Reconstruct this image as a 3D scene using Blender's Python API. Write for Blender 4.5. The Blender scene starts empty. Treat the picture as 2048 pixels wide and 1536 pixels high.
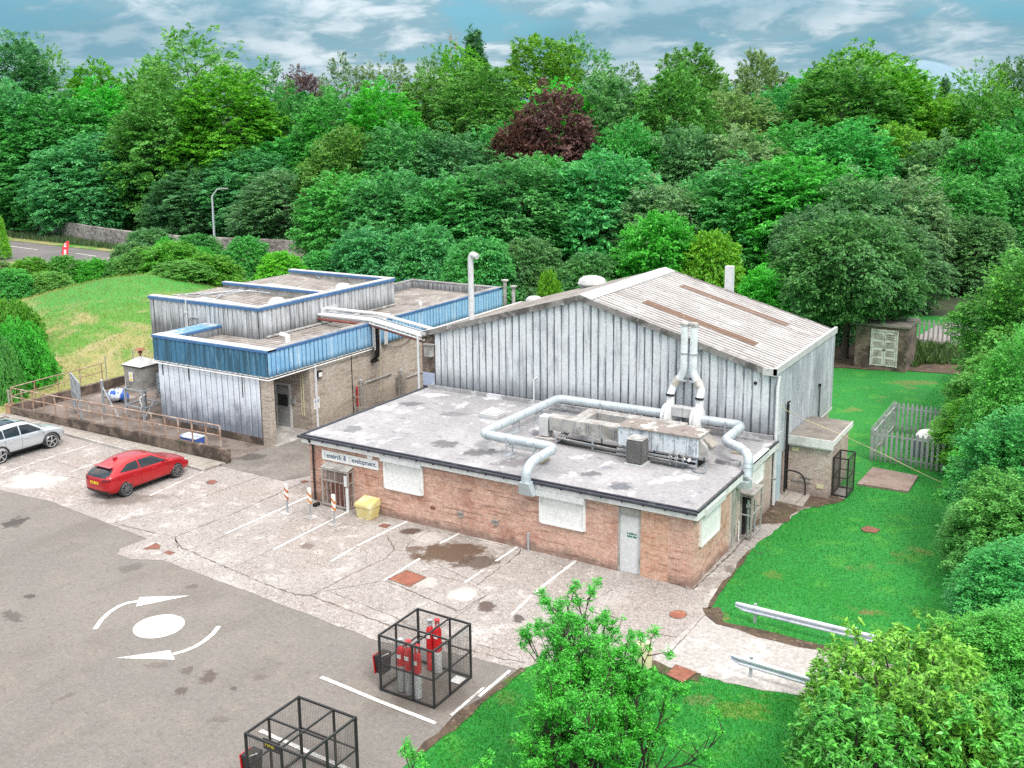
import bpy, math, random
import numpy as np
from mathutils import Vector, Matrix
from mathutils.bvhtree import BVHTree
random.seed(7)
SC = bpy.context.scene
COL = SC.collection
R = math.radians
# ------------------------------------------------------------------ camera
CX, CY, F, H = 1024.0, 653.27, 2075.39, 15.5
RT = np.array([0.85630447, 0.51638001, -0.0097132])
UP = np.array([-0.09428791, 0.17479159, 0.98008045])
FW = np.array([-0.50779174, 0.83833143, -0.19836321])
CAM = np.array([0, 0, H])
def ray(px, py): return (RT*(px-CX) - UP*(py-CY) + FW*F)/F
def PL(px, py, ax, v):                      # point of the photo on the plane coordinate[ax] = v
    d = ray(px, py); return CAM + d*((v-CAM[ax])/d[ax])
def G(px, py, z=0.0): return PL(px, py, 2, z)
def DEP(px, py, D): return CAM + ray(px, py)*D
cd = bpy.data.cameras.new('camera'); cam = bpy.data.objects.new('camera', cd); COL.objects.link(cam)
cd.sensor_width = 36; cd.lens = 36*F/2048; cd.clip_end = 30000; cd.clip_start = .1
cd.shift_y = -(768-CY)/2048
m3 = Matrix(((RT[0], UP[0], -FW[0]), (RT[1], UP[1], -FW[1]), (RT[2], UP[2], -FW[2])))
cam.matrix_world = Matrix.Translation((0, 0, H)) @ m3.to_4x4()
SC.camera = cam
SC.render.resolution_x = 1024; SC.render.resolution_y = 768
SC.view_settings.view_transform = 'Standard'; SC.view_settings.look = 'None'
SC.view_settings.gamma = 1; SC.view_settings.exposure = 0.0
# ------------------------------------------------------------------ materials
class NT:
    def __init__(s, name):
        s.m = bpy.data.materials.new(name); s.m.use_nodes = True; s.t = s.m.node_tree
        s.p = s.t.nodes['Principled BSDF']; s.out = s.t.nodes['Material Output']; s.c = {}
    def n(s, typ, props=None, **inp):
        nd = s.t.nodes.new('ShaderNode'+typ)
        for k, v in (props or {}).items(): setattr(nd, k, v)
        for k, v in inp.items(): s.set(nd, k, v)
        return nd
    def set(s, nd, k, v):
        k = k.replace('_', ' ')
        i = nd.inputs[int(k[1:])] if (k[0] == 'i' and k[1:].isdigit()) else nd.inputs[k]
        if isinstance(v, bpy.types.NodeSocket): s.t.links.new(v, i)
        else: i.default_value = v
    def coord(s, w='P'):
        if w in s.c: return s.c[w]
        if w == 'P': o = s.n('NewGeometry').outputs['Position']
        elif w == 'U': o = s.n('TexCoord').outputs['UV']
        elif w == 'G': o = s.n('TexCoord').outputs['Generated']
        else: o = s.n('TexCoord').outputs['Object']
        s.c[w] = o; return o
    def math(s, op, a, b=0.0, c=None):
        nd = s.n('Math', {'operation': op}, i0=a, i1=b)
        if c is not None: s.set(nd, 'i2', c)
        return nd.outputs[0]
    def mapr(s, v, lo, hi, smooth=True):
        return s.n('MapRange', {'interpolation_type': 'SMOOTHSTEP' if smooth else 'LINEAR'}, i0=v, i1=lo, i2=hi).outputs[0]
    def vec(s, st, w='P', off=(0, 0, 0)):
        return s.n('Mapping', None, Vector=s.coord(w), Scale=st, Location=off).outputs[0]
    def noise(s, sc, st=(1, 1, 1), det=4, ro=.55, w='P', dist=0.0, off=(0, 0, 0)):
        return s.n('TexNoise', None, Vector=s.vec(st, w, off), Scale=sc, Detail=det, Roughness=ro, Distortion=dist).outputs[0]
    def mix(s, f, a, b, mode='MIX'):
        nd = s.n('Mix', {'data_type': 'RGBA', 'blend_type': mode})
        s.set(nd, 'i0', f); s.set(nd, 'i6', a); s.set(nd, 'i7', b); return nd.outputs[2]
def c4(c): return (c[0], c[1], c[2], 1.0) if not isinstance(c, bpy.types.NodeSocket) else c
MATS = {}
def surf(name, base, layers=(), rough=.85, metal=0.0, bump=None, brick=None, w='P', spec=None, grain=None):
    """base colour plus layers of wear: (colour, kind, amount, args...)"""
    N = NT(name); col = c4(base)
    if grain is None: grain = .34 if (bump or brick) else (.16 if layers else 0)
    if brick:
        c1, c2, mo, bw, rh = brick
        b = N.n('TexBrick', None, Vector=N.coord('U'), Color1=c4(c1), Color2=c4(c2), Mortar=c4(mo), Scale=1.0)
        b.inputs['Brick Width'].default_value = bw; b.inputs['Row Height'].default_value = rh
        b.inputs['Mortar Size'].default_value = .009; b.inputs['Bias'].default_value = 0
        b.inputs['Mortar Smooth'].default_value = .3
        col = b.outputs['Color']
    for i, L in enumerate(layers):
        c, kind, amt = L[:3]; a = L[3:]
        off = (i*3.7, i*1.9, i*5.1)
        if kind == 'noise':      # scale, lo, hi, stretch, detail
            st = a[3] if len(a) > 3 else (1, 1, 1); det = a[4] if len(a) > 4 else 5
            ww = a[5] if len(a) > 5 else w
            f = N.mapr(N.noise(a[0], st, det, .6, ww, 0, off), a[1], a[2])
        elif kind == 'stain':    # cx cy rx ry ang
            cx, cy, rx, ry, ang = a[:5]
            v = N.n('Mapping', {'vector_type': 'TEXTURE'}, Vector=N.coord('P'), Location=(cx, cy, 0), Rotation=(0, 0, R(ang)), Scale=(rx, ry, 1e6)).outputs[0]
            ln = N.n('VectorMath', {'operation': 'LENGTH'}, i0=v).outputs['Value']
            nz = N.noise(1.7/max(.2, min(rx, ry)), (1, 1, 1), 6, .65, 'P', 0, off)
            f = N.mapr(N.math('ADD', ln, N.math('MULTIPLY', N.math('SUBTRACT', nz, .5), a[5] if len(a) > 5 else 2.4)), 1.0, .6)
        elif kind == 'rib':      # pitch, centre, halfwidth (u of UV)
            sx = N.n('SeparateXYZ', None, Vector=N.coord('U')).outputs[0]
            fr = N.math('FRACT', N.math('DIVIDE', sx, a[0]))
            d = N.math('ABSOLUTE', N.math('SUBTRACT', fr, a[1]))
            f = N.mapr(d, a[2], a[2]*.4)
            f = N.math('MULTIPLY', f, N.mapr(N.noise(1.0, (2.5, .35, 1), 4, .6, 'U', 0, off), .28, .6))
        elif kind == 'vor':      # joints: scale, width
            vv = N.n('TexVoronoi', {'feature': 'DISTANCE_TO_EDGE'}, Vector=N.vec(a[2] if len(a) > 2 else (1, 1, 1), w), Scale=a[0]).outputs[0]
            f = N.mapr(vv, a[1], a[1]*.3)
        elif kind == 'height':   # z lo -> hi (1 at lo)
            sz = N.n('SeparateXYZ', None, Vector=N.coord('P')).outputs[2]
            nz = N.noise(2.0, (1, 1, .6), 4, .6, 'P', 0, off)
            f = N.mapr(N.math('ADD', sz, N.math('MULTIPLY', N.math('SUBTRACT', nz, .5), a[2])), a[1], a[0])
        elif kind == 'grid':     # px, py joint lines
            v = N.n('SeparateXYZ', None, Vector=N.coord('P'))
            def ln_(o, p, o0):
                fr = N.math('FRACT', N.math('DIVIDE', N.math('SUBTRACT', o, o0), p))
                return N.mapr(N.math('ABSOLUTE', N.math('SUBTRACT', fr, .5)), .5-a[4]/p, .5-a[4]*.3/p)
            f = N.math('MAXIMUM', ln_(v.outputs[0], a[0], a[2]), ln_(v.outputs[1], a[1], a[3]))
        f = N.math('MULTIPLY', f, amt)
        col = N.mix(f, col, c4(c))
    if grain:
        g1 = N.n('TexNoise', None, Vector=N.coord('P'), Scale=7.0, Detail=7, Roughness=.75).outputs[0]
        fct = N.math('ADD', 1.0-grain, N.math('MULTIPLY', N.mapr(g1, .30, .70, False), 2*grain))
        vv = N.n('VectorMath', {'operation': 'SCALE'}, i0=col); N.set(vv, 'Scale', fct); col = vv.outputs[0]
    N.set(N.p, 'Base Color', col); N.set(N.p, 'Roughness', rough); N.set(N.p, 'Metallic', metal)
    if spec is not None: N.p.inputs['Specular IOR Level'].default_value = spec
    if bump:
        nz = N.noise(bump[0], (1, 1, 1), 5, .6, w)
        if brick: nz = N.math('ADD', N.math('MULTIPLY', b.outputs['Fac'], -1.0), N.math('MULTIPLY', nz, .6))
        N.set(N.p, 'Normal', N.n('Bump', None, Height=nz, Strength=bump[1], Distance=bump[2] if len(bump) > 2 else .02).outputs[0])
    MATS[name] = N.m; return N.m
# ------------------------------------------------------------------ mesh helper
class MB:
    def __init__(s): s.v = []; s.f = []; s.uv = None
    def add(s, vs, fs):
        o = len(s.v); s.v += [tuple(map(float, p)) for p in vs]; s.f += [tuple(i+o for i in f) for f in fs]; return s
    def box(s, x0, x1, y0, y1, z0, z1):
        if x0 > x1: x0, x1 = x1, x0
        if y0 > y1: y0, y1 = y1, y0
        if z0 > z1: z0, z1 = z1, z0
        return s.add([(x0, y0, z0), (x1, y0, z0), (x1, y1, z0), (x0, y1, z0), (x0, y0, z1), (x1, y0, z1), (x1, y1, z1), (x0, y1, z1)],
                     [(0, 3, 2, 1), (4, 5, 6, 7), (0, 1, 5, 4), (1, 2, 6, 5), (2, 3, 7, 6), (3, 0, 4, 7)])
    def hexa(s, p):    # eight corners, bottom four then top four
        return s.add(p, [(0, 3, 2, 1), (4, 5, 6, 7), (0, 1, 5, 4), (1, 2, 6, 5), (2, 3, 7, 6), (3, 0, 4, 7)])
    def quad(s, *p): return s.add(p, [tuple(range(len(p)))])
    def prism(s, poly, d, n=None):   # polygon extruded by vector d
        k = len(poly); P = [Vector(p) for p in poly]; D = Vector(d)
        return s.add([*P, *[p+D for p in P]], [tuple(range(k))[::-1], tuple(range(k, 2*k))] + [(i, (i+1) % k, k+(i+1) % k, k+i) for i in range(k)])
    def tube(s, pts, r, n=8, cap=True, bend=0.0):
        P = [Vector(p) for p in pts]
        if bend > 0 and len(P) > 2:
            Q = [P[0]]
            for i in range(1, len(P)-1):
                a = (P[i-1]-P[i]); b = (P[i+1]-P[i]); k = min(bend, a.length*.45, b.length*.45)
                A = P[i]+a.normalized()*k; B_ = P[i]+b.normalized()*k
                for t in (0, .25, .5, .75, 1): Q.append(A*(1-t)**2 + P[i]*2*t*(1-t) + B_*t*t)
            Q.append(P[-1]); P = Q
        rr = r if isinstance(r, (list, tuple)) else [r]*len(P)
        o = len(s.v); up = None
        for i, p in enumerate(P):
            t = (P[min(i+1, len(P)-1)]-P[max(i-1, 0)]).normalized()
            if up is None:
                up = t.orthogonal().normalized()
                if abs(t.z) < .9: up = (Vector((0, 0, 1))-t*t.z).normalized()
            else: up = (up-t*up.dot(t)).normalized()
            q = t.cross(up)
            for j in range(n):
                a = 2*math.pi*j/n; s.v.append(tuple(p+(up*math.cos(a)+q*math.sin(a))*rr[i]))
        for i in range(len(P)-1):
            for j in range(n):
                a = o+i*n+j; b = o+i*n+(j+1) % n; s.f.append((a, b, b+n, a+n))
        if cap: s.f.append(tuple(o+j for j in range(n))[::-1]); s.f.append(tuple(o+(len(P)-1)*n+j for j in range(n)))
        return s
    def bar(s, a, b, w, h=None):     # square bar between two points
        h = h or w; a = Vector(a); b = Vector(b); t = (b-a).normalized()
        up = Vector((0, 0, 1)) if abs(t.z) < .95 else Vector((0, 1, 0))
        q = t.cross(up).normalized(); u = q.cross(t)
        c = [(-1, -1), (1, -1), (1, 1), (-1, 1)]
        return s.hexa([a+q*x*w/2+u*y*h/2 for x, y in c]+[b+q*x*w/2+u*y*h/2 for x, y in c])
    def lathe(s, prof, c=(0, 0, 0), n=16, axis='z'):
        o = len(s.v)
        for r, z in prof:
            for j in range(n):
                a = 2*math.pi*j/n
                p = (r*math.cos(a), r*math.sin(a), z)
                if axis == 'x': p = (z, p[0], p[1])
                if axis == 'y': p = (p[0], z, p[1])
                s.v.append((c[0]+p[0], c[1]+p[1], c[2]+p[2]))
        for i in range(len(prof)-1):
            for j in range(n): a = o+i*n+j; b = o+i*n+(j+1) % n; s.f.append((a, b, b+n, a+n))
        s.f.append(tuple(o+j for j in range(n))[::-1]); s.f.append(tuple(o+(len(prof)-1)*n+j for j in range(n)))
        return s
    def corr(s, o, ud, L, vf, vd, nrm, pitch=.34, depth=.035, prof=((0, 1), (.66, 1), (.74, 0), (.92, 0))):
        """ribbed sheet: ribs run along vd; vf(u) gives (v0, v1)"""
        o = Vector(o); ud = Vector(ud); vd = Vector(vd); nrm = Vector(nrm)
        if s.uv is None: s.uv = {}
        us = []; k = 0
        while k*pitch < L:
            for a, h in prof:
                u = (k+a)*pitch
                if u < L: us.append((u, h))
            k += 1
        us.append((L, 1)); prev = None
        for u, h in us:
            v0, v1 = vf(u); i = len(s.v)
            for v in (v0, v1):
                s.v.append(tuple(o+ud*u+vd*v+nrm*(h*depth))); s.uv[len(s.v)-1] = (u, v)
            if prev is not None: s.f.append((prev, i, i+1, prev+1))
            prev = i
        return s
    def build(s, name, mat=None, parent=None, loc=None, smooth=False, local=False, bevel=0):
        me = bpy.data.meshes.new(name)
        o3 = Vector((0, 0, 0))
        if parent is not None and not local: o3 = parent.location
        if loc is not None and parent is None: o3 = Vector(loc)
        V = [(p[0]-o3.x, p[1]-o3.y, p[2]-o3.z) for p in s.v]
        me.from_pydata(V, [], s.f); me.update()
        uvl = me.uv_layers.new(name='UVMap')
        k = 0
        for po in me.polygons:
            nx, ny, nz = map(abs, po.normal)
            for li in po.loop_indices:
                vi = me.loops[li].vertex_index
                if s.uv and vi in s.uv: uvl.data[li].uv = s.uv[vi]
                else:
                    p = s.v[vi]
                    uvl.data[li].uv = (p[1], p[2]) if (nx >= ny and nx > nz) else ((p[0], p[2]) if ny > nz else (p[0], p[1]))
        ob = bpy.data.objects.new(name, me); COL.objects.link(ob)
        if mat: me.materials.append(mat)
        if parent is not None: ob.parent = parent
        elif loc is not None: ob.location = loc
        if smooth:
            for po in me.polygons: po.use_smooth = True
            me.set_sharp_from_angle(angle=R(40)) if hasattr(me, 'set_sharp_from_angle') else None
        if bevel:
            md = ob.modifiers.new('bevel', 'BEVEL'); md.width = bevel; md.segments = 2; md.limit_method = 'ANGLE'
        return ob
def tag(o, label=None, cat=None, group=None, kind=None):
    if label: o['label'] = label
    if cat: o['category'] = cat
    if group: o['group'] = group
    if kind: o['kind'] = kind
    return o
def thing(name, label, cat, loc=(0, 0, 0), group=None, rz=0):
    o = bpy.data.objects.new(name, None); COL.objects.link(o); o.empty_display_size = .2
    o.location = loc; o.rotation_euler = (0, 0, rz); return tag(o, label, cat, group)
def struct(name, mb, mat): return tag(mb.build(name, mat), kind='structure')
def copy_tree(o, parent=None):
    c = o.copy(); COL.objects.link(c); c.parent = parent
    for ch in list(o.children): copy_tree(ch, c)
    return c
def jag(pts, step=.4, amp=.05, seed=1):
    rr = random.Random(seed); out = []
    for a, b in zip(pts, pts[1:]):
        a = np.array(a[:2], float); b = np.array(b[:2], float); n = max(1, int(np.linalg.norm(b-a)/step))
        for i in range(n):
            p = a+(b-a)*i/n
            if i: p = p+np.array([rr.uniform(-amp, amp), rr.uniform(-amp, amp)])
            out.append(tuple(p))
    out.append(tuple(np.array(pts[-1][:2], float))); return out
from mathutils.geometry import tessellate_polygon
def sheet(name, pts, z, mat, kind='structure', parent=None, thick=0.0):
    P = [Vector((p[0], p[1], z)) for p in pts]
    tri = tessellate_polygon([P]); mb = MB()
    ar = sum(P[i].x*P[(i+1) % len(P)].y-P[(i+1) % len(P)].x*P[i].y for i in range(len(P)))
    fs = []
    for t in tri:
        a, b, c = (P[i] for i in t)
        fs.append(tuple(t) if (b-a).cross(c-a).z > 0 else tuple(t)[::-1])
    mb.add(P, fs)
    if thick:
        n = len(P); mb.add([(p.x, p.y, z-thick) for p in P], [])
        for i in range(n):
            j = (i+1) % n; q = (i, j, n+j, n+i); mb.f.append(q if ar < 0 else q[::-1])
    ob = mb.build(name, mat, parent)
    if kind and parent is None: ob['kind'] = kind
    return ob
def ribbon(mb, pts, w, z, jit=.3, seed=3):
    rr = random.Random(seed); P = [np.array(p[:2], float) for p in pts]; L = []
    for i, p in enumerate(P):
        t = P[min(i+1, len(P)-1)]-P[max(i-1, 0)]; t = t/(np.linalg.norm(t)+1e-9); n = np.array([-t[1], t[0]])
        ww = w*(1+rr.uniform(-jit, jit))/2; L.append((p+n*ww, p-n*ww))
    for (a, b), (c, d) in zip(L, L[1:]):
        mb.quad((b[0], b[1], z), (d[0], d[1], z), (c[0], c[1], z), (a[0], a[1], z))
    return mb
def text_mesh(txt, size, name, mat, parent, M, extrude=.004, bold=.0):
    cu = bpy.data.curves.new(name, 'FONT'); cu.body = txt; cu.size = size; cu.extrude = extrude; cu.offset = bold
    tmp = bpy.data.objects.new(name, cu); COL.objects.link(tmp)
    bpy.context.view_layer.update(); dg = bpy.context.evaluated_depsgraph_get()
    me = bpy.data.meshes.new_from_object(tmp.evaluated_get(dg)); wd = tmp.dimensions.x
    bpy.data.objects.remove(tmp); bpy.data.curves.remove(cu)
    me.transform(M(wd) if callable(M) else M)
    me.materials.clear(); me.materials.append(mat)
    ob = bpy.data.objects.new(name, me); COL.objects.link(ob); ob.parent = parent
    if parent is not None: me.transform(Matrix.Translation(-parent.location))
    return ob
# ------------------------------------------------------------------ sky and sun
W = bpy.data.worlds.new('World'); SC.world = W; W.use_nodes = True
nt = W.node_tree; bg = nt.nodes['Background']
class WN(NT):
    def __init__(s, t): s.t = t; s.c = {}
wn = WN(nt)
SUND = Vector((.72, -.42, 1.05)).normalized()
sky = wn.n('TexSky', {'sky_type': 'NISHITA', 'sun_disc': False})
sky.sun_elevation = math.asin(SUND.z); sky.sun_rotation = math.atan2(SUND.x, SUND.y)
sky.air_density = 1.0; sky.dust_density = 1.5; sky.ozone_density = 2.5
dirv = wn.n('TexCoord').outputs['Generated']
sp = wn.n('SeparateXYZ', None, Vector=dirv)
el = wn.math('MAXIMUM', sp.outputs[2], 0.0)
den = wn.math('ADD', el, 0.26)
cv = wn.n('CombineXYZ', None, i0=wn.math('DIVIDE', sp.outputs[0], den), i1=wn.math('DIVIDE', sp.outputs[1], den), i2=0.0).outputs[0]
def wnoise(sc, det, off, dist=.3, ro=.55):
    return wn.n('TexNoise', None, Vector=wn.n('Mapping', None, Vector=cv, Location=off).outputs[0], Scale=sc, Detail=det, Roughness=ro, Distortion=dist).outputs[0]
n1 = wnoise(2.1, 7, (2.3, 1.1, 0), .35, .58); n2 = wnoise(6.0, 8, (5.2, 8.4, 0), .4, .6); n3 = wnoise(1.3, 4, (8.1, 3.2, 0), .2)
cover = wn.mapr(wn.math('ADD', n1, wn.math('MULTIPLY', wn.math('SUBTRACT', n2, .5), .35)), .30, .46)
bright = wn.mapr(wn.math('ADD', n2, wn.math('MULTIPLY', wn.math('SUBTRACT', n1, .5), .8)), .40, .64)
cl = wn.mix(bright, (2.2, 3.6, 4.3, 1), (5.6, 6.4, 6.9, 1))
gap = wn.mix(.72, sky.outputs[0], (.9, 3.5, 4.7, 1))
col = wn.mix(cover, gap, cl)
col = wn.mix(wn.math('MULTIPLY', wn.mapr(n3, .44, .60), .6), col, (1.3, 2.9, 3.8, 1))
# an overcast sky is about three times brighter overhead than at the horizon
zen = wn.math('ADD', .92, wn.math('MULTIPLY', wn.mapr(el, .08, .9, False), 2.9))
vs = wn.n('VectorMath', {'operation': 'SCALE'}, i0=col); wn.set(vs, 'Scale', zen)
pale = wn.mix(wn.mapr(el, .25, .6), vs.outputs[0], wn.n('VectorMath', {'operation': 'MULTIPLY'}, i0=vs.outputs[0], i1=(1.62, 1.06, .90)).outputs[0])
nt.links.new(pale, bg.inputs[0]); bg.inputs[1].default_value = 0.115
sl = bpy.data.lights.new('sun', 'SUN'); sl.energy = 2.0; sl.angle = R(16); sl.color = (1, .96, .90)
so = bpy.data.objects.new('sun', sl); COL.objects.link(so); so.rotation_euler = SUND.to_track_quat('Z', 'Y').to_euler()
so.location = (20, -20, 60)
SC.view_settings.exposure = 0.35
SC.render.engine = 'CYCLES'
# ------------------------------------------------------------------ shared materials
def stn(px, py, wp, hp, c, amt=.8, ang=0, z=0, jg=2.4):     # stain from its place in the photo
    p = G(px, py, z); a = G(px+wp/2, py, z); b = G(px, py-hp/2, z)
    rx = abs(np.linalg.norm(a-p)); ry = np.linalg.norm(b-p)
    return (c, 'stain', amt, p[0], p[1], rx, ry, 31.2+ang, jg)
DK = (.035, .03, .028); BR = (.10, .06, .035)
m_asph = surf('weathered_asphalt', (.178, .166, .152), [
    ((.215, .197, .176), 'noise', .8, .16, .42, .64), ((.15, .135, .12), 'noise', .7, .5, .46, .70, (1, .4, 1)),
    ((.22, .197, .168), 'noise', .6, 1.1, .5, .68), ((.11, .10, .085), 'noise', .55, 13, .54, .66), ((.28, .26, .24), 'noise', .5, 18, .55, .66), ((.12, .105, .09), 'noise', .5, 4, .58, .68),
    stn(30, 1045, 55, 22, DK, .75), stn(60, 1193, 30, 10, DK, .7), stn(25, 1232, 80, 14, (.06, .05, .045), .6, -40),
    stn(415, 1355, 36, 30, (.07, .05, .04), .7), stn(362, 1383, 34, 22, (.07, .05, .04), .7), stn(375, 1342, 30, 18, (.08, .06, .05), .6), stn(467, 1377, 22, 9, DK, .6),
    stn(260, 1136, 60, 16, (.08, .07, .06), .5, 30), stn(383, 1173, 30, 12, (.08, .07, .06), .6), stn(315, 1330, 60, 14, (.09, .07, .06), .4),
    stn(440, 1440, 50, 14, (.10, .08, .06), .5), stn(520, 1355, 30, 14, (.10, .08, .07), .5), stn(130, 1395, 60, 8, (.11, .09, .07), .5, 50),
    stn(860, 1390, 190, 90, (.085, .068, .05), .55, 0, 0, 1.0)], .92, bump=(30, .5, .012), grain=.17)
m_conc = surf('old_concrete', (.288, .266, .247), [
    ((.29, .25, .225), 'noise', .75, .22, .45, .66), ((.375, .356, .335), 'noise', .8, .55, .50, .66), ((.48, .455, .43), 'noise', .7, 1.6, .56, .68),
    ((.24, .20, .175), 'noise', .5, 1.3, .54, .72), ((.13, .11, .095), 'noise', .7, 11, .54, .64), ((.62, .6, .57), 'noise', .6, 20, .54, .64), ((.20, .17, .15), 'noise', .5, 4.5, .58, .66),
    stn(900, 1106, 175, 44, BR, .96, 6, 0, 1.9), stn(955, 1124, 120, 30, (.07, .045, .03), .85, 16, 0, 1.9), stn(830, 1098, 45, 14, BR, .8, 10),
    stn(822, 1063, 56, 15, (.085, .055, .042), .95, 8, 0, .6), stn(973, 1213, 44, 26, (.08, .055, .045), .9, 0, 0, 1.5), stn(1038, 1238, 28, 18, (.06, .045, .04), .85),
    stn(615, 1092, 30, 16, (.13, .09, .075), .7), stn(275, 1000, 150, 18, (.15, .12, .10), .5, 20), stn(925, 1190, 66, 34, (.54, .51, .48), .7, 0, 0, 1.5),
    stn(850, 1165, 60, 26, (.52, .49, .46), .5, 0, 0, 1.4), stn(1000, 1075, 110, 40, (.60, .57, .53), .6, 0, 0, 1.2), stn(860, 1075, 70, 36, (.56, .52, .48), .5),
    stn(1085, 1085, 120, 34, (.22, .19, .17), .5, 10), stn(1300, 1150, 120, 30, (.26, .22, .20), .5, 10), stn(250, 1000, 120, 22, (.11, .09, .08), .45, 20),
    stn(1460, 1140, 24, 18, (.10, .075, .06), .6), stn(1440, 1190, 50, 30, (.6, .57, .53), .6), stn(1540, 1040, 60, 24, (.09, .06, .045), .7, 30), stn(1600, 1010, 90, 26, (.10, .07, .055), .75, 30),
    stn(1560, 1085, 110, 24, (.58, .55, .52), .5, 30), stn(70, 960, 120, 40, (.55, .51, .48), .6), stn(420, 965, 24, 9, (.09, .06, .05), .7)], .9, bump=(18, .4, .012), grain=.2)
m_conc2 = surf('pale_concrete', (.37, .355, .335), [((.30, .28, .26), 'noise', .6, .6, .45, .66), ((.56, .54, .52), 'noise', .8, 1.1, .52, .68), ((.2, .18, .16), 'noise', .5, 22, .63, .74)], .9, bump=(20, .4, .01))
m_alley = surf('alley_tarmac', (.19, .175, .155), [((.13, .118, .105), 'noise', .7, .5, .45, .65), ((.24, .225, .20), 'noise', .7, .9, .52, .7),
    stn(500, 915, 72, 16, (.055, .048, .042), .75, 0, 0, 1.2), ((.08, .07, .06), 'noise', .5, 25, .62, .74)], .9, bump=(30, .4, .01))
m_slab = surf('paving_slab', (.33, .305, .27), [((.24, .215, .185), 'noise', .7, .7, .45, .66), ((.44, .42, .39), 'noise', .6, 1.7, .54, .72), ((.09, .08, .06), 'grid', .85, .60, 50, .0, .1, .02)], .9, bump=(20, .4, .01))
m_road = surf('road_asphalt', (.13, .125, .125), [((.18, .17, .165), 'noise', .7, .2, .45, .65)], .9)
m_paint = surf('white_road_paint', (.72, .71, .69), [((.42, .39, .36), 'noise', .85, 2.4, .54, .66), ((.36, .33, .30), 'noise', .75, 14, .53, .63)], .8)
m_paint2 = surf('worn_road_paint', (.70, .68, .66), [((.40, .37, .34), 'noise', .95, 1.6, .46, .56), ((.36, .33, .30), 'noise', .8, 12, .54, .62)], .8)
m_grass = surf('lawn_grass', (.016, .22, .03), [
    ((.010, .20, .018), 'noise', .85, .35, .42, .62), ((.05, .27, .028), 'noise', .8, .9, .52, .66), ((.15, .20, .05), 'noise', .75, .55, .60, .72),
    ((.008, .10, .014), 'noise', .8, 9, .52, .68, (1, 1, 1), 6), ((.06, .28, .03), 'noise', .6, 16, .56, .70), stn(1430, 1235, 60, 30, (.16, .17, .05), .8), stn(1735, 1225, 50, 14, (.16, .15, .05), .8),
    stn(1480, 1420, 150, 40, (.13, .20, .03), .7), stn(1400, 1400, 80, 24, (.17, .17, .07), .6), stn(1545, 1150, 40, 20, (.12, .19, .03), .6), stn(1830, 765, 110, 10, (.13, .17, .04), .8)], .95, bump=(14, .9, .04))
m_mound = surf('dry_grass', (.075, .23, .024), [
    ((.30, .27, .11), 'noise', .9, .22, .40, .54), ((.33, .29, .15), 'noise', .8, .75, .52, .68, (1, .5, 1)), ((.05, .20, .015), 'noise', .7, .30, .56, .68), ((.05, .12, .02), 'noise', .7, 5, .55, .7), ((.36, .32, .2), 'noise', .6, 7, .58, .72), stn(230, 578, 400, 60, (.030, .24, .025), .9, 0, 3, .8)], .95, bump=(6, .9, .06))
m_soil = surf('bare_soil', (.10, .068, .045), [((.05, .035, .025), 'noise', .8, 2, .45, .62), ((.24, .19, .13), 'noise', .7, 5, .55, .7), ((.07, .12, .02), 'noise', .7, 1.5, .58, .68)], .95, bump=(12, .8, .04))
m_forest = surf('woodland_floor', (.030, .045, .020), [((.05, .07, .02), 'noise', .7, .5, .5, .65)], .95)
m_crack = surf('crack_dirt', (.10, .078, .062), [((.14, .11, .09), 'noise', .7, 2, .5, .7)], .95)
m_white = surf('white_painted_metal', (.62, .63, .64), [((.52, .51, .48), 'noise', .6, 1.6, .54, .7), ((.30, .27, .22), 'noise', .5, 7, .64, .74)], .5)
m_clean = surf('white_enamel', (.80, .80, .79), [((.62, .61, .58), 'noise', .5, 1.2, .52, .7)], .45)
m_fascia = surf('white_fascia_board', (.74, .74, .73), [((.5, .49, .46), 'noise', .7, 1.4, .52, .7, (1, 1, .5)), ((.25, .24, .22), 'noise', .6, 6, .64, .74)], .6)
m_black = surf('black_painted_metal', (.022, .022, .024), [((.06, .045, .035), 'noise', .6, 5, .58, .7)], .55)
m_gutter = surf('black_gutter', (.030, .032, .045), [((.13, .13, .16), 'noise', .6, 3, .55, .7)], .5)
m_steel = surf('galvanised_steel', (.46, .49, .52), [((.28, .29, .31), 'noise', .6, 2, .5, .68), ((.62, .64, .66), 'noise', .5, 5, .58, .7)], .45, .45)
m_duct = surf('duct_metal', (.50, .56, .59), [((.40, .46, .49), 'noise', .6, 2, .5, .66), ((.62, .66, .68), 'noise', .5, 3.5, .56, .7), ((.20, .20, .20), 'noise', .5, 9, .68, .76)], .45, .25)
m_rail = surf('rusty_rail', (.34, .22, .16), [((.52, .44, .38), 'noise', .8, 2.5, .50, .6), ((.16, .08, .05), 'noise', .7, 5, .56, .68)], .8)
m_rust = surf('rusty_plate', (.26, .095, .06), [((.20, .07, .04), 'noise', .7, 2.5, .46, .62), ((.48, .24, .13), 'noise', .6, 3.2, .55, .68)], .85, bump=(12, .3, .005))
m_redmet = surf('red_iron_cover', (.22, .085, .06), [((.12, .05, .04), 'noise', .7, 4, .5, .65)], .8)
m_dark = surf('dark_recess', (.012, .012, .013))
m_rubber = surf('black_rubber', (.022, .022, .023), rough=.75)
m_greywood = surf('grey_weathered_wood', (.33, .30, .27), [((.16, .14, .12), 'noise', .8, 2, .48, .66, (1, 1, .2)), ((.50, .48, .44), 'noise', .6, 4, .56, .7)], .85)
m_leadgrey = surf('grey_sheet_metal', (.40, .39, .37), [((.22, .20, .18), 'noise', .8, 1.4, .46, .64), ((.55, .54, .51), 'noise', .7, 2.6, .52, .68), ((.10, .09, .08), 'noise', .7, 5, .62, .72)], .6, .15)
RED_C = ((.50, .24, .165), (.61, .36, .27), (.56, .48, .42))
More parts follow.
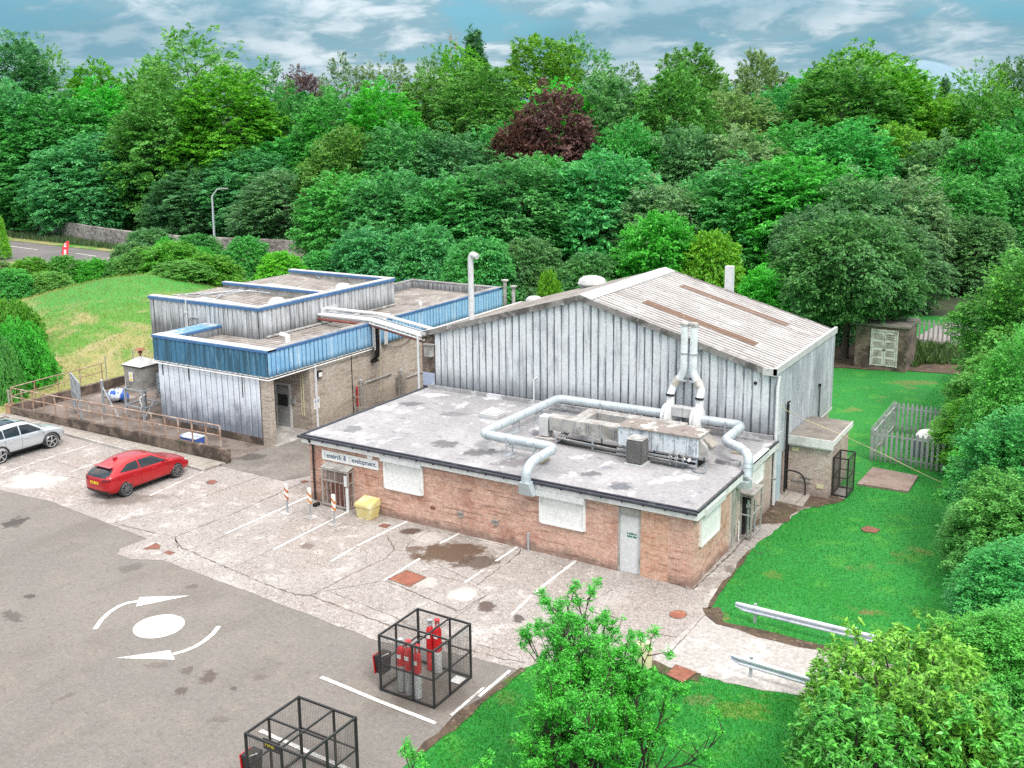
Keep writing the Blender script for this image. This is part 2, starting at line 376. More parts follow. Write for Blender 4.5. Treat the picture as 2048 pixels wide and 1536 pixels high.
m_brick = surf('red_brick', RED_C[0], [((.54, .36, .29), 'noise', .5, .5, .42, .66, (1, 1, .8)), ((.18, .09, .07), 'noise', .6, 2.4, .55, .64, (.35, .35, 5)), ((.64, .46, .38), 'noise', .5, 3.1, .54, .64, (.4, .4, 4)), ((.30, .115, .07), 'noise', .5, .8, .5, .66),
    ((.07, .055, .05), 'height', .55, .10, .42, .7), ((.52, .46, .40), 'noise', .35, 1.1, .60, .72)], .9, brick=(*RED_C, .225, .075), bump=(9, .5, .008))
m_brick_or = surf('orange_brick', RED_C[0], [((.30, .13, .08), 'noise', .6, 2.4, .56, .66, (.4, .4, 3)), ((.55, .35, .26), 'noise', .4, 1, .5, .68)], .9, brick=((.50, .235, .145), (.61, .36, .25), (.54, .45, .38), .225, .075), bump=(9, .5, .008))
m_brick_bf = surf('buff_brick', RED_C[0], [((.56, .50, .44), 'noise', .6, .5, .46, .66), ((.22, .17, .13), 'noise', .6, 2.4, .54, .64, (.4, .4, 4)), ((.20, .17, .14), 'height', .4, 0.2, 1.3, .8), ((.22, .15, .11), 'noise', .6, .8, .62, .72, (2, 2, .25))], .9, brick=((.44, .37, .31), (.54, .47, .40), (.34, .29, .25), .225, .075), bump=(9, .5, .008))
m_brick_gr = surf('grey_pink_brick', RED_C[0], [((.60, .52, .47), 'noise', .6, .7, .44, .66), ((.20, .16, .14), 'noise', .45, 2.4, .59, .68, (.4, .4, 3)), ((.12, .10, .09), 'height', .5, .05, .5, .6)], .9, brick=((.46, .36, .32), (.55, .45, .40), (.34, .28, .25), .225, .075), bump=(9, .5, .008))
m_brick_dk = surf('dark_stained_brick', RED_C[0], [((.05, .038, .030), 'noise', .85, 1.2, .42, .58), ((.36, .29, .23), 'noise', .5, 2.2, .6, .7), ((.08, .10, .04), 'noise', .5, .9, .6, .7)], .92, brick=((.17, .12, .095), (.22, .165, .13), (.13, .105, .09), .225, .075), bump=(9, .6, .01))
def clad_mat(name, base, groove, dirt, pitch, dark=.55, pale=(.66, .69, .73), extra=()):
    return surf(name, base, [
        (pale, 'noise', .7, 1.0, .48, .62, (2.2, 2.2, .22), 5, 'P'), (dirt, 'noise', dark, 1.0, .50, .64, (5, 5, .35), 6, 'P'), (dirt, 'noise', .5, .8, .52, .68, (1, 1, .6), 5, 'P'),
        (groove, 'rib', .95, pitch, .83, .12), ((.05, .055, .065), 'noise', .6, 2.0, .64, .74, (6, 6, .5), 6, 'P'), *extra], .6, .05)
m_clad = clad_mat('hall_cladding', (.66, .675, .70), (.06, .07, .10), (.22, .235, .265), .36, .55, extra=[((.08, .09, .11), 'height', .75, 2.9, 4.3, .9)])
m_clad_side = clad_mat('side_cladding', (.44, .47, .51), (.15, .17, .21), (.20, .22, .26), .19, .55)
m_clad_wh = clad_mat('pale_blue_cladding', (.74, .78, .86), (.22, .25, .30), (.50, .53, .60), .38, .25, (.72, .74, .78), extra=[((.07, .085, .12), 'height', .8, .5, 2.5, 2.6)])
m_clad_box = clad_mat('grey_box_cladding', (.55, .56, .58), (.10, .105, .12), (.22, .22, .235), .34, .75, extra=[((.07, .07, .07), 'height', .75, 4.2, 5.2, .9)])
m_blue_dk = surf('stained_blue_cladding', (.050, .17, .29), [((.028, .085, .13), 'noise', .8, .9, .42, .6, (3, 3, .4)), ((.17, .34, .46), 'noise', .6, 1.5, .55, .68, (4, 4, .5)), ((.30, .42, .50), 'noise', .5, 9, .66, .74), ((.02, .06, .10), 'rib', .7, .34, .83, .14)], .6)
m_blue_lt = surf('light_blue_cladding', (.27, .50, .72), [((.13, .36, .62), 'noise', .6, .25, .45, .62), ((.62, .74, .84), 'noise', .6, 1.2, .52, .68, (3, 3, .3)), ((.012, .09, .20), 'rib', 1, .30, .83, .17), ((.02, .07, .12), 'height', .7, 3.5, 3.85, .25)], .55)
m_blue_tr = surf('blue_trim', (.055, .15, .34), [((.10, .24, .40), 'noise', .6, 2, .5, .66), ((.03, .07, .12), 'noise', .5, 4, .6, .7)], .6)
m_cap = surf('pale_parapet_cap', (.52, .52, .51), [((.42, .43, .45), 'noise', .7, 1.5, .46, .64), ((.16, .15, .14), 'noise', .6, 5, .62, .72)], .75)
m_cap_dk = surf('stained_parapet_cap', (.30, .29, .28), [((.14, .14, .14), 'noise', .8, 1.6, .44, .62), ((.48, .46, .43), 'noise', .7, 3, .55, .68), ((.06, .16, .26), 'noise', .5, .8, .56, .66)], .8)
m_roof_sheet = surf('corrugated_roof_sheet', (.40, .39, .38), [((.30, .28, .265), 'noise', .7, .45, .48, .66), ((.60, .59, .575), 'noise', .7, 1.3, .52, .68), ((.07, .055, .045), 'rib', 1, .33, .83, .24), ((.14, .12, .10), 'noise', .6, 3, .58, .70)], .8)
m_roof_old = surf('mossy_roof_sheet', (.33, .305, .28), [((.20, .175, .15), 'noise', .8, .7, .44, .64), ((.56, .54, .50), 'noise', .7, 1.6, .54, .68), ((.06, .05, .04), 'rib', 1, .33, .83, .22), ((.10, .10, .06), 'noise', .5, 4, .6, .7)], .9)
m_rooflight = surf('rust_stained_rooflight', (.18, .11, .075), [((.13, .075, .05), 'noise', .7, 1.4, .48, .64), ((.42, .36, .31), 'noise', .5, 3, .58, .7), ((.06, .035, .025), 'rib', .8, .33, .83, .15)], .8)
m_verge = surf('stained_verge_trim', (.24, .225, .215), [((.07, .065, .06), 'noise', .9, 1.2, .44, .6), ((.55, .54, .52), 'noise', .8, 2.2, .56, .68)], .85)
PAL = (.20, .20, .225)
ZR = 2.82
m_felt = surf('roofing_felt', (.295, .292, .298), [
    ((.385, .38, .385), 'noise', .8, .35, .46, .64), ((.215, .215, .225), 'noise', .65, .5, .54, .70), ((.56, .56, .57), 'noise', .8, 1.5, .56, .68, (1, .6, 1)), ((.12, .13, .16), 'noise', .75, 2.2, .59, .69, (.6, 1.8, 1), 8), ((.6, .62, .68), 'noise', .5, 9, .60, .70), ((.16, .165, .19), 'noise', .5, 7, .60, .70), ((.24, .24, .27), 'grid', .5, 3.1, 40, .3, .2, .03),
    stn(820, 808, 60, 10, (.12, .12, .13), .9, 0, ZR), stn(905, 828, 60, 12, (.18, .18, .19), .9, 8, ZR), stn(890, 888, 60, 18, (.12, .12, .125), .9, 0, ZR), stn(960, 905, 90, 16, (.10, .10, .105), .85, 20, ZR), stn(1040, 925, 130, 20, (.14, .13, .14), .8, 8, ZR),
    stn(705, 858, 44, 14, (.14, .145, .155), .8, 0, ZR), stn(1180, 948, 50, 12, (.12, .12, .13), .9, 0, ZR), stn(1240, 972, 60, 18, (.11, .115, .135), .85, 15, ZR), stn(985, 832, 60, 14, (.20, .21, .26), .85, -12, ZR), stn(1215, 935, 30, 8, (.18, .18, .21), .7, 0, ZR),
    stn(1080, 865, 60, 14, (.10, .10, .13), .7, 20, ZR), stn(1450, 925, 60, 14, (.13, .12, .14), .7, 20, ZR), stn(1000, 795, 90, 8, (.72, .73, .76), .7, 10, ZR), stn(870, 790, 60, 8, (.74, .75, .78), .6, 0, ZR), stn(640, 865, 50, 10, (.70, .78, .84), .5, 0, ZR),
    stn(1330, 830, 240, 30, (.20, .18, .18), .6, 5, ZR, .9)], .75, bump=(3, .35, .03), grain=.22)
m_felt2 = surf('mossy_felt', (.22, .20, .175), [((.13, .115, .10), 'noise', .7, 1, .45, .64), ((.34, .31, .28), 'noise', .6, 2, .55, .7)], .9)
# ------------------------------------------------------------------ ground
def gh(x, y):
    dx_, dy_ = x+65.5, y-53.5; u_ = dx_*.856+dy_*.516; v_ = -dx_*.516+dy_*.856
    a = 3.7*math.exp(-((u_/(8.5 if u_ < 0 else 6.0))**2)/2-((v_/(8.5 if v_ < 0 else 5.0))**2)/2); b = 1.1*math.exp(-(((x+58)/7)**2+((y-45)/7)**2))
    h = a+b
    e = min(1, max(0, (-51.5-x)/6)) if y < 41 else min(1, max(0, (-43-x)/8))
    return h*e*e*(3-2*e)*min(1, max(0, (y-33)/7))*min(1, max(0, (71-y)/6))
def axis_pts(a, b, step, far):
    L = list(np.arange(a, b+.01, step)); k = step*2
    lo = a; hi = b
    while hi < far: hi += k; lo -= k; k *= 1.7; L = [lo]+L+[hi]
    return L
xs = axis_pts(-120, -40, 2, 6000); ys = axis_pts(30, 74, 2, 6000)
g = MB(); n = len(ys)
g.add([(x, y, gh(x, y)) for x in xs for y in ys], [(i*n+j, (i+1)*n+j, (i+1)*n+j+1, i*n+j+1) for i in range(len(xs)-1) for j in range(n-1)])
ground = g.build('ground', m_grass, smooth=True); tag(ground, kind='structure')
ground.data.materials.append(m_mound); ground.data.materials.append(m_forest)
for po in ground.data.polygons:
    c = po.center
    if c.x < -43 and 30 < c.y < 72 and c.x > -125: po.material_index = 1
    elif c.y > 86 or c.x > 12: po.material_index = 2
LAWN = [(1045, 1340), (985, 1385), (900, 1455), (800, 1540), (600, 1700)]
yard = [(-110, -25), (-110, 31.9), (-28, 31.9), (-12.5, 31.9)] + [tuple(G(1047, 1322)[:2])] + [tuple(G(*p)[:2]) for p in LAWN] + [(-24, -25)]
sheet('asphalt_yard', yard, .004, m_asph)
AE = [(-60, 955), (0, 980), (110, 1006), (295, 1078)]; AE2 = [(325, 1121), (480, 1178), (760, 1284), (945, 1315), (1040, 1341)]
e1 = jag([G(*p) for p in AE], .5, .03, 1); e2 = jag([G(*p) for p in [(295, 1078), (240, 1098), (235, 1109), (262, 1119), (325, 1121)]], .6, .03, 5); e3 = jag([G(*p) for p in AE2], .5, .03, 2)
er = jag([G(*p) for p in [(1040, 1341), (1072, 1328), (1150, 1322), (1290, 1320), (1330, 1335), (1500, 1376), (1660, 1400)]], .35, .06, 3)
et = jag([(-6, 28.85)]+[G(*p) for p in [(1436, 1245), (1418, 1218), (1440, 1178), (1500, 1100), (1600, 1022), (1690, 997)]], .35, .06, 4)
apron = [(-66, 25.2)]+e1[:-1]+e2[:-1]+e3[:-1]+er[:-1]+[(-5.9, 25.9), (6, 25.9), (6, 28.85)]+et+[(-9.4, 43), (-31.2, 43), (-31.2, 31.75), (-34.9, 31.75), (-52.0, 31.9), (-66, 31.0)]
sheet('concrete_apron', apron, .012, m_conc)
sheet('concrete_track', [(-10.9, 25.75)]+[tuple(G(*p)[:2]) for p in [(1330, 1336), (1500, 1376), (1660, 1402)]]+[(6, 25.8), (6, 28.7)]+[(-6, 28.7)]+[tuple(G(*p)[:2]) for p in [(1436, 1243), (1415, 1222)]], .018, m_conc2)
soil = MB()
ribbon(soil, jag([G(*p) for p in [(1422, 1216), (1438, 1247), (1520, 1268), (1640, 1296), (1712, 1316)]], .5, .06, 9), .42, .022, .4, 2)
ribbon(soil, jag([G(*p) for p in [(1418, 1218), (1442, 1178), (1500, 1102)]], .5, .04, 8), .16, .022, .6, 3)
ribbon(soil, jag([G(*p) for p in [(1047, 1338), (985, 1385), (900, 1457), (820, 1520)]], .4, .05, 7), .28, .022, .5, 4)
ribbon(soil, jag([G(*p) for p in [(1285, 1322), (1330, 1342), (1400, 1356)]], .4, .06, 6), .34, .022, .5, 5)
struct('bare_soil_edge', soil, m_soil)
sheet('soil_bed', jag([G(*p) for p in [(1478, 1075), (1500, 1040), (1545, 1000), (1600, 960), (1662, 985), (1690, 1000), (1640, 1015), (1600, 1012), (1575, 1045), (1520, 1050), (1478, 1075)]], .3, .08, 11)[:-1], .020, m_soil)
sheet('alley_tarmac', jag([(-34.95, 31.72), (-30.9, 31.62), (-30.3, 32.9), (-28.0, 34.2)], .3, .03, 3)+[(-28.0, 56), (-34.95, 56)], .022, m_alley)
sheet('entrance_slab', [(-37.6, 35.0), (-34.45, 35.0), (-34.45, 37.1), (-34.7, 38), (-37.6, 38)], .06, m_conc2, thick=.05)
# slabs in front of the ramp wall with a kerb
sheet('pavement', [(-51.5, 31.45), (-46, 31.3), (-34.95, 30.85), (-34.75, 31.95), (-51.5, 32.0)], .11, m_slab, thick=.11)
sheet('footway_kerb', [(-51.5, 31.36), (-46, 31.20), (-34.85, 30.75), (-34.85, 30.84), (-46, 31.29), (-51.5, 31.44)], .12, m_conc2, thick=.12)
# cracks and joints
cr = MB()
def crk(pp, w=.03, am=.04, sd=1, z=.016): ribbon(cr, jag([G(*p) for p in pp], .16, am*.8, sd), w*.72, z, .8, sd)
crk([(350, 1080), (362, 1095), (430, 1125), (520, 1165), (590, 1190), (620, 1192), (700, 1222), (762, 1246), (800, 1262)], .055, .05, 1)
crk([(355, 1096), (350, 1075), (470, 1026), (590, 972), (618, 962)], .045, .05, 2)
crk([(590, 1190), (625, 1190), (700, 1150), (770, 1118), (788, 1100), (772, 1070)], .04, .05, 3)
crk([(620, 1192), (655, 1182), (790, 1235), (838, 1262)], .03, .03, 4)
crk([(655, 1182), (770, 1162), (860, 1200), (920, 1222), (975, 1190), (945, 1170), (870, 1150)], .028, .03, 5)
crk([(770, 1160), (865, 1202), (915, 1224)], .03, .03, 6); crk([(953, 1172), (985, 1148), (1038, 1108), (1042, 1098)], .05, .04, 7)
crk([(860, 1062), (820, 1085), (812, 1100), (960, 1170)], .03, .04, 8); crk([(860, 1062), (905, 1070), (1040, 1098)], .035, .03, 9)
crk([(1066, 1188), (1120, 1146), (1128, 1132), (1100, 1122)], .03, .04, 10); crk([(1066, 1188), (1100, 1203), (1160, 1215), (1240, 1240)], .055, .06, 11)
crk([(930, 1298), (1010, 1320), (1047, 1326)], .04, .05, 12); crk([(950, 1290), (1000, 1300), (1040, 1320)], .03, .05, 13)
crk([(975, 1190), (905, 1240), (880, 1260)], .025, .03, 14); crk([(1165, 1212), (1225, 1180)], .02, .03, 15)
crk([(1418, 1222), (1370, 1275), (1335, 1312)], .03, .03, 16, .024); crk([(1310, 1268), (1370, 1278)], .03, .02, 17)
crk([(1310, 1268), (1290, 1290)], .025, .02, 18); crk([(1490, 1090), (1520, 1108), (1545, 1100)], .03, .03, 19)
crk([(310, 1068), (230, 1046), (330, 1022), (480, 968), (560, 940)], .03, .03, 20); crk([(215, 1046), (340, 1072)], .02, .02, 21)
crk([(0, 930), (140, 955), (180, 962)], .02, .03, 22); crk([(60, 905), (150, 935), (190, 948)], .02, .03, 23); crk([(470, 1134), (560, 1092), (650, 1045)], .02, .02, 24)
crk([(345, 1125), (470, 1062), (560, 1020)], .018, .03, 25); crk([(760, 1000), (840, 1030), (1000, 1072), (1100, 1100), (1235, 1135), (1385, 1180)], .05, .02, 26)
crk([(1385, 1180), (1460, 1110), (1540, 1020)], .06, .03, 27); crk([(1240, 1240), (1300, 1200), (1320, 1160)], .018, .03, 28)
tag(cr.build('pavement_crack', m_crack), kind='structure')
# painted lines
def line(pts, w, mat, name='painted_line', z=.0205, seed=1):
    m = MB(); ribbon(m, jag([G(*p) for p in pts], .5, .006, seed), w, z, .06, seed); return struct(name, m, mat)
for i, (a, b, w) in enumerate([((616, 994), (452, 1068), 0), ((702, 1021), (547, 1100), 0), ((817, 1042), (715, 1092), 0), ((922, 1066), (880, 1088), 0), ((840, 1118), (768, 1162), 0), ((1037, 1093), (992, 1123), 0), ((1155, 1120), (1068, 1187), 0),
        ((968, 1140), (930, 1166), 1), ((712, 1094), (662, 1124), 1), ((1064, 1192), (1022, 1232), 1), ((187, 888), (0, 948), 1), ((235, 912), (140, 945), 1), ((406, 944), (300, 992), 1), ((285, 1018), (240, 1042), 1), ((160, 984), (186, 976), 1)]):
    line([a, b], .11, m_paint2 if w else m_paint, seed=i)
line([(642, 1355), (755, 1402)], .13, m_paint, seed=20); line([(755, 1402), (872, 1448)], .13, m_paint, seed=21)
line([(520, 1462), (640, 1515), (735, 1556)], .13, m_paint, seed=22)
line([(895, 1453), (942, 1412)], .10, m_paint, seed=23); line([(902, 1432), (968, 1376)], .09, m_paint2, seed=24); line([(958, 1394), (1020, 1342)], .10, m_paint, seed=25)
ds = MB(); ds.quad(*[tuple(np.array(G(318, 1253))*[1, 1, 0]+np.array([.775*math.cos(a), .775*math.sin(a), .014])) for a in np.linspace(0, 2*math.pi, 41)[:-1]])
struct('painted_disc', ds, m_paint)
cxy = G(316, 1255)[:2]
def arrow(pt, flip, nm):
    m = MB(); P = [G(*p) for p in pt[:6]]; ribbon(m, P, .15, .014, 0, 1); q = [G(*p) for p in pt[6:]]
    m.quad(*[(a[0], a[1], .015) for a in q]); struct('painted_arrow', m, m_paint)
arrow([(190, 1259), (203, 1240), (219, 1225), (236, 1214), (254, 1206.5), (276, 1203), (272, 1214), (279, 1195), (379, 1192)], 0, 'a')
arrow([(438, 1253), (425, 1269), (408, 1283), (388, 1295), (368, 1303), (346, 1309), (350, 1320), (340, 1301), (231, 1317)], 1, 'b')
# road beyond the hedge, verge, centre line
sheet('road', [(-260, 77), (-130, 71.5), (-100, 70), (-60, 73), (-60, 84), (-100, 80.8), (-130, 83), (-260, 92)], .03, m_road)
rl = MB()
for a, b in (((8, 491), (75, 500)), ((152, 507), (192, 513)), ((-60, 484), (-20, 489)), ((215, 516), (260, 524))): ribbon(rl, [G(*a), G(*b)], .16, .036, 0, 1)
struct('road_centre_line', rl, m_paint)
sheet('grass_verge', [(-260, 92.1), (-130, 83.1), (-100, 80.9), (-60, 84.1), (-60, 90), (-80, 86), (-97, 83.5), (-113, 85.5), (-149, 95.4), (-260, 126)], .05, m_mound)
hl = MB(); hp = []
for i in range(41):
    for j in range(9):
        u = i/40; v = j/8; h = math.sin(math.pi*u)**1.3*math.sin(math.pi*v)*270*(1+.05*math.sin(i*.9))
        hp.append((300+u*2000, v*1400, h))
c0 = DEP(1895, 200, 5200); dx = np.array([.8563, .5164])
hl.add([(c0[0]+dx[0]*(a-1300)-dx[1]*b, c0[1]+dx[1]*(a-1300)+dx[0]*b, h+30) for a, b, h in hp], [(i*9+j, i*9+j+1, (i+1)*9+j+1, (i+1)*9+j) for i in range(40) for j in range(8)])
m_hill = surf('haze_tinted_hill', (.17, .27, .34), [((.20, .30, .36), 'noise', .6, .004, .45, .6)], 1.0)  # distance haze is painted into the hill's blue-grey base colour
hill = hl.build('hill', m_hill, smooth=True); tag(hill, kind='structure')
# ------------------------------------------------------------------ low red-brick building
XL, XR, YF, YB = -28.35, -11.62, 30.62, 39.1
ab = thing('brick_building', 'low flat-roofed red brick building with white roller shutters in front of the tall clad hall', 'building', ((XL+XR)/2, (YF+YB)/2, 0))
def P(mb, name, mat, par=ab, **k): return mb.build(name, mat, par, **k)
fx = lambda px, py: PL(px, py, 1, YF)[0]; fz = lambda px, py: PL(px, py, 1, YF)[2]
dx0, dx1 = fx(1236, 1080), fx(1281, 1090)
w = MB().box(XL, dx0, YF, YF+.3, -.3, 2.5).box(dx0, dx1, YF+.12, YF+.3, -.3, 2.5).box(dx1+1.0, XR, YF, YF+.3, -.3, 2.5).box(XL, XL+.3, YF+.3, YB, -.3, 2.5).box(XR-.3, XR, YF+.3, 34.15, -.3, 2.5)
P(w, 'wall', m_brick)
P(MB().box(dx1, dx1+1.0, YF, YF+.3, -.3, 2.5), 'wall_panel', m_brick_or)['label'] = 'brighter orange brick panel beside the white door'
P(MB().box(XR-.3, XR-.004, 34.15, YB, -.3, 2.5), 'wall_panel', m_brick_gr)['label'] = 'greyer brick end of the side wall'
P(MB().box(XL-.18, XR+.18, YF-.18, YB, 2.55, 2.70).box(XL+.3, XR-.3, YF+.3, YB, 2.40, 2.55), 'roof_deck', m_leadgrey)
P(MB().box(XL-.12, XR+.12, YF-.12, YB, 2.70, ZR), 'roof', m_felt)
fs = MB().box(XL-.22, XR+.22, YF-.22, YF-.181, 2.50, 2.76).box(XR+.181, XR+.22, YF-.181, YB, 2.50, 2.76).box(XL-.22, XL-.181, YF-.181, YB, 2.50, 2.76)
P(fs, 'fascia', m_fascia)
gt = MB().tube([(XL-.35, YF-.27, 2.75), (XR+.2, YF-.27, 2.75)], .065, 8)
for i in range(22): gt.box(XL+.2+i*.78, XL+.25+i*.78, YF-.35, YF-.2, 2.68, 2.79)
gt.box(XR+.185, XR+.24, YF-.18, YB, 2.765, 2.83).box(XL-.25, XR+.25, YF-.21, YF-.12, 2.775, 2.84).box(XL-.22, XL-.1, YF-.1, YB, 2.775, 2.86)
P(gt, 'gutter', m_gutter)
xd = fx(629, 920)
P(MB().tube([(xd, YF-.27, 2.72), (xd, YF-.27, 2.6), (xd, YF-.07, 2.45), (xd, YF-.07, .05)], .042, 8), 'downpipe', m_black, smooth=True)
P(MB().tube([(fx(1058, 1098), YF-.05, 0), (fx(1058, 1098), YF-.05, fz(1058, 1066)), (fx(1058, 1098), YF+.02, fz(1058, 1066))], .045, 8), 'vent_pipe', m_steel, smooth=True)
def shutter(ax, a0, a1, z0, z1, at, sgn, hw=.06):
    """roller shutter: ax 'y' = faces -y; ax 'x' = faces +x"""
    def bx(m, u0, u1, d0, d1, c0, c1):
        if ax == 'y': m.box(u0, u1, at-d1, at-d0, c0, c1)
        else: m.box(at+d0, at+d1, u0, u1, c0, c1)
        return m
    s_ = MB(); n = int((z1-.26-z0-.06)/.062)
    for i in range(n):
        c = z0+.05+i*.062; bx(s_, a0+.08, a1-.08, .012, .034+.003*(i % 2), c, c+.059)
    bx(s_, a0+.08, a1-.08, .0, .03, z0+.02, z1-.2)
    o = P(s_, 'roller_shutter', m_clean)
    h_ = bx(MB(), a0-.02, a1+.02, .0, .24, z1-.24, z1); bx(h_, a0-.03, a0, .0, .25, z1-.25, z1+.01); bx(h_, a1+.0205, a1+.04, .0, .25, z1-.25, z1+.01)
    P(h_, 'shutter_box', m_white, bevel=.012)
    f_ = bx(MB(), a0, a0+.08, .0, .085, z0, z1-.245); bx(f_, a1-.08, a1, .0, .085, z0, z1-.245); bx(f_, a0+.081, a1-.081, .0, .08, z0-.03, z0+.03)
    P(f_, 'shutter_frame', m_clean)
shutter('y', fx(769, 940), fx(847, 955), fz(808, 982), fz(808, 915), YF, 1)
shutter('y', fx(1080, 1010), fx(1172, 1030), fz(1125, 1052), fz(1125, 984), YF, 1)
sx = lambda px, py: PL(px, py, 0, XR)[1]; sz = lambda px, py: PL(px, py, 0, XR)[2]
shutter('x', sx(1399, 1050), sx(1437, 1020), sz(1399, 1093), sz(1399, 1018), XR, 1)
shutter('x', sx(1492, 980), sx(1524, 940), sz(1492, 985), sz(1492, 928)+.05, XR, 1)
d = P(MB().box(dx0+.05, dx1-.05, YF+.05, YF+.10, .02, 2.08), 'door', m_white)
P(MB().box(dx0, dx0+.05, YF-.01, YF+.119, 0, 2.36).box(dx1-.05, dx1, YF-.01, YF+.119, 0, 2.36).box(dx0+.05, dx1-.05, YF+.0, YF+.119, 2.09, 2.14), 'door_frame', m_leadgrey)
P(MB().box(dx0+.05, dx1-.05, YF+.03, YF+.119, 2.141, 2.36), 'transom_panel', m_leadgrey)
zz = 1.42; m_gn = surf('green_notice', (.02, .16, .11), rough=.6)
for i in range(2):
    nt_ = MB()
    for j in range(5): nt_.box(dx0+.32+j*.07, dx0+.32+j*.07+(.071 if (i+j) % 3 else .045), YF+.046, YF+.0495, zz-i*.1, zz-i*.1+.06)
    P(nt_, 'door_notice', m_gn)
for px, py in ((866, 1016), (988, 1044)):
    P(MB().box(fx(px-5, py), fx(px+5, py), YF-.01, YF+.02, fz(px, py+3), fz(px, py-3)), 'airbrick', m_redmet if px < 900 else m_leadgrey)
for px, py in ((922, 1028), (992, 1044)):
    x, z = fx(px, py), fz(px, py)
    P(MB().box(x-.12, x+.12, YF-.03, YF, z-.11, z+.11).box(x-.13, x+.13, YF-.09, YF-.031, z+.06, z+.10).box(x-.11, x+.11, YF-.07, YF-.031, z-.10, z-.07), 'vent_cowl', m_greywood)
P(MB().lathe([(.02, .10), (.13, .10), (.15, .06), (.15, 0)], (XR, sx(1470, 962), sz(1470, 962)), 16, 'x'), 'wall_light', m_clean, smooth=True)
P(MB().tube([(XR+.05, sx(1474, 1080), .05), (XR+.05, sx(1474, 1080), .8)], .03, 6), 'wall_pipe', m_clean)
P(MB().box(XR, XR+.02, sx(1465, 1000), sx(1472, 1000), 0, 2.45), 'cement_strip', m_leadgrey)
# rooflights and upstands on the felt roof
for k, (px, py, w_, d_) in enumerate(((1048, 796, .75, .75), (985, 832, .7, .6), (1058, 893, 1.1, .8))):
    c = G(px, py, ZR); x, y = c[0], c[1]
    o = P(MB().box(x-w_/2-.08, x+w_/2+.08, y-d_/2-.08, y+d_/2+.08, ZR, ZR+.16).box(x-w_/2, x+w_/2, y-d_/2, y+d_/2, ZR+.161, ZR+.2), 'rooflight', m_cap, bevel=.01)
    q = MB(); q.add([(x-w_/2, y-d_/2, ZR+.2), (x+w_/2, y-d_/2, ZR+.2), (x+w_/2, y+d_/2, ZR+.2), (x-w_/2, y+d_/2, ZR+.2), (x, y, ZR+(.42 if k < 2 else .27))], [(0, 1, 4), (1, 2, 4), (2, 3, 4), (3, 0, 4)])
    P(q, 'rooflight_dome', m_white)
for px, py in ((1078, 921), (1483, 905), (1010, 881)):
    c = G(px, py, ZR); P(MB().box(c[0]-.3, c[0]+.3, c[1]-.3, c[1]+.3, ZR, ZR+.07), 'duct_pad', surf('yellowed_concrete_pad%d' % px, (.36, .32, .22), [((.2, .17, .11), 'noise', .7, 3, .45, .65)]))
c = G(1461, 929, ZR); P(MB().box(c[0]-.55, c[0]+.35, c[1]-.12, c[1]+.2, ZR, ZR+.14), 'roof_upstand', m_felt)
P(MB().box(XL, XR, YB-.12, YB, ZR, ZR+.18).box(-21.5, -11.9, YB-.5, YB-.35, ZR, ZR+.08), 'flashing', m_felt)
# barred security cage round the entrance
gx0, gx1 = -27.42, -26.08; gy = YF-.34; gz = 1.62
sg = thing('security_gate', 'grey barred security cage round a doorway under the lettered board', 'security gate', ((gx0+gx1)/2, YF-.3, 0))
fr = MB()
for x in (gx0, gx1):
    fr.bar((x, gy, .08), (x, gy, gz), .07); fr.bar((x, YF-.03, .08), (x, YF-.03, gz), .05)
    for z in (.12, .62, 1.15, gz): fr.bar((x, gy, z), (x, YF-.02, z), .045)
for z in (.12, 1.15, gz): fr.bar((gx0, gy, z), (gx1, gy, z), .06)
P(fr, 'frame', m_greywood, sg)
br = MB()
for i in range(1, 6): br.bar((gx0+(gx1-gx0)*i/6, gy, .12), (gx0+(gx1-gx0)*i/6, gy, 1.15), .028)
br.bar(((gx0+gx1)/2, gy, 1.15), ((gx0+gx1)/2, gy, gz), .035)
br.bar((gx1, gy+.16, .12), (gx1, gy+.16, 1.15), .025)
P(br, 'bars', m_greywood, sg)
ms = MB()
for i in range(30): ms.bar((gx0+(gx1-gx0)*i/30, gy, 1.17), (gx0+(gx1-gx0)*i/30, gy, gz-.02), .006)
for i in range(11): ms.bar((gx0, gy, 1.17+i*.04), (gx1, gy, 1.17+i*.04), .006)
P(ms, 'wire_mesh', m_greywood, sg)
P(MB().hexa([(gx0-.04, gy-.04, gz+.03), (gx1+.04, gy-.04, gz+.03), (gx1+.04, YF-.005, gz+.15), (gx0-.04, YF-.005, gz+.15), (gx0-.04, gy-.04, gz+.07), (gx1+.04, gy-.04, gz+.07), (gx1+.04, YF-.005, gz+.19), (gx0-.04, YF-.005, gz+.19)]), 'canopy', m_leadgrey, sg, bevel=.01)
P(MB().box(gx1-.16, gx1-.02, gy-.06, gy-.036, 1.05, 1.5).box(gx1-.10, gx1+.04, gy-.05, gy-.036, .02, 1.0), 'lock_box', m_white, sg)
P(MB().box(gx0+.12, gx1-.12, YF-.03, YF-.001, .05, 1.7), 'inner_door', m_redmet, sg)
br_ = thing('broom', 'old broom leaning on the brick wall left of the barred cage', 'broom', tuple(G(633, 1012)))
b0 = G(633, 1010, .05); br_h = MB().tube([tuple(b0), (gx0-.05, YF-.1, 1.0)], .018, 6)
P(br_h, 'handle', m_rust, br_); P(MB().box(b0[0]-.08, b0[0]+.08, b0[1]-.14, b0[1]+.14, .01, .14), 'brush_head', m_dark, br_)
pot = G(684, 1012); tag(MB().lathe([(.15, 0), (.2, .2), (.2, .22), (.16, .22), (.15, .15)], (pot[0], pot[1], .01), 14).build('plant_pot', m_redmet, loc=tuple(pot), smooth=True), 'small brown pot on the ground below the barred cage', 'plant pot')
